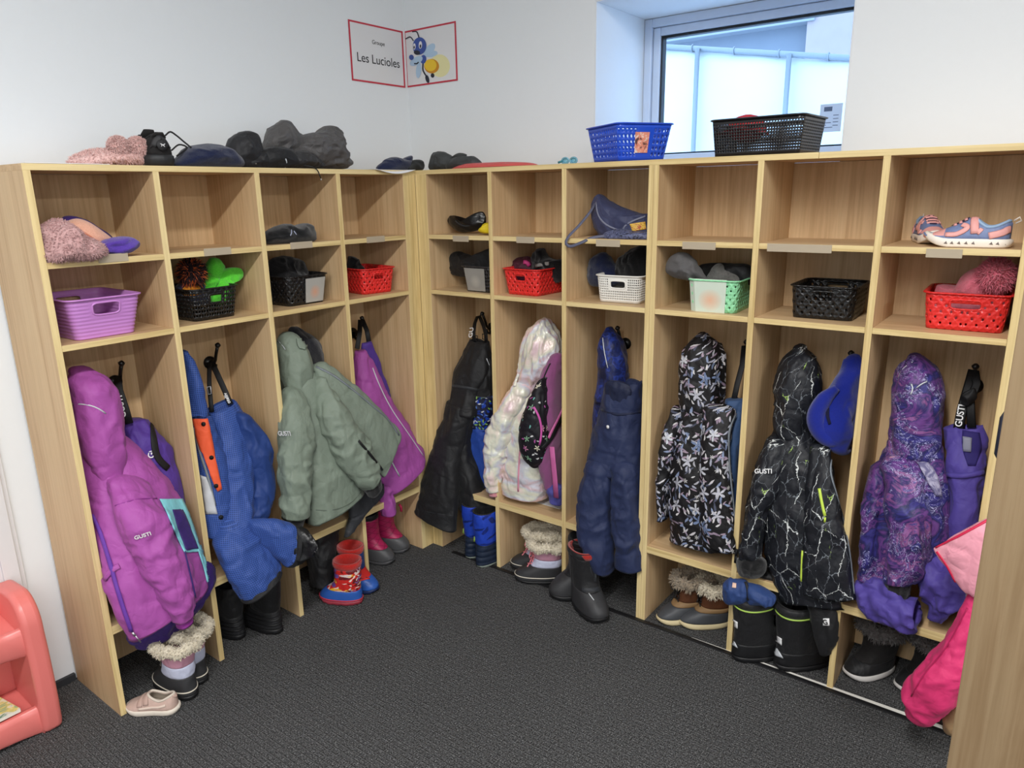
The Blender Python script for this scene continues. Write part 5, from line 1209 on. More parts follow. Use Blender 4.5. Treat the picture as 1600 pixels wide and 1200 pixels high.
# ------------------------------------------------------------------ boots and shoes
def boot(name, label, cat, heel, head, L_, Ht, W_, bands, rows=None, fur_=None, lining=None, group='winter boots', lines=(), tread=True, shaft=1.0, lean=0.0, opening=.06, seg=44, puff=None, seed=1):
    """a boot built from foot outlines stacked from sole to collar; toe along the heading (degrees); bands: (part name, top height as a share of Ht, material, bulge)"""
    t = thing(name, label, cat, (heel[0], heel[1], 0), group)
    ca, sa = math.cos(math.radians(head)), math.sin(math.radians(head))
    # z share, back, front, half width (shares of L_ and W_)
    R_ = rows or [(0, .03, .97, .90), (.05, .0, 1., 1.), (.12, .0, 1., .98), (.20, .01, .97, .95), (.28, .02, .89, .92), (.35, .03, .78, .90), (.42, .035, .67, .90), (.52, .03, .60, .94), (.70, .01, .58, 1.0), (.88, -.01, .585, 1.06), (1., -.02, .60, 1.10)]
    A = np.array([(z*Ht, b*L_, f*L_*(1 if z < .4 else shaft), w*W_/2) for z, b, f, w in R_])
    n = max(26, int(Ht/.0038)); Q = crom(A, n)
    ph = np.linspace(0, 2*np.pi, seg, endpoint=False); c, s = np.cos(ph), np.sin(ph)
    def ring(q, out=0.0, k=1.0, dz=0.0):
        z, b, f, w = q; m = (b+f)/2; h = (f-b)/2*k+out; w = w*k+out
        bal = 1+.10*c*max(0, 1-z/(.4*Ht))
        x = m+h*np.sign(c)*np.abs(c)**.86+lean*z; y = w*np.sign(s)*np.abs(s)**.86*bal
        zz = np.full_like(x, z+dz)
        if z < .2*Ht: zz = zz+.010*np.clip((x-.72*L_)/(.28*L_), 0, 1)**2*(1-z/(.2*Ht))*1.0
        return np.stack([heel[0]+ca*x-sa*y, heel[1]+sa*x+ca*y, zz+.0008], 1)
    prev = 0; parts = []
    for (pn, top_, mat, bulge) in bands:
        ks = [i for i in range(n) if prev-1e-6 <= Q[i, 0]/Ht <= top_+1e-6]
        a = max(0, ks[0]-1); b = ks[-1]; V = []
        V.append(ring(Q[a], -.002))
        for i in range(a, b+1):
            tt = (i-a)/max(1, b-a); o = bulge*math.sin(math.pi*min(1, max(0, tt)))**.5
            r = ring(Q[i], o)
            if puff and pn == puff[0]:
                d = puff[1]*(np.abs(math.sin(math.pi*Q[i, 0]/puff[2]))**.6-.5); cen = r.mean(0); v = r-cen; v[:, 2] = 0
                r = r+v/np.linalg.norm(v, axis=1, keepdims=True)*d
            if pn == 'sole' and tread:
                cen = r.mean(0); v = r-cen; v[:, 2] = 0
                r = r+v/np.linalg.norm(v, axis=1, keepdims=True)*(.0016*np.sign(np.sin(ph*17))*(1 if i < a+max(2, (b-a)*.6) else 0))[:, None]
            V.append(r)
        V.append(ring(Q[b], -.002))
        V = np.array(V); N = len(V)
        if pn not in ('sole',):
            V = V+(.0016*wrinkle(V, (46, 46, 46), seed)[..., None])*np.array([ca, sa, .2])
        mb = MB(); fs = [(i*seg+k, i*seg+(k+1) % seg, (i+1)*seg+(k+1) % seg, (i+1)*seg+k) for i in range(N-1) for k in range(seg)]
        if prev == 0: fs.append(tuple(range(seg))[::-1])
        uvq = [[(W_*1.6*kk/seg, V[ii, 0, 2]) for ii, kk in ((i, k), (i, k+1), (i+1, k+1), (i+1, k))] for i in range(N-1) for k in range(seg)]
        if prev == 0: uvq.append(None)
        mb.add(V.reshape(-1, 3), fs, uvq); o = mb.build(pn, mat, t); parts.append(o); prev = top_
    # lining
    V = [ring(Q[-1], -.0015), ring(Q[-1], .001, 1, .003), ring(Q[-1], 0, .90, .003)]
    for k in range(1, 6):
        i_ = int(np.argmin(np.abs(Q[:, 0]-(Q[-1, 0]-opening*k/5)))); V.append(ring(Q[i_], -.004, .97))
    V = np.array(V); N = len(V); mb = MB()
    fs = [(i*seg+k, i*seg+(k+1) % seg, (i+1)*seg+(k+1) % seg, (i+1)*seg+k) for i in range(N-1) for k in range(seg)]
    fs.append(tuple((N-1)*seg+k for k in range(seg))); mb.add(V.reshape(-1, 3), fs); mb.build('lining', lining or BLACKC, t)
    for (pn, zf, r_, mat, a0, a1) in lines:
        i = min(n-1, max(0, int(np.argmin(np.abs(Q[:, 0]-zf*Ht))))); rg = ring(Q[i], .0022); kk = [k for k in range(seg) if a0 <= k/seg <= a1]
        mb = MB(); mb.tube([rg[k] for k in kk], [(r_*.6, r_)]*len(kk), 6, closed=(len(kk) == seg), flat=(0, 0, 1) if False else [(rg[k]-rg.mean(0))*np.array([1, 1, 0])+1e-6 for k in kk]); mb.build(pn, mat, t)
    if fur_:
        mat, r_, cnt, ln = fur_
        rg = ring(Q[-1], .002, 1, -.004); mb = MB(); mb.tube([q+np.array([0, 0, .004*math.sin(k*.9+seed)]) for k, q in enumerate(rg)], [r_*(1+.12*math.sin(k*2.1+seed)) for k in range(seg)], 12, closed=True)
        cu = mb.build('fur_collar', mat, t); furry(cu, 'fur_tufts', cnt, ln, ln*.22, mat, cu, seed=seed)
    return t, parts
SHEAR = fuzzy('cream_shearling', (236, 226, 204), (176, 160, 130), 180, 1.0); GFUR = fuzzy('grey_fur', (112, 106, 104), (60, 56, 56), 160, 1.0); BFUR = fuzzy('beige_fur', (176, 160, 138), (110, 92, 74), 180, 1.0)
RUB = plain('dark_rubber', (52, 52, 54), .55, noise=(90, .25, .15)); RUBB = plain('black_rubber', (22, 22, 24), .5); RUBL = plain('grey_rubber', (74, 74, 76), .5); SOLE = plain('brown_sole', (92, 80, 66), .7); CREAM = plain('cream_sole', (206, 190, 150), .6)
PINKN = cloth('pink_nylon', (206, 150, 170)); WHN = cloth('pale_pearl_nylon', (196, 200, 222)); 
LINE = plain('cream_line', (214, 206, 190), .6); LIME = plain('lime_line', (170, 204, 92), .5)
SHROWS = [(0, .03, .97, .90), (.05, .0, 1., 1.), (.12, .0, 1., .98), (.20, .01, .97, .95), (.28, .02, .89, .92), (.35, .03, .78, .90), (.42, .035, .67, .90), (.52, .03, .60, .92), (.70, .01, .58, .96), (.86, -.02, .60, 1.06), (1., -.07, .66, 1.26)]
std = lambda cuff, rub=RUB, mid=WHN, sole=RUBB: [('sole', .10, sole, .0015), ('rubber_shell', .42, rub, .002), ('upper', .64, mid, .002), ('cuff', 1.0, cuff, .002)]
def laces(t, parts, heel, head, L_, Ht, mat, z0=.42, z1=.68, n=3):
    ca, sa = math.cos(math.radians(head)), math.sin(math.radians(head)); tr = BVHTree.FromPolygons(*_poly(parts))
    f = lambda x, y, z: np.array([heel[0]+ca*x-sa*y, heel[1]+sa*x+ca*y, z])
    def hit(y, z):
        h = tr.ray_cast(Vector(f(L_*1.6, y, z)), Vector((-ca, -sa, 0)), 1)
        return None if h[0] is None else np.array(h[0])+np.array([ca, sa, 0])*.003
    for k in range(n):
        z = (z0+(z1-z0)*k/max(1, n-1))*Ht
        for sg in (1, -1):
            ps = [hit(sg*y, z+dz) for y, dz in ((-.014, -.006), (-.006, -.002), (.006, .004), (.014, .008))]
            ps = [p for p in ps if p is not None]
            if len(ps) > 2: m = MB(); m.tube(ps, .0022, 6); m.build('lace', mat, t)
    p = hit(0, z1*Ht)
    if p is not None:
        for sg in (1, -1):
            q = [p+f(x, sg*y, z)-f(0, 0, 0) for x, y, z in ((0, 0, 0), (.010, .012, .010), (.014, .024, .002), (.010, .014, -.012), (.002, .002, -.002), (.014, .012, -.03))]
            m = MB(); m.tube([tuple(r) for r in crom(np.array(q), 16)], .0022, 6); m.build('lace_bow', mat, t)
def _poly(objs):
    vs = []; fs = []
    for o in objs:
        b = len(vs); vs += [tuple(v.co) for v in o.data.vertices]; fs += [tuple(b+i for i in p.vertices) for p in o.data.polygons]
    return vs, fs

# leftmost bay
boot('boot', 'pink and pearl boot with thick cream shearling collar behind the beige sneaker', 'boot', (.102, -1.125), 184, .175, .180, .080, std(PINKN), fur_=(SHEAR, .0165, 2600, .006), lining=SHEAR, rows=SHROWS, lines=[('sole_line', .17, .0022, LINE, 0, 1)], seed=1)
boot('boot', 'pink and pearl shearling boot under the magenta sleeve, farther into the leftmost bay', 'boot', (.062, -1.066), 190, .175, .180, .080, std(PINKN), fur_=(SHEAR, .0165, 2600, .006), lining=SHEAR, rows=SHROWS, lines=[('sole_line', .17, .0022, LINE, 0, 1)], seed=2)
# bay 2
for lab, h, hd_ in (('black ribbed boot under the blue pants, nearer the second divider', (.030, -.775), 185), ('black ribbed boot deep in shadow beneath the blue pants', (-.045, -.870), 180)):
    boot('boot', lab, 'boot', h, hd_, .19, .19, .076, [('sole', .12, RUBB, .0015), ('rubber_shell', .45, plain('charcoal_rubber', (34, 34, 36), .55), .002), ('upper', 1.0, BLACKC, .002)], lines=[('heel_rib', z, .003, RUBB, 0, 1) for z in (.2, .28, .36)], seed=3)
# bay 3: red and blue children's boots
KID = printed('patchwork_print', (206, 44, 40), [('leaf', 60, .012, .0075, .8, [(240, 200, 60), (40, 90, 180), (30, 32, 40), (232, 232, 228)]), ('flower', 50, .008, 4, .7, [(60, 130, 200), (250, 210, 70), (206, 44, 40)]), ('leaf', 90, .007, .0018, .6, [(20, 20, 24), (245, 240, 230)])], .45)
REDN = cloth('red_nylon', (204, 40, 36)); BRUB = plain('blue_rubber', (44, 88, 168), .4, .5)
REDF = fuzzy('red_fleece', (196, 40, 34), None, 260, .7)
kb1, kp1 = boot('boot', 'red and blue patchwork-print child boot standing out on the carpet', 'boot', (.108, -.485), 205, .160, .165, .075, [('sole', .10, plain('red_blue_sole', (150, 52, 66), .5), .0015), ('rubber_shell', .34, BRUB, .002), ('upper', .88, KID, .002), ('cuff', 1., REDF, .003)], lining=REDF, lines=[('sole_line', .13, .0022, plain('red_line', (206, 60, 70), .5), 0, 1)], seed=5)
boot('boot', 'blue and red child boot half behind the patchwork one, against the third divider', 'boot', (-.055, -.432), 8, .160, .165, .075, [('sole', .10, plain('dark_blue_sole', (24, 40, 84), .5), .0015), ('rubber_shell', .36, BRUB, .002), ('instep_band', .5, REDN, .002), ('upper', .88, cloth('blue_nylon', (34, 56, 112)), .002), ('cuff', 1., REDF, .003)], lining=REDF, seed=6)
m = MB(); q = at(566, 903, x=.10); m.tube([q+np.array([0, -.008, -.006]), q+np.array([.02, .004, .002]), q+np.array([.024, .012, .0]), q+np.array([.004, .016, -.004])], .003, 6); m.build('pull_loop', REDN, kb1)
# bay 4: magenta quilted boots
def quilted(name, rgb, size):
    g = NT(name); uv = g.coord('UV'); c = lin(rgb)
    b = g.node('ShaderNodeTexBrick'); g.put(b.inputs['Vector'], g.mapping(uv, (1, 1, 1), (0, 0, math.radians(45)))); b.offset = 0; b.inputs['Scale'].default_value = 1
    b.inputs['Brick Width'].default_value = size; b.inputs['Row Height'].default_value = size; b.inputs['Mortar Size'].default_value = size*.10; b.inputs['Mortar Smooth'].default_value = 1.0
    return g.out(g.mix(g.math('MULTIPLY', b.outputs['Fac'], .7), c, tuple(x*.3 for x in c)), .45, g.bump(b.outputs['Fac'], -1.0, .004), spec=.4)
RASP = quilted('raspberry_quilt', (168, 34, 84), .017)
for lab, h, hd_ in (('raspberry quilted boot with grey rubber foot, nearer the third divider', (-.165, -.262), 14), ('raspberry quilted boot with grey rubber foot, farther towards the corner', (-.185, -.165), 18)):
    tt, pp = boot('boot', lab, 'boot', h, hd_, .165, .20, .075, [('sole', .08, RUBL, .0015), ('rubber_shell', .32, RUBL, .002), ('upper', .92, RASP, .002), ('cuff', 1., BLACKC, .001)], seed=7)
m = MB(); q = at(624, 795, x=-.06); m.tube([q+np.array([0, 0, .02]), q+np.array([.006, .004, .008]), q+np.array([.004, .006, -.012])], .005, 6); m.build('pull_tab', plain('pink_tab', (214, 50, 96), .5), tt)
# back wall bay 1: cobalt boots
CBN = printed('cobalt_boot', (34, 66, 178), [('leaf', 34, .022, .004, .7, [(16, 24, 60), (20, 30, 90)])], .5)
NRB = plain('navy_rubber', (26, 38, 58), .5)
for i, (lab, h, hd_) in enumerate((('cobalt blue tall boot with lime toggles, nearer the upright', (.288, -.052), 88), ('cobalt blue tall boot with lime toggles under the black snow pants', (.205, -.022), 86))):
    tt, pp = boot('boot', lab, 'boot', h, hd_, .185, .225, .078, [('sole', .06, plain('pale_sole_edge', (150, 160, 150), .6), .001), ('rubber_shell', .42, NRB, .001), ('upper', 1., CBN, .002)], puff=('rubber_shell', .004, .022), seed=9,
        rows=[(0, .03, .97, .90), (.05, .0, 1., 1.), (.10, .0, 1., .98), (.18, .01, .97, .95), (.25, .02, .89, .92), (.31, .03, .78, .90), (.38, .035, .67, .90), (.50, .03, .60, .94), (.70, .01, .58, 1.0), (.88, -.01, .585, 1.04), (1., -.01, .60, 1.04)])
    for dz in (.205, .150, .095):
        q = np.array([h[0]-.043, h[1]+.045, dz]); m = MB(); m.tube([q+np.array([-.004, -.002, .008]), q+np.array([-.005, -.004, -.012])], [.005, .0055], 8); m.build('toggle', LIME, tt)
# bay 2: pink shearling boots
for lab, h, hd_, sd in (('pink and white boot with beige fur collar, nearer of the pair under the backpack', (.612, .062), 212, 11), ('pink and white boot with beige fur collar, farther of the pair against the upright', (.545, .125), 212, 12)):
    tt, pp = boot('boot', lab, 'boot', h, hd_, .185, .158, .080, std(PINKN, RUB, WHN), fur_=(SHEAR, .0165, 2600, .006), lining=SHEAR, rows=SHROWS, lines=[('sole_line', .17, .0020, LINE, 0, 1)], seed=sd)
    laces(tt, pp, h, hd_, .185, .158, plain('pink_lace', (224, 130, 140), .6))
# bay 3: black boots with red lining
REDL = fuzzy('red_lining', (170, 44, 38), None, 260, .6)
for lab, h, hd_, sd, ln in (('black boot with red lining and cord lock, toe towards the room', (.712, -.010), -30, 13, REDL), ('black boot with drawstring top behind the red lined one', (.757, .072), 230, 14, BLACKC)):
    tt, pp = boot('boot', lab, 'boot', h, hd_, .195 if sd == 13 else .185, .225, .092, [('sole', .09, RUBB, .0015), ('rubber_shell', .40, RUB, .002), ('upper', .92, BLACKC, .002), ('cuff', 1., BLACKC, .005)], lining=ln, seed=sd)
    if sd == 13:
        strip('cord_lock', pp, [(929, 884), (930, 897), (929, 908)], .004, DARKC, tt, thick=.005); strip('ankle_strap', pp, [(910, 921), (926, 923), (944, 918)], .008, DARKC, tt, thick=.003); strip('cord', pp, [(922, 886), (924, 900), (930, 904), (936, 898), (936, 884)], .0016, DARKC, tt)
        patch('tongue', pp, ([(905, 864), (915, 876)], [(930, 862), (934, 876)]), REDL, tt, n=6, n2=6, off=.002)
        strip('reflective_edge', pp, [(920, 927), (928, 938)], .0016, SILVER, tt)
m = MB(); q = at(884, 853, y=.02); m.tube([q+np.array([-.012, -.004, .0]), q+np.array([.006, -.006, .003]), q+np.array([.012, .004, -.016])], .003, 6); m.build('drawcord', RUBB, tt)
# bay 4: brown boots
LEA = plain('brown_leather', (96, 58, 36), .5, noise=(60, .5, .4)); TANL = plain('tan_leather', (142, 112, 76), .6, noise=(60, .3, .3)); SLATE = plain('slate_rubber', (66, 68, 72), .5)
for lab, h, hd_, sd in (('brown and slate boot with cream fur collar, toe towards the left', (1.222, .150), 218, 16), ('brown and slate laced boot behind, nearer the left upright', (1.130, .150), 232, 17)):
    tt, pp = boot('boot', lab, 'boot', h, hd_, .175, .150, .078, [('sole', .16, CREAM, .002), ('rubber_shell', .40, SLATE, .002), ('tan_band', .54, TANL, .003), ('upper', 1., LEA, .002)], fur_=(BFUR if sd == 17 else SHEAR, .015, 1200, .012), lining=BFUR, tread=False, seed=sd)
    laces(tt, pp, h, hd_, .175, .150, plain('black_lace', (20, 18, 18), .6), .55, .8, 3)
# bay 5: black lime boots
for lab, h, hd_, sd in (('black lime-striped boot under the navy mitten', (1.300, -.035), 52, 18), ('black lime-striped boot beside the white square mark', (1.420, -.002), 52, 19)):
    tt, pp = boot('boot', lab, 'boot', h, hd_, .21, .215, .092, [('sole', .10, RUBB, .0015), ('rubber_shell', .30, RUBB, .002), ('upper', .90, BLACKC, .002), ('cuff', 1., cloth('black_pad', (36, 36, 38), .6), .004)], lining=BLACKC, lines=[('lime_stripe', .865, .0028, LIME, 0, 1)], seed=sd)
    dx = 0 if sd == 18 else 71; dy = 0 if sd == 18 else 21
    patch('reflector', pp, ([(1141, 964), (1142, 974)], [(1153, 972), (1153, 982)]) if sd == 18 else ([(1210, 990), (1211, 1000)], [(1222, 998), (1222, 1008)]), WEBT, tt, n=6, n2=5, off=.002)
    patch('reflector', pp, ([(1138, 992), (1139, 1004)], [(1144, 993), (1153, 1012)]) if sd == 18 else ([(1209, 1012), (1212, 1024)], [(1215, 1013), (1224, 1028)]), SILVER, tt, n=7, n2=5, off=.002)
    a, n_ = on(pp, 1188, 957) if sd == 18 else (None, None)
# bay 6: black boots with grey fur
for lab, h, hd_, sd in (('black low boot with grey fur collar and white sole', (1.700, .215), 236, 20), ('black grey-furred boot half hidden behind the hot pink sleeve', (1.835, .235), 236, 21)):
    boot('boot', lab, 'boot', h, hd_, .17, .155, .085, [('sole', .14, plain('white_sole', (206, 202, 198), .5), .002), ('rubber_shell', .36, BLACKC, .002), ('upper', 1., cloth('black_suede', (26, 24, 24), .8), .002)], fur_=(GFUR, .018, 1300, .013), lining=GFUR, tread=False, seed=sd)
# ------------------------------------------------------------------ low shoes
def sneaker(label, heel, head, z0, L_, W_, hh, mats, decor=(), sole_h=.018, spring=.010, seed=1, opening=(.285, .245, .86), toe=None, holes=False):
    t = thing('sneaker', label, 'shoe', (heel[0], heel[1], z0), 'sneakers')
    ca, sa = math.cos(math.radians(head)), math.sin(math.radians(head))
    G = lambda x, y, z: np.array([heel[0]+ca*x-sa*y, heel[1]+sa*x+ca*y, z0+z])
    wx = np.array([0, .015, .05, .12, .22, .40, .58, .74, .86, .94, .98, 1.0]); wy = np.array([0, .34, .60, .78, .84, .82, .92, 1.0, .90, .66, .40, 0])
    hx = np.array([0, .05, .12, .28, .40, .50, .60, .74, .88, .96, 1.0]); hy = np.array([.84, .98, 1.0, .92, 1.0, 1.02, .86, .66, .52, .42, .34])
    w = lambda s: np.interp(s, wx, wy)*W_/2; h = lambda s: np.interp(s, hx, hy)*hh
    sp = lambda s: spring*max(0, (s-.70)/.30)**2
    xs = .5-.5*np.cos(np.linspace(0, math.pi, 40))
    out = [(s, w(s)) for s in xs]+[(s, -w(s)) for s in xs[-2:0:-1]]
    lv = [(0, .94, 0), (.15, .99, 0), (.55, 1.03, .001), (.9, 1.02, .001), (1.0, .97, 0)]
    V = []; n = len(out)
    for (zf, k, o) in lv:
        for s, y in out: V.append(G(-.003+L_*(.5+(s-.5)*k)*1.0, y*k, .0008+sp(s)+sole_h*zf))
    m = MB(); m.add(V, [(i*n+k, i*n+(k+1) % n, (i+1)*n+(k+1) % n, (i+1)*n+k) for i in range(len(lv)-1) for k in range(n)]+[tuple(range(n))[::-1], tuple((len(lv)-1)*n+k for k in range(n))])
    m.build('sole', mats[0], t)
    def surf(s, th):
        c, sn = math.cos(th), math.sin(th); base_ = sole_h*.85+sp(s); hi = h(s)
        taper = 1-.30*(sn**1.3)
        return np.array([L_*(.004+.985*s), w(s)*.97*math.copysign(abs(c)**.75, c)*(taper if abs(c) > .01 else 1), base_+(hi-base_)*sn**.72])
    NS, NT_ = 46, 26; V = []; idx = {}
    m = MB(); xs2 = .5-.5*np.cos(np.linspace(.06, math.pi-.06, NS+1)); ths = np.linspace(0, math.pi, NT_+1)
    P_ = np.array([[surf(s, th) for th in ths] for s in xs2]); Wd = np.array([[G(*p) for p in r] for r in P_])
    Wd = Wd+.0012*wrinkle(Wd, (60, 60, 60), seed)[..., None]*np.array([0, 0, 1.])
    fs = []; mi = []
    for i in range(NS):
        for k in range(NT_):
            s, th = (xs2[i]+xs2[i+1])/2, (ths[k]+ths[k+1])/2
            if ((s-opening[0])/opening[1])**2+((th-math.pi/2)/opening[2])**2 < 1: continue
            fs.append((i*(NT_+1)+k, (i+1)*(NT_+1)+k, (i+1)*(NT_+1)+k+1, i*(NT_+1)+k+1)); mi.append(2 if toe and s > toe[0] and abs(th-math.pi/2) < 1.3 else 0)
    fs.append(tuple(range(NT_+1))); mi.append(0)
    m.add(Wd.reshape(-1, 3), fs); m.mi = mi
    o = m.build('upper', [mats[1], mats[2]]+([toe[1]] if toe else []), t)
    bm = bmesh.new(); bm.from_mesh(o.data); bmesh.ops.recalc_face_normals(bm, faces=bm.faces)
    bm.to_mesh(o.data); bm.free()
    md = o.modifiers.new('solid', 'SOLIDIFY'); md.thickness = .0045; md.offset = -1 if True else 0; md.material_offset = 1; md.use_quality_normals = True
    m = MB(); nb = [(s, y) for s, y in out]; m.add([G(L_*(.5+(s-.5)*.9), y*.86, sole_h*.9+sp(s)) for s, y in nb], [tuple(range(n))]); m.build('insole', mats[2], t, smooth=False)
    def nrm(s, th):
        a = surf(s, th+.03)-surf(s, th-.03); b = surf(min(1, s+.02), th)-surf(max(0, s-.02), th); q = np.cross(b, a); q /= np.linalg.norm(q)+1e-9
        return q if np.dot(q, surf(s, th)-np.array([L_*s, 0, 0])) > 0 else -q
    for (nm, pts, r, mat, th_) in decor:
        Q = []; N = []
        A = crom(np.array([(a, math.radians(b), 0) for a, b in pts], float), 18) if len(pts) > 2 else np.linspace(np.array([pts[0][0], math.radians(pts[0][1]), 0]), np.array([pts[1][0], math.radians(pts[1][1]), 0]), 8)
        for s, th, _ in A:
            q = surf(s, th); k = nrm(s, th); Q.append(G(*(q+k*.0012))); e = G(*(q+k))-G(*q); N.append(e)
        m = MB(); m.tube(Q, [(th_, r)]*len(Q), 8, flat=N); m.build(nm, mat, t)
    # padded collar edge
    Q = []
    for a in np.linspace(0, 2*math.pi, 40, endpoint=False):
        s = opening[0]+opening[1]*math.cos(a); th = math.pi/2+opening[2]*math.sin(a); s = min(max(s, .02), .98); Q.append(G(*(surf(s, th))))
    m = MB(); m.tube(Q, .0035, 8, closed=True); m.build('collar', mats[3] if len(mats) > 3 else mats[1], t)
    return t, G, surf, nrm
BEIGE = plain('beige_suede', (196, 168, 156), .85, noise=(120, .25, .3)); BST = plain('beige_strap', (182, 154, 142), .8)
BLN = plain('shoe_lining', (176, 164, 150), .9)
sneaker('beige sneaker with touch straps lying beside the locker end panel', (.108, -1.176), 214, 0, .150, .068, .058, (plain('shoe_sole', (220, 210, 196), .6), BEIGE, BLN, plain('shoe_rim', (206, 194, 180), .8)),
    [('strap', [(.52, 20), (.54, 60), (.55, 90), (.54, 120), (.52, 160)], .008, BST, .0022), ('strap', [(.64, 20), (.66, 60), (.67, 90), (.66, 120), (.64, 160)], .008, BST, .0022),
     ('side_stripe', [(.14, 160), (.3, 166), (.5, 170), (.66, 168)], .0035, plain('beige_stripe', (214, 194, 180), .7), .001), ('side_stripe', [(.14, 20), (.3, 14), (.5, 10), (.66, 12)], .0035, plain('beige_stripe', (214, 194, 180), .7), .001),
     ('heel_tab', [(.02, 60), (.015, 90), (.02, 120)], .007, BST, .002)], sole_h=.017, spring=.006)
# ------------------------------------------------------------------ things on the locker tops
PFUR = fuzzy('pink_fur', (238, 200, 194), (214, 160, 154), 140, .8, .35); BFL = fuzzy('black_fleece', (24, 24, 26), None, 260, .6); NVF = fuzzy('navy_fleece', (32, 40, 72), (18, 22, 40), 260, .6)
ZT = H+.0008
def ball(name, c, r, mat, parent, sq=(1, 1, 1), nz=.0, seed=1):
    V = []; fs = []; nu, nv = 28, 18
    for i in range(nv+1):
        t = math.pi*i/nv
        for k in range(nu):
            p = 2*math.pi*k/nu; V.append((math.sin(t)*math.cos(p), math.sin(t)*math.sin(p), math.cos(t)))
    V = np.array(V); rr = 1+nz*wrinkle(V*.2+seed, (16, 16, 16), seed)[:, None]; V = V*rr*np.array(sq)*r+np.array(c)
    for i in range(nv):
        for k in range(nu): fs.append((i*nu+k, (i+1)*nu+k, (i+1)*nu+(k+1) % nu, i*nu+(k+1) % nu))
    m = MB(); m.add(V, fs); return m.build(name, mat, parent, merge=1e-6)
def lump(name, label, cat, side, pts, mat, d, th, group=None, part='body', zmin=None, lap=None, wr=(.010, (24, 24, 24), 1), fuz=None):
    c = P(side, sum(p[0] for p in pts)/len(pts), max(p[1] for p in pts), d)
    t = thing(name, label, cat, c if zmin is None else (c[0], c[1], zmin), group)
    b = blob(part, side, pts, mat, t, d, th, lap=lap, zmin=zmin, wr=wr)
    if fuz: furry(b, 'fuzz', fuz[0], fuz[1], fuz[1]*.12, mat, b)
    return t, b
o = box('paper_sheet', (-.20, -1.275, ZT), (-.004, -1.085, ZT+.0012), plain('white_paper', (236, 236, 238), .6), None, 0); tag(o, 'white papers lying under the fluffy pink hat on the locker top', 'paper')
ph, pb_ = lump('fluffy_hat', 'fluffy pale pink hat with two round puffs on the left locker top', 'hat', 'L', [(108, 250), (126, 240), (152, 234), (180, 238), (210, 240), (231, 238), (234, 246), (234, 262), (180, 262), (120, 262)], PFUR, -.11, .07, None, 'band', ZT+.0014, fuz=(5000, .008))
for u, v, r in ((185, 229, 19), (215, 231, 20)):
    c = P('L', u, v, -.06); rr = np.linalg.norm(P('L', u+r, v, -.07)-c)*.62
    b = ball('puff', (c[0], c[1], max(c[2], ZT+rr)), rr, PFUR, ph, nz=.05); furry(b, 'fuzz', 3000, .007, .0012, PFUR, b, seed=int(u))
sk = at(255, 252, x=-.012)
BKS = plain('black_suede', (32, 32, 34), .75, noise=(140, .3, .3))
so_, G_, sf_, nf_ = sneaker('black sneaker seen from its heel with loose laces on the locker top', (-.012, sk[1]+.001), 174, ZT, .205, .096, .084, (plain('black_shoe_sole', (42, 43, 45), .55), BKS, plain('black_lining', (18, 18, 19), .9)),
    [('heel_counter', [(.03, 20), (.012, 60), (.01, 90), (.012, 120), (.03, 160)], .008, plain('black_panel', (44, 44, 46), .6), .002), ('heel_panel', [(.05, 15), (.02, 40), (.02, 140), (.05, 165)], .003, plain('black_panel', (44, 44, 46), .6), .002)], sole_h=.028, spring=.008)
LOG = plain('white_mark', (220, 220, 222), .5)
a = G_(-.006, 0, .052); r = G_(0, -1, 0)-G_(0, 0, 0); up = np.array([0, 0, 1.]); n_ = G_(-1, 0, 0)-G_(0, 0, 0)
m = MB(); m.tube([a-n_*.002, a+n_*.0015], .014, 24); m.build('heel_badge', plain('black_panel', (44, 44, 46), .6), so_)
cat_ = [(-.9, .55), (-.5, .62), (-.2, .35), (.25, .25), (.6, .55), (.95, .6), (.7, .3), (.45, .05), (.5, -.35), (.75, -.7), (.4, -.55), (.1, -.1), (-.2, -.05), (-.35, -.45), (-.6, -.6), (-.45, -.2), (-.45, .2)]
Q = [a+n_*.0028+r*x*.0075+up*y*.0065 for x, y in cat_]; m = MB(); m.add(Q, [tuple(range(len(Q)))]); m.build('heel_mark', LOG, so_, smooth=False, solid=.0006)
for ps in ([(258, 212, -.05), (266, 206, -.05), (276, 212, -.05), (288, 222, -.04), (299, 231, -.03)], [(268, 235, -.05), (280, 226, -.05), (292, 230, -.04), (284, 238, -.03), (276, 244, -.03)]):
    m = MB(); m.tube(list(crom(np.array([P('L', *p) for p in ps]), 18)), .0024, 6); m.build('lace', BLACKC, so_)
m = MB(); m.tube([G_(.014, -.016, .072), G_(.006, -.008, .082), G_(.007, .008, .082), G_(.015, .016, .073)], .0045, 8); m.build('heel_tab', BKS, so_)
m = MB(); m.tube([G_(.090, 0, .066), G_(.078, 0, .084), G_(.070, 0, .096)], [(.004, .022), (.004, .020), (.003, .014)], 10, flat=G_(1, 0, .5)-G_(0, 0, 0)); m.build('tongue', BKS, so_)
lump('hat', 'navy fleece hat lying flat beside the black sneaker', 'hat', 'L', [(279, 262), (281, 242), (298, 229), (322, 225), (345, 228), (366, 238), (374, 262)], NVF, -.05, .06, None, 'crown', ZT)
mt_, mb_ = lump('glove', 'black glove lying on the locker top beside the grey snow pants', 'glove', 'L', [(390, 262), (395, 240), (412, 232), (440, 230), (458, 238), (470, 262)], BLACKC, -.035, .035, 'black gloves on the locker top', 'palm', ZT, wr=(.008, (34, 34, 34), 3))
strip('clip', mb_, [(398, 238), (396, 248), (400, 256)], .002, METAL, mt_); strip('cord', mb_, [(446, 248), (450, 254), (445, 262)], .0018, SILVER, mt_)
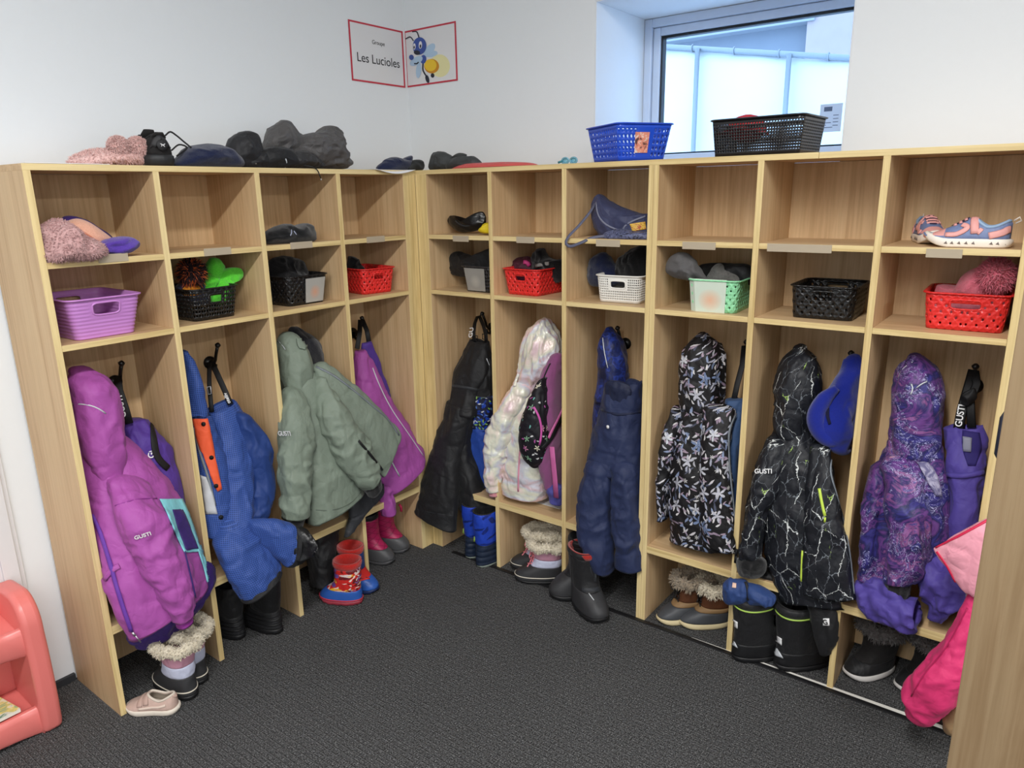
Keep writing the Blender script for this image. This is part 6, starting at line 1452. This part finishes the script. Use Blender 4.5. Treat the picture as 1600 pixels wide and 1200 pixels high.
lump('mitten', 'black padded mitten between the navy hat and the grey snow pants', 'mitten', 'L', [(360, 262), (356, 232), (368, 210), (390, 206), (403, 220), (404, 262)], cloth('black_mitt', (34, 34, 37), .6), -.06, .05, 'black gloves on the locker top', 'palm', ZT, wr=(.008, (30, 30, 30), 4))
GREYC = cloth('grey_shell', (84, 82, 82), .55, crease=1.0)
gs = thing('snow_pants', 'dark grey snow pants bundled in a crumpled heap on the locker top', 'snow pants', (*P('L', 475, 262, -.1)[:2], ZT))
blob('leg', 'L', [(412, 262), (414, 228), (420, 206), (438, 190), (452, 192), (464, 206), (476, 220), (480, 262)], GREYC, gs, -.13, .055, wr=(.014, (20, 20, 26), 5), zmin=ZT, res=26, dense=14)
blob('leg', 'L', [(455, 262), (462, 226), (480, 210), (500, 208), (513, 197), (527, 208), (534, 235), (540, 262)], GREYC, gs, -.10, .07, wr=(.014, (20, 20, 26), 6), zmin=ZT, res=26, dense=14)
blob('waist', 'L', [(424, 262), (440, 242), (470, 236), (492, 244), (500, 262)], cloth('grey_dark', (48, 47, 48), .55), gs, -.05, .045, wr=(.010, (26, 26, 26), 7), zmin=ZT, res=22, dense=12)
m = MB(); m.tube(list(crom(np.array([P('L', 470, 258, -.02), P('L', 488, 261, .004), P('L', 496, 266, .008), P('L', 501, 278, .008)]), 14)), .0018, 6); m.build('drawcord', RUBB, gs)
m = MB(); q = P('L', 501.5, 279, .008); m.tube([q, q-np.array([0, 0, .006])], .0024, 6); m.build('cord_tip', METAL, gs)
# the corner
pc = thing('paper_sheet', 'white sheet curling over the edge of the top in the corner', 'paper', (*P('L', 620, 266, -.02)[:2], ZT))
vs = []; fs = []
for i in range(14):
    for j in range(9):
        x = -.16+.175*j/8; y = -.20+.19*i/13; z = ZT+.001; 
        if x > -.012: z -= (x+.012)*.55*math.sin(math.pi*i/13); 
        vs.append((x, y, z+.0004))
for i in range(13):
    for j in range(8): fs.append((i*9+j, (i+1)*9+j, (i+1)*9+j+1, i*9+j+1))
m = MB(); m.add(vs, fs); m.build('sheet', plain('white_paper', (236, 236, 238), .6), pc, solid=.0008)
gt_ = thing('glove', 'pair of small black gloves on the white sheet in the corner', 'glove', (*P('L', 625, 262, -.06)[:2], ZT))
blob('palm', 'L', [(593, 266), (598, 252), (606, 247), (618, 245), (630, 249), (645, 253), (645, 266)], NVF, gt_, -.07, .03, zmin=ZT+.002)
blob('thumb', 'L', [(628, 252), (636, 246), (642, 244), (640, 256), (632, 260)], NVF, gt_, -.065, .012, zmin=ZT+.002); blob('cuff', 'L', [(638, 266), (640, 254), (652, 250), (660, 253), (658, 266)], cloth('olive_black', (40, 42, 42)), gt_, -.05, .02, zmin=ZT+.002)
gm = thing('mitten', 'pair of charcoal mittens on the top just right of the corner', 'mitten', (*P('R', 708, 262, -.06)[:2], ZT))
MG = cloth('charcoal_mitt', (58, 60, 60))
blob('palm', 'R', [(674, 266), (674, 244), (686, 237), (700, 241), (708, 250), (708, 266)], MG, gm, -.07, .03, zmin=ZT); blob('palm', 'R', [(700, 266), (704, 250), (724, 244), (746, 247), (749, 266)], MG, gm, -.06, .03, zmin=ZT); blob('thumb', 'R', [(706, 246), (718, 240), (729, 241), (726, 247), (712, 250)], MG, gm, -.065, .012, zmin=ZT+.01)
rc = thing('cloth', 'coral red cloth folded flat on the top right of the charcoal mittens', 'cloth', (*P('R', 780, 262, -.04)[:2], ZT))
CORC = cloth('coral_cloth', (206, 88, 84))
blob('fold', 'R', [(714, 268), (722, 257), (760, 254), (800, 253), (836, 256), (840, 268)], CORC, rc, -.05, .045, zmin=ZT, wr=(.002, (20, 20, 20), 3)); blob('fold', 'R', [(718, 268), (740, 259), (790, 258), (828, 259), (832, 268)], CORC, rc, -.03, .03, zmin=ZT, wr=(.002, (20, 20, 20), 4))
g = NT('cyan_plastic'); g.out(lin((150, 214, 232)), .15, trans=.5, spec=.5)
cg = thing('goggles', 'pale cyan plastic goggles lying on the top left of the blue basket', 'goggles', (*P('R', 888, 258, -.04)[:2], ZT))
for u in (883, 896):
    c = P('R', u, 255, -.05); m = MB(); m.tube([(c[0]+.013*math.cos(a), c[1], ZT+.010+.009*math.sin(a)) for a in np.linspace(0, 2*math.pi, 20, endpoint=False)], .003, 6, closed=True); m.tube([(c[0], c[1]+.001, ZT+.010), (c[0], c[1]+.003, ZT+.010)], .012, 14); m.build('lens', g.m, cg)
c = P('R', 875, 257, -.05); m = MB(); m.tube([(c[0]-.006, c[1], ZT+.006), (c[0]+.01, c[1]-.002, ZT+.009)], .004, 6); m.build('strap', plain('teal', (60, 130, 140), .5), cg)
# red cap in the black basket, picture on the blue one
REDC = cloth('red_cap', (196, 36, 44))
cc = at(1168, 184, y=.10)
cp_ = thing('cap', 'red cap resting in the black basket by the window', 'cap', (cc[0], cc[1], H+.06))
cr = ball('crown', (cc[0], cc[1], H+.075), .052, REDC, cp_, (1, .9, .72), .02); 
m = MB(); vs = []; fs = []
for i in range(17):
    a = math.pi*(.95+1.1*i/16)
    for j, rr in enumerate((.050, .075)): vs.append((cc[0]+rr*math.cos(a)*(1.0)-.01*j, cc[1]+rr*math.sin(a)*.9, H+.082-.010*j-(.02*abs(i-8)/8)))
for i in range(16): fs.append((2*i, 2*i+1, 2*i+3, 2*i+2))
m.add(vs, fs); m.build('brim', REDC, cp_, solid=.003); m = MB(); m.tube([(cc[0]+.052*math.cos(t), cc[1]+.047*math.sin(t), H+.080) for t in np.linspace(math.pi, 2*math.pi, 20)], .004, 6); m.build('band', BLACKC, cp_)
# ------------------------------------------------------------------ things in the cubbies
DUST = fuzzy('dusty_pink_fur', (214, 172, 170), (182, 136, 136), 150, .8, .4); PEACH = fuzzy('peach_knit', (240, 186, 160), (206, 140, 116), 300, .5); PUF = fuzzy('purple_fleece', (98, 68, 176), (66, 44, 130), 260, .6)
z = Z1+.0006
lump('beanie', 'dark purple hat tucked behind the peach ribbed beanie', 'hat', 'L', [(96, 372), (98, 344), (108, 337), (128, 341), (150, 354), (172, 372), (170, 385)], DPURP, -.14, .05, None, 'crown', z, 'L1')
pbt, pbb = lump('beanie', 'peach ribbed beanie behind the pink fur on the top shelf of the leftmost bay', 'hat', 'L', [(100, 390), (102, 352), (116, 342), (134, 345), (156, 360), (177, 377), (172, 392), (150, 398)], PEACH, -.09, .05, None, 'crown', z, 'L1', wr=(.002, (20, 20, 20), 1))
for k in range(7): strip('rib', pbb, [(108+k*3, 350+k*2), (124+k*5, 358+k*3.2), (136+k*6, 374+k*2.6)], .0016, plain('peach_rib', (206, 130, 104), .9), pbt, off=.001, thick=.004)
lump('scarf', 'fluffy dusty pink scarf bunched on the top shelf of the leftmost bay', 'scarf', 'L', [(62, 408), (62, 362), (78, 346), (98, 345), (124, 366), (152, 379), (160, 394), (150, 404), (130, 408), (100, 408)], DUST, -.03, .07, None, 'pile_cloth', z, 'L1', wr=(.014, (20, 20, 20), 5), fuz=(6000, .007))
lump('mitten', 'purple fleece mitten at the right of the dusty pink scarf', 'mitten', 'L', [(153, 396), (156, 382), (176, 370), (204, 372), (216, 380), (212, 390), (190, 398)], PUF, -.03, .035, None, 'palm', z, 'L1')
bh, bhb = lump('beanie', 'black beanie with a small pale emblem on the third bay top shelf', 'hat', 'L', [(412, 380), (414, 368), (424, 358), (442, 350), (460, 353), (478, 349), (488, 358), (488, 376), (460, 380)], BFL, -.06, .05, None, 'crown', z, 'L3')
for p_ in ([(455, 359), (456, 364), (454, 368)], [(459, 361), (463, 367)]): strip('emblem', bhb, p_, .0014, plain('emblem', (190, 196, 220), .5), bh)
zb_ = Z2+.004
pm = thing('beanie', 'dark beanie with an orange flecked pom-pom in the black slotted basket', 'hat', (*P('L', 300, 445, -.11)[:2], zb_))
c = P('L', 300, 425, -.10); b = ball('pom_pom', c, .030, plain('pom_dark', (40, 26, 30), .9), pm, nz=.05); furry(b, 'pom_strands', 1500, .020, .0012, plain('pom_dark', (40, 26, 30), .9), b, seed=3); furry(b, 'pom_strands', 380, .021, .0013, plain('pom_orange', (206, 96, 44), .9), b, seed=4)
blob('crown', 'L', [(277, 470), (278, 446), (292, 440), (312, 440), (322, 452), (322, 476)], NVF, pm, -.13, .035); blob('knit_band', 'L', [(286, 462), (287, 448), (300, 444), (313, 448), (314, 462)], plain('orange_knit', (222, 140, 40), .9), pm, -.112, .022)
gm2 = thing('mitten', 'neon green fleece mitten poking out of the black slotted basket', 'mitten', (*P('L', 345, 445, -.07)[:2], zb_))
GRN = fuzzy('neon_green', (104, 226, 66), (62, 176, 40), 280, .5)
blob('palm', 'L', [(306, 470), (310, 444), (320, 426), (328, 406), (338, 404), (347, 412), (352, 424), (340, 452), (330, 476)], GRN, gm2, -.13, .028); blob('palm', 'L', [(332, 470), (340, 438), (352, 420), (374, 420), (376, 434), (360, 446), (350, 474)], GRN, gm2, -.11, .026)
lump('hat', 'black fleece hat filling the black woven basket with the photo card', 'hat', 'L', [(420, 468), (420, 414), (436, 401), (458, 402), (474, 412), (482, 432), (480, 466)], BFL, -0.145, .034, None, 'crown', None)
lump('glove', 'black glove sticking up at the back of the small red basket by the corner', 'glove', 'L', [(546, 440), (546, 406), (551, 401), (556, 408), (560, 418), (575, 424), (580, 440)], BFL, -0.15, .034, None, 'palm', None)
# right wall shelves
mk = thing('goggles', 'black goggles lying on the top shelf right of the corner', 'goggles', (*P('R', 730, 362, -.08)[:2], z))
mkb = blob('frame', 'R', [(703, 350), (702, 340), (710, 337), (720, 346), (732, 347), (742, 336), (752, 331), (758, 340), (754, 356), (738, 362), (718, 361)], plain('black_gloss', (18, 18, 19), .3), mk, -.10, .03, zmin=z); strip('strap', mkb, [(712, 345), (722, 354), (738, 352), (750, 338)], .003, DARKC, mk)
lump('toy', 'small yellow plastic piece beside the black goggles', 'toy', 'R', [(751, 362), (755, 354), (762, 348), (770, 350), (770, 364)], plain('yellow_plastic', (222, 196, 34), .4), -.06, .02, None, 'piece', z, 'R1')
nb_ = thing('shoulder_bag', 'navy shoulder bag with a strap looping over the shelf edge', 'bag', (*P('R', 970, 372, -.10)[:2], z))
BAGN = cloth('bag_navy', (58, 62, 92), .6, crease=.7)
bag = blob('body', 'R', [(944, 376), (926, 345), (927, 318), (936, 304), (948, 312), (972, 324), (1000, 333), (1016, 338), (1016, 376), (975, 378)], BAGN, nb_, -.10, .045, lap='R3', zmin=z, wr=(.008, (26, 26, 26), 6))
blob('base', 'R', [(944, 378), (944, 366), (965, 358), (995, 362), (1014, 364), (1014, 378)], multi('bag_print', [(.4, (46, 50, 80)), (.52, (110, 116, 150)), (.6, (30, 32, 50))], 70), nb_, -.05, .035, lap='R3', zmin=z)
patch('print', bag, ([(984, 350), (988, 362)], [(1008, 346), (1010, 358)]), multi('orange_print', [(.40, (206, 150, 40)), (.52, (232, 196, 90)), (.60, (180, 84, 50))], 90), nb_, n=7, n2=7, off=.002)
strip('piping', bag, [(932, 316), (934, 335), (945, 350), (962, 358), (1000, 366)], .003, plain('grey_piping', (120, 122, 140), .6), nb_); strip('cord', bag, [(968, 372), (976, 352), (992, 344), (1008, 338)], .003, plain('grey_piping', (120, 122, 140), .6), nb_)
m = MB(); m.tube(list(crom(np.array([P('R', 933, 308, -.10), P('R', 924, 328, -.05), P('R', 905, 352, -.015), P('R', 888, 370, .010), P('R', 884, 380, .016), P('R', 890, 385, .014), P('R', 906, 380, .008), P('R', 924, 372, -.008), P('R', 945, 369, -.03), P('R', 965, 370, -.045)]), 40)), [(.0015, .005)]*40, 8, flat=(0, -1, 0.2)); m.build('strap', plain('grey_strap', (86, 88, 108), .6), nb_)
# basket fillings on the right
lump('mitten', 'black mitten with a pale edge lying on the dark grey basket', 'mitten', 'R', [(702, 412), (704, 398), (716, 393), (728, 398), (745, 400), (772, 388), (772, 430), (710, 430)], BLACKC, -0.13, .034, None, 'palm', None, 'R1', wr=(.008, (30, 30, 30), 2))
rk, _r = lump('mitten', 'dark maroon mitten in the red basket of the second bay', 'mitten', 'R', [(796, 440), (800, 412), (810, 403), (824, 401), (834, 412), (836, 440)], cloth('maroon', (74, 26, 44)), -0.14, .034, None, 'palm', None)
strip('pink_patch', _r, [(818, 410), (824, 408), (827, 416)], .008, plain('pink_accent', (206, 62, 130), .6), rk, thick=.004)
kk, _k = lump('glove', 'black glove with fingers up in the red basket of the second bay', 'glove', 'R', [(828, 440), (832, 408), (838, 392), (848, 389), (856, 402), (868, 406), (878, 408), (878, 440)], BFL, -0.15, .034, None, 'palm', None, 'R2')
strip('cuff_stripe', _k, [(838, 416), (848, 412), (858, 412)], .007, plain('grey_knit', (150, 146, 142), .9), kk, thick=.004)
lump('mitten', 'navy and black mitten leaning in the white basket', 'mitten', 'R', [(924, 445), (922, 410), (932, 398), (946, 395), (956, 408), (968, 424), (970, 445)], NVF, -0.14, .034, None, 'palm', None)
lump('hat', 'black knitted hat crammed into the right of the white basket', 'hat', 'R', [(964, 445), (966, 406), (978, 396), (990, 388), (1012, 386), (1012, 445)], BFL, -0.145, .034, None, 'crown', None, 'R3', wr=(.008, (40, 40, 40), 3))
gh = thing('hat', 'grey trapper hat hanging over the left of the mint basket', 'hat', (*P('R', 1075, 430, -.06)[:2], zb_))
GRY = cloth('trapper_grey', (88, 86, 86), .8)
blob('flap', 'R', [(1043, 424), (1045, 408), (1056, 396), (1070, 395), (1082, 404), (1094, 420), (1104, 436), (1086, 439), (1060, 435)], GRY, gh, -.05, .03, lap='R4')
blob('crown', 'R', [(1082, 445), (1090, 418), (1108, 411), (1140, 412), (1172, 416), (1172, 445)], BLACKC, gh, -.14, .035, lap='R4'); kn_ = blob('knit', 'R', [(1104, 440), (1112, 420), (1124, 411), (1136, 420), (1156, 432), (1150, 446)], fuzzy('grey_knit_wool', (126, 124, 120), (80, 78, 76), 240, .7), gh, -.12, .026, lap='R4')
PK = fuzzy('pink_wool', (236, 128, 146), (200, 84, 106), 200, .8)
ph2 = thing('beanie', 'pink knitted hat with a big pom-pom spilling from the rightmost red basket', 'hat', (*P('R', 1530, 450, -.10)[:2], zb_))
blob('crown', 'R', [(1494, 462), (1500, 436), (1516, 422), (1538, 420), (1550, 440), (1556, 464)], PK, ph2, -.13, .05, lap='R6'); 
c = P('R', 1561, 430, -.09); b = ball('pom_pom', (min(c[0], Rface(6)-T3-.046), c[1], c[2]), .034, PK, ph2, nz=.05); furry(b, 'pom_strands', 1900, .014, .0013, PK, b, seed=9)
lump('mitten', 'pink fleece mitten lying across the rightmost red basket', 'mitten', 'R', [(1462, 500), (1462, 452), (1472, 445), (1496, 447), (1530, 448), (1560, 454), (1574, 466), (1566, 500)], fuzzy('soft_pink', (240, 144, 160), (214, 106, 126), 240, .5), -0.15, .034, None, 'palm', None, 'R6')
# pink sneakers
UP = plain('sneaker_pink', (232, 166, 160), .5, noise=(80, .2, .1)); UPB = plain('sneaker_blue', (120, 136, 178), .5, noise=(160, .5, .3)); SOW = plain('sneaker_sole', (240, 232, 220), .5)
for lab, hl, hd_ in (('pink and blue glitter sneaker in side view on the far right top shelf', (1.846, .052), 180), ('pink and blue glitter sneaker at an angle behind its pair', (1.632, .250), 290)):
    dec = [('strap', [(.40, 12), (.42, 40), (.43, 90), (.42, 140), (.40, 168)], .009, UP, .003), ('heel_band', [(.02, 150), (.10, 165), (.24, 172)], .008, UP, .0015), ('heel_band', [(.02, 30), (.10, 15), (.24, 8)], .008, UP, .0015),
        ('overlay', [(.74, 20), (.62, 14), (.50, 26), (.56, 48)], .006, UP, .0016), ('overlay', [(.74, 160), (.62, 166), (.50, 154), (.56, 132)], .006, UP, .0016),
        ('heart_patch', [(.33, 163), (.37, 158)], .008, UP, .0018), ('heart_patch', [(.33, 17), (.37, 22)], .008, UP, .0018), ('tongue_gap', [(.50, 70), (.60, 84), (.68, 90), (.60, 96), (.50, 110)], .007, plain('tongue_dark', (60, 44, 70), .8), .0008)]
    for k in range(3): dec.append(('lace', [(.52+k*.06, 62), (.53+k*.06, 90), (.52+k*.06, 118)], .004, UP, .0024))
    tt, G_, sf_, nf_ = sneaker(lab, hl, hd_, Z1, .178, .066, .066, (SOW, UPB, plain('sneaker_lining', (150, 170, 200), .9), plain('collar_blue', (150, 176, 206), .7)), dec, sole_h=.020, spring=.016, seed=22, toe=(.76, UP), opening=(.22, .19, .95))
    for sg in (1, -1):
        for x in (.06, .13, .20, .40, .48, .56, .64, .71):
            q = G_(.178*x, sg*(np.interp(x, [0, .06, .12, .22, .4, .58, .74, 1], [0, .62, .78, .84, .82, .92, 1., .5])*.033+.0012), .011+(.016*max(0, (x-.7)/.3)**2)); dd_ = G_(0, sg, 0)-G_(0, 0, 0); m = MB(); m.tube([q-dd_*.002, q+dd_*.0006], .0042, 3); m.build('sole_mark', plain('sole_mark_grey', (120, 110, 106), .6), tt)  # grey triangular marks along both sides of the sole
    m = MB(); m.tube([G_(.0, .0, .062), G_(-.010, .003, .070), G_(-.014, 0, .062), G_(-.004, -.002, .056)], .0018, 6); m.build('pull_loop', SOW, tt)

# ------------------------------------------------------------------ signs on the walls in the corner
PAP = plain('laminated_paper', (226, 226, 228), .3, .5); RBD = plain('red_border', (196, 52, 70), .45); INKK = plain('black_ink_print', (30, 30, 34), .6)
def sign(label, cs, axis):
    n = np.array([1., 0, 0]) if axis == 'L' else np.array([0, -1., 0]); off = .0015
    C = [at(*c, x=WXL+off) if axis == 'L' else at(*c, y=WYB-off) for c in cs]
    hx = 1 if axis == 'L' else 0
    a0, a1 = (C[0][hx]+C[3][hx])/2, (C[1][hx]+C[2][hx])/2; zt, zb = (C[0][2]+C[1][2])/2, (C[2][2]+C[3][2])/2
    t = thing('wall_sign', label, 'sign', C[0], 'corner signs')
    def pp_(s, r, o): q = np.zeros(3); q[hx] = a0+(a1-a0)*s; q[1-hx] = (WXL if axis == 'L' else WYB); q[2] = zt+(zb-zt)*r; return q+n*(off+o)
    def rect(name, s0, r0, s1, r1, o, mat, th=.0005):
        m = MB(); v = [pp_(s0, r0, o), pp_(s1, r0, o), pp_(s1, r1, o), pp_(s0, r1, o)]; v += [q+n*th for q in v]
        m.add(v, [(3, 2, 1, 0), (4, 5, 6, 7), (0, 1, 5, 4), (1, 2, 6, 5), (2, 3, 7, 6), (3, 0, 4, 7)]); return m.build(name, mat, t, smooth=False)
    rect('paper', 0, 0, 1, 1, 0, PAP, .0006)
    b = .030; bw = .042
    m = MB()
    for (s0, r0, s1, r1) in ((0, 0, 1, b), (0, 1-b, 1, 1), (0, b, .028, 1-b), (1-.028, b, 1, 1-b)):
        v = [pp_(s0, r0, .0007), pp_(s1, r0, .0007), pp_(s1, r1, .0007), pp_(s0, r1, .0007)]; v += [q+n*.0004 for q in v]
        m.add(v, [(3, 2, 1, 0), (4, 5, 6, 7), (0, 1, 5, 4), (1, 2, 6, 5), (2, 3, 7, 6), (3, 0, 4, 7)])
    m.build('border', RBD, t, smooth=False)
    return t, pp_, n
sg, spt, sn_ = sign('red bordered sign reading Les Lucioles on the left wall in the corner', [(543, 31), (629, 48), (633, 136), (550, 127)], 'L')
ri = np.array([0, 1., 0]); up = np.array([0, 0, 1.])
text_mesh('lettering', 'Groupe', spt(.52, .325, .0012), ri, up, .021, INKK, sg, .0002, alignx='CENTER'); text_mesh('lettering', 'Les Lucioles', spt(.51, .66, .0012), ri, up, .046, INKK, sg, .0002, alignx='CENTER')
s2_, spt2, sn2 = sign('red bordered picture of a blue firefly on the back wall in the corner', [(631, 48), (713, 34), (715, 127), (636, 136)], 'R')
def px2s(cx, cy):     # position on the printed picture, from a close look at it
    l0, l1 = (800, 240), (1305, 145); b0, b1 = (830, 775), (1325, 718)
    s = (cx-815)/(1312-815); r = (cy-(240-95*s))/((775-57*s)-(240-95*s)); return s, r
_lay = [0]
def disc(name, cx, cy, rx, ry, rot, mat, kk=24):
    _lay[0] += 1; o = .0010+.00012*_lay[0]; P_ = []
    for t in np.linspace(0, 2*math.pi, kk, endpoint=False):
        x, y = rx*math.cos(t), ry*math.sin(t); c_, s_ = math.cos(math.radians(rot)), math.sin(math.radians(rot)); P_.append(spt2(*px2s(cx+x*c_-y*s_, cy+x*s_+y*c_), o))
    m = MB(); m.add(P_, [tuple(range(kk))]); o_ = m.build(name, mat, s2_, smooth=False); return o_
def line(name, pts, w, mat):
    _lay[0] += 1; o = .0010+.00012*_lay[0]; A = crom(np.array([(*p, 0) for p in pts], float), 12)[:, :2] if len(pts) > 2 else np.array(pts, float); m = MB()
    L_ = []
    for i in range(len(A)):
        d = A[min(i+1, len(A)-1)]-A[max(i-1, 0)]; d = np.array([-d[1], d[0]])/(np.linalg.norm(d)+1e-9)*w; L_ += [spt2(*px2s(*(A[i]+d)), o), spt2(*px2s(*(A[i]-d)), o)]
    m.add(L_, [(2*i, 2*i+1, 2*i+3, 2*i+2) for i in range(len(A)-1)]); m.build(name, mat, s2_, smooth=False)
FB, FD, WG, YL, OR_, GL = plain('firefly_blue', (62, 86, 160), .5), plain('firefly_dark', (34, 36, 52), .5), plain('firefly_wing', (176, 202, 226), .5), plain('firefly_yellow', (236, 196, 52), .5), plain('firefly_orange', (206, 140, 32), .5), plain('firefly_glow', (232, 226, 172), .6)
disc('glow', 1150, 570, 95, 110, 0, GL); disc('wing', 1055, 420, 80, 38, -50, WG); disc('wing', 1075, 455, 60, 30, -12, WG); disc('abdomen', 1072, 572, 72, 70, 0, OR_); disc('abdomen_light', 1062, 562, 58, 58, 0, YL)
disc('foot', 1078, 662, 18, 22, 0, FD); line('leg', [(990, 545), (988, 610), (1012, 660)], 7, FD); disc('foot', 1026, 695, 18, 40, -12, FD); disc('thorax', 995, 505, 30, 42, 10, FB); disc('wing', 925, 520, 72, 36, -30, WG); disc('wing', 945, 610, 26, 76, 8, WG); disc('hand', 880, 485, 24, 26, 0, FB)
disc('head', 965, 378, 66, 84, 12, FB); disc('muzzle', 938, 440, 32, 22, 10, FD); disc('eye_white', 975, 368, 16, 36, 5, PAP); disc('eye_white', 915, 382, 13, 30, 5, PAP); disc('pupil', 975, 380, 8, 18, 5, FD); disc('pupil', 913, 390, 7, 15, 5, FD); line('antenna', [(965, 300), (945, 244), (900, 244)], 5, FD); line('antenna', [(910, 330), (880, 292), (830, 312)], 5, FD); line('arm', [(905, 545), (935, 545), (950, 530)], 6, FD)

# ------------------------------------------------------------------ coral plastic shelf at the lower left
COR = plain('coral_plastic', (222, 120, 114), .32, .5)
ts = thing('toy_shelf', 'coral pink moulded plastic bookshelf in the lower left foreground', 'shelf', (-.19, -1.43, 0))
def slab(y0, y1):
    prof = [(-.2685, 0), (-.094, 0), (-.088, .03), (-.084, .09), (-.083, .16), (-.085, .24), (-.089, .30)]
    prof += [(-.170+.081*math.cos(a), .315+.094*math.sin(a)) for a in np.linspace(.12, math.pi/2, 10)]+[(-.2685, .402)]
    m = MB(); k = len(prof); m.add([(x, y0, z+.001) for x, z in prof]+[(x, y1, z+.001) for x, z in prof], [tuple(range(k)), tuple(range(k, 2*k))[::-1]]+[(i, i+k, (i+1) % k+k, (i+1) % k) for i in range(k)])
    o = m.build('side_panel', COR, ts, smooth=True, bevel=.014, autosmooth=35); o.modifiers['bevel'].segments = 4; o.modifiers['bevel'].angle_limit = .9
slab(-1.447, -1.397); slab(-2.13, -2.08)
for zt in (.318, .078):
    prof = [(-.262, zt-.03), (-.262, zt+.0), (-.15, zt-.012), (-.118, zt+.008), (-.105, zt-.004), (-.103, zt-.045), (-.112, zt-.062), (-.15, zt-.05)]
    m = MB(); k = len(prof); ys = np.linspace(-2.085, -1.442, 14); V = []
    for j, y in enumerate(ys):
        sag = .018*(abs(2*j/13-1)**4)
        V += [(x, y, z-(sag if z < zt-.02 else 0)) for x, z in prof]
    fs = [(j*k+i, (j+1)*k+i, (j+1)*k+(i+1) % k, j*k+(i+1) % k) for j in range(13) for i in range(k)]
    m.add(V, fs+[tuple(range(k))[::-1], tuple(13*k+i for i in range(k))]); bm_o = m.build('shelf', COR, ts, smooth=True, autosmooth=50, bevel=.006)
m = MB(); m.box((-.2683, -2.09, .01), (-.258, -1.405, .385)); m.build('back_panel', COR, ts, smooth=False, bevel=.004)
bk_ = thing('book', 'green and yellow picture book lying on the lowest coral shelf', 'book', (-.17, -1.56, .075))
BKC = multi('book_cover', [(.40, (120, 170, 140)), (.5, (232, 214, 120)), (.57, (226, 226, 214)), (.65, (90, 140, 110))], 22, .4, None, 1.4)
c0 = at(31, 1104, x=-.118); a_ = math.radians(24)
def bkq(u, w, z_): return (c0[0]-.0-u*math.cos(a_)-0*w, c0[1]-w*math.cos(a_)-u*0.0-.0, z_)
m = MB(); q = [(-.118, c0[1]), (-.118, c0[1]-.22), (-.25, c0[1]-.20), (-.25, c0[1]-.02)]
zz = .089
m.add([(x, y, zz) for x, y in q]+[(x, y, zz+.009) for x, y in q], [(3, 2, 1, 0), (4, 5, 6, 7), (0, 1, 5, 4), (1, 2, 6, 5), (2, 3, 7, 6), (3, 0, 4, 7)]); m.build('pages', plain('book_pages', (232, 228, 214), .8), bk_, smooth=False)
m = MB(); m.add([(x, y, zz+.0095) for x, y in q]+[(x, y, zz+.0110) for x, y in q], [(3, 2, 1, 0), (4, 5, 6, 7), (0, 1, 5, 4), (1, 2, 6, 5), (2, 3, 7, 6), (3, 0, 4, 7)]); m.build('cover', BKC, bk_, smooth=False)
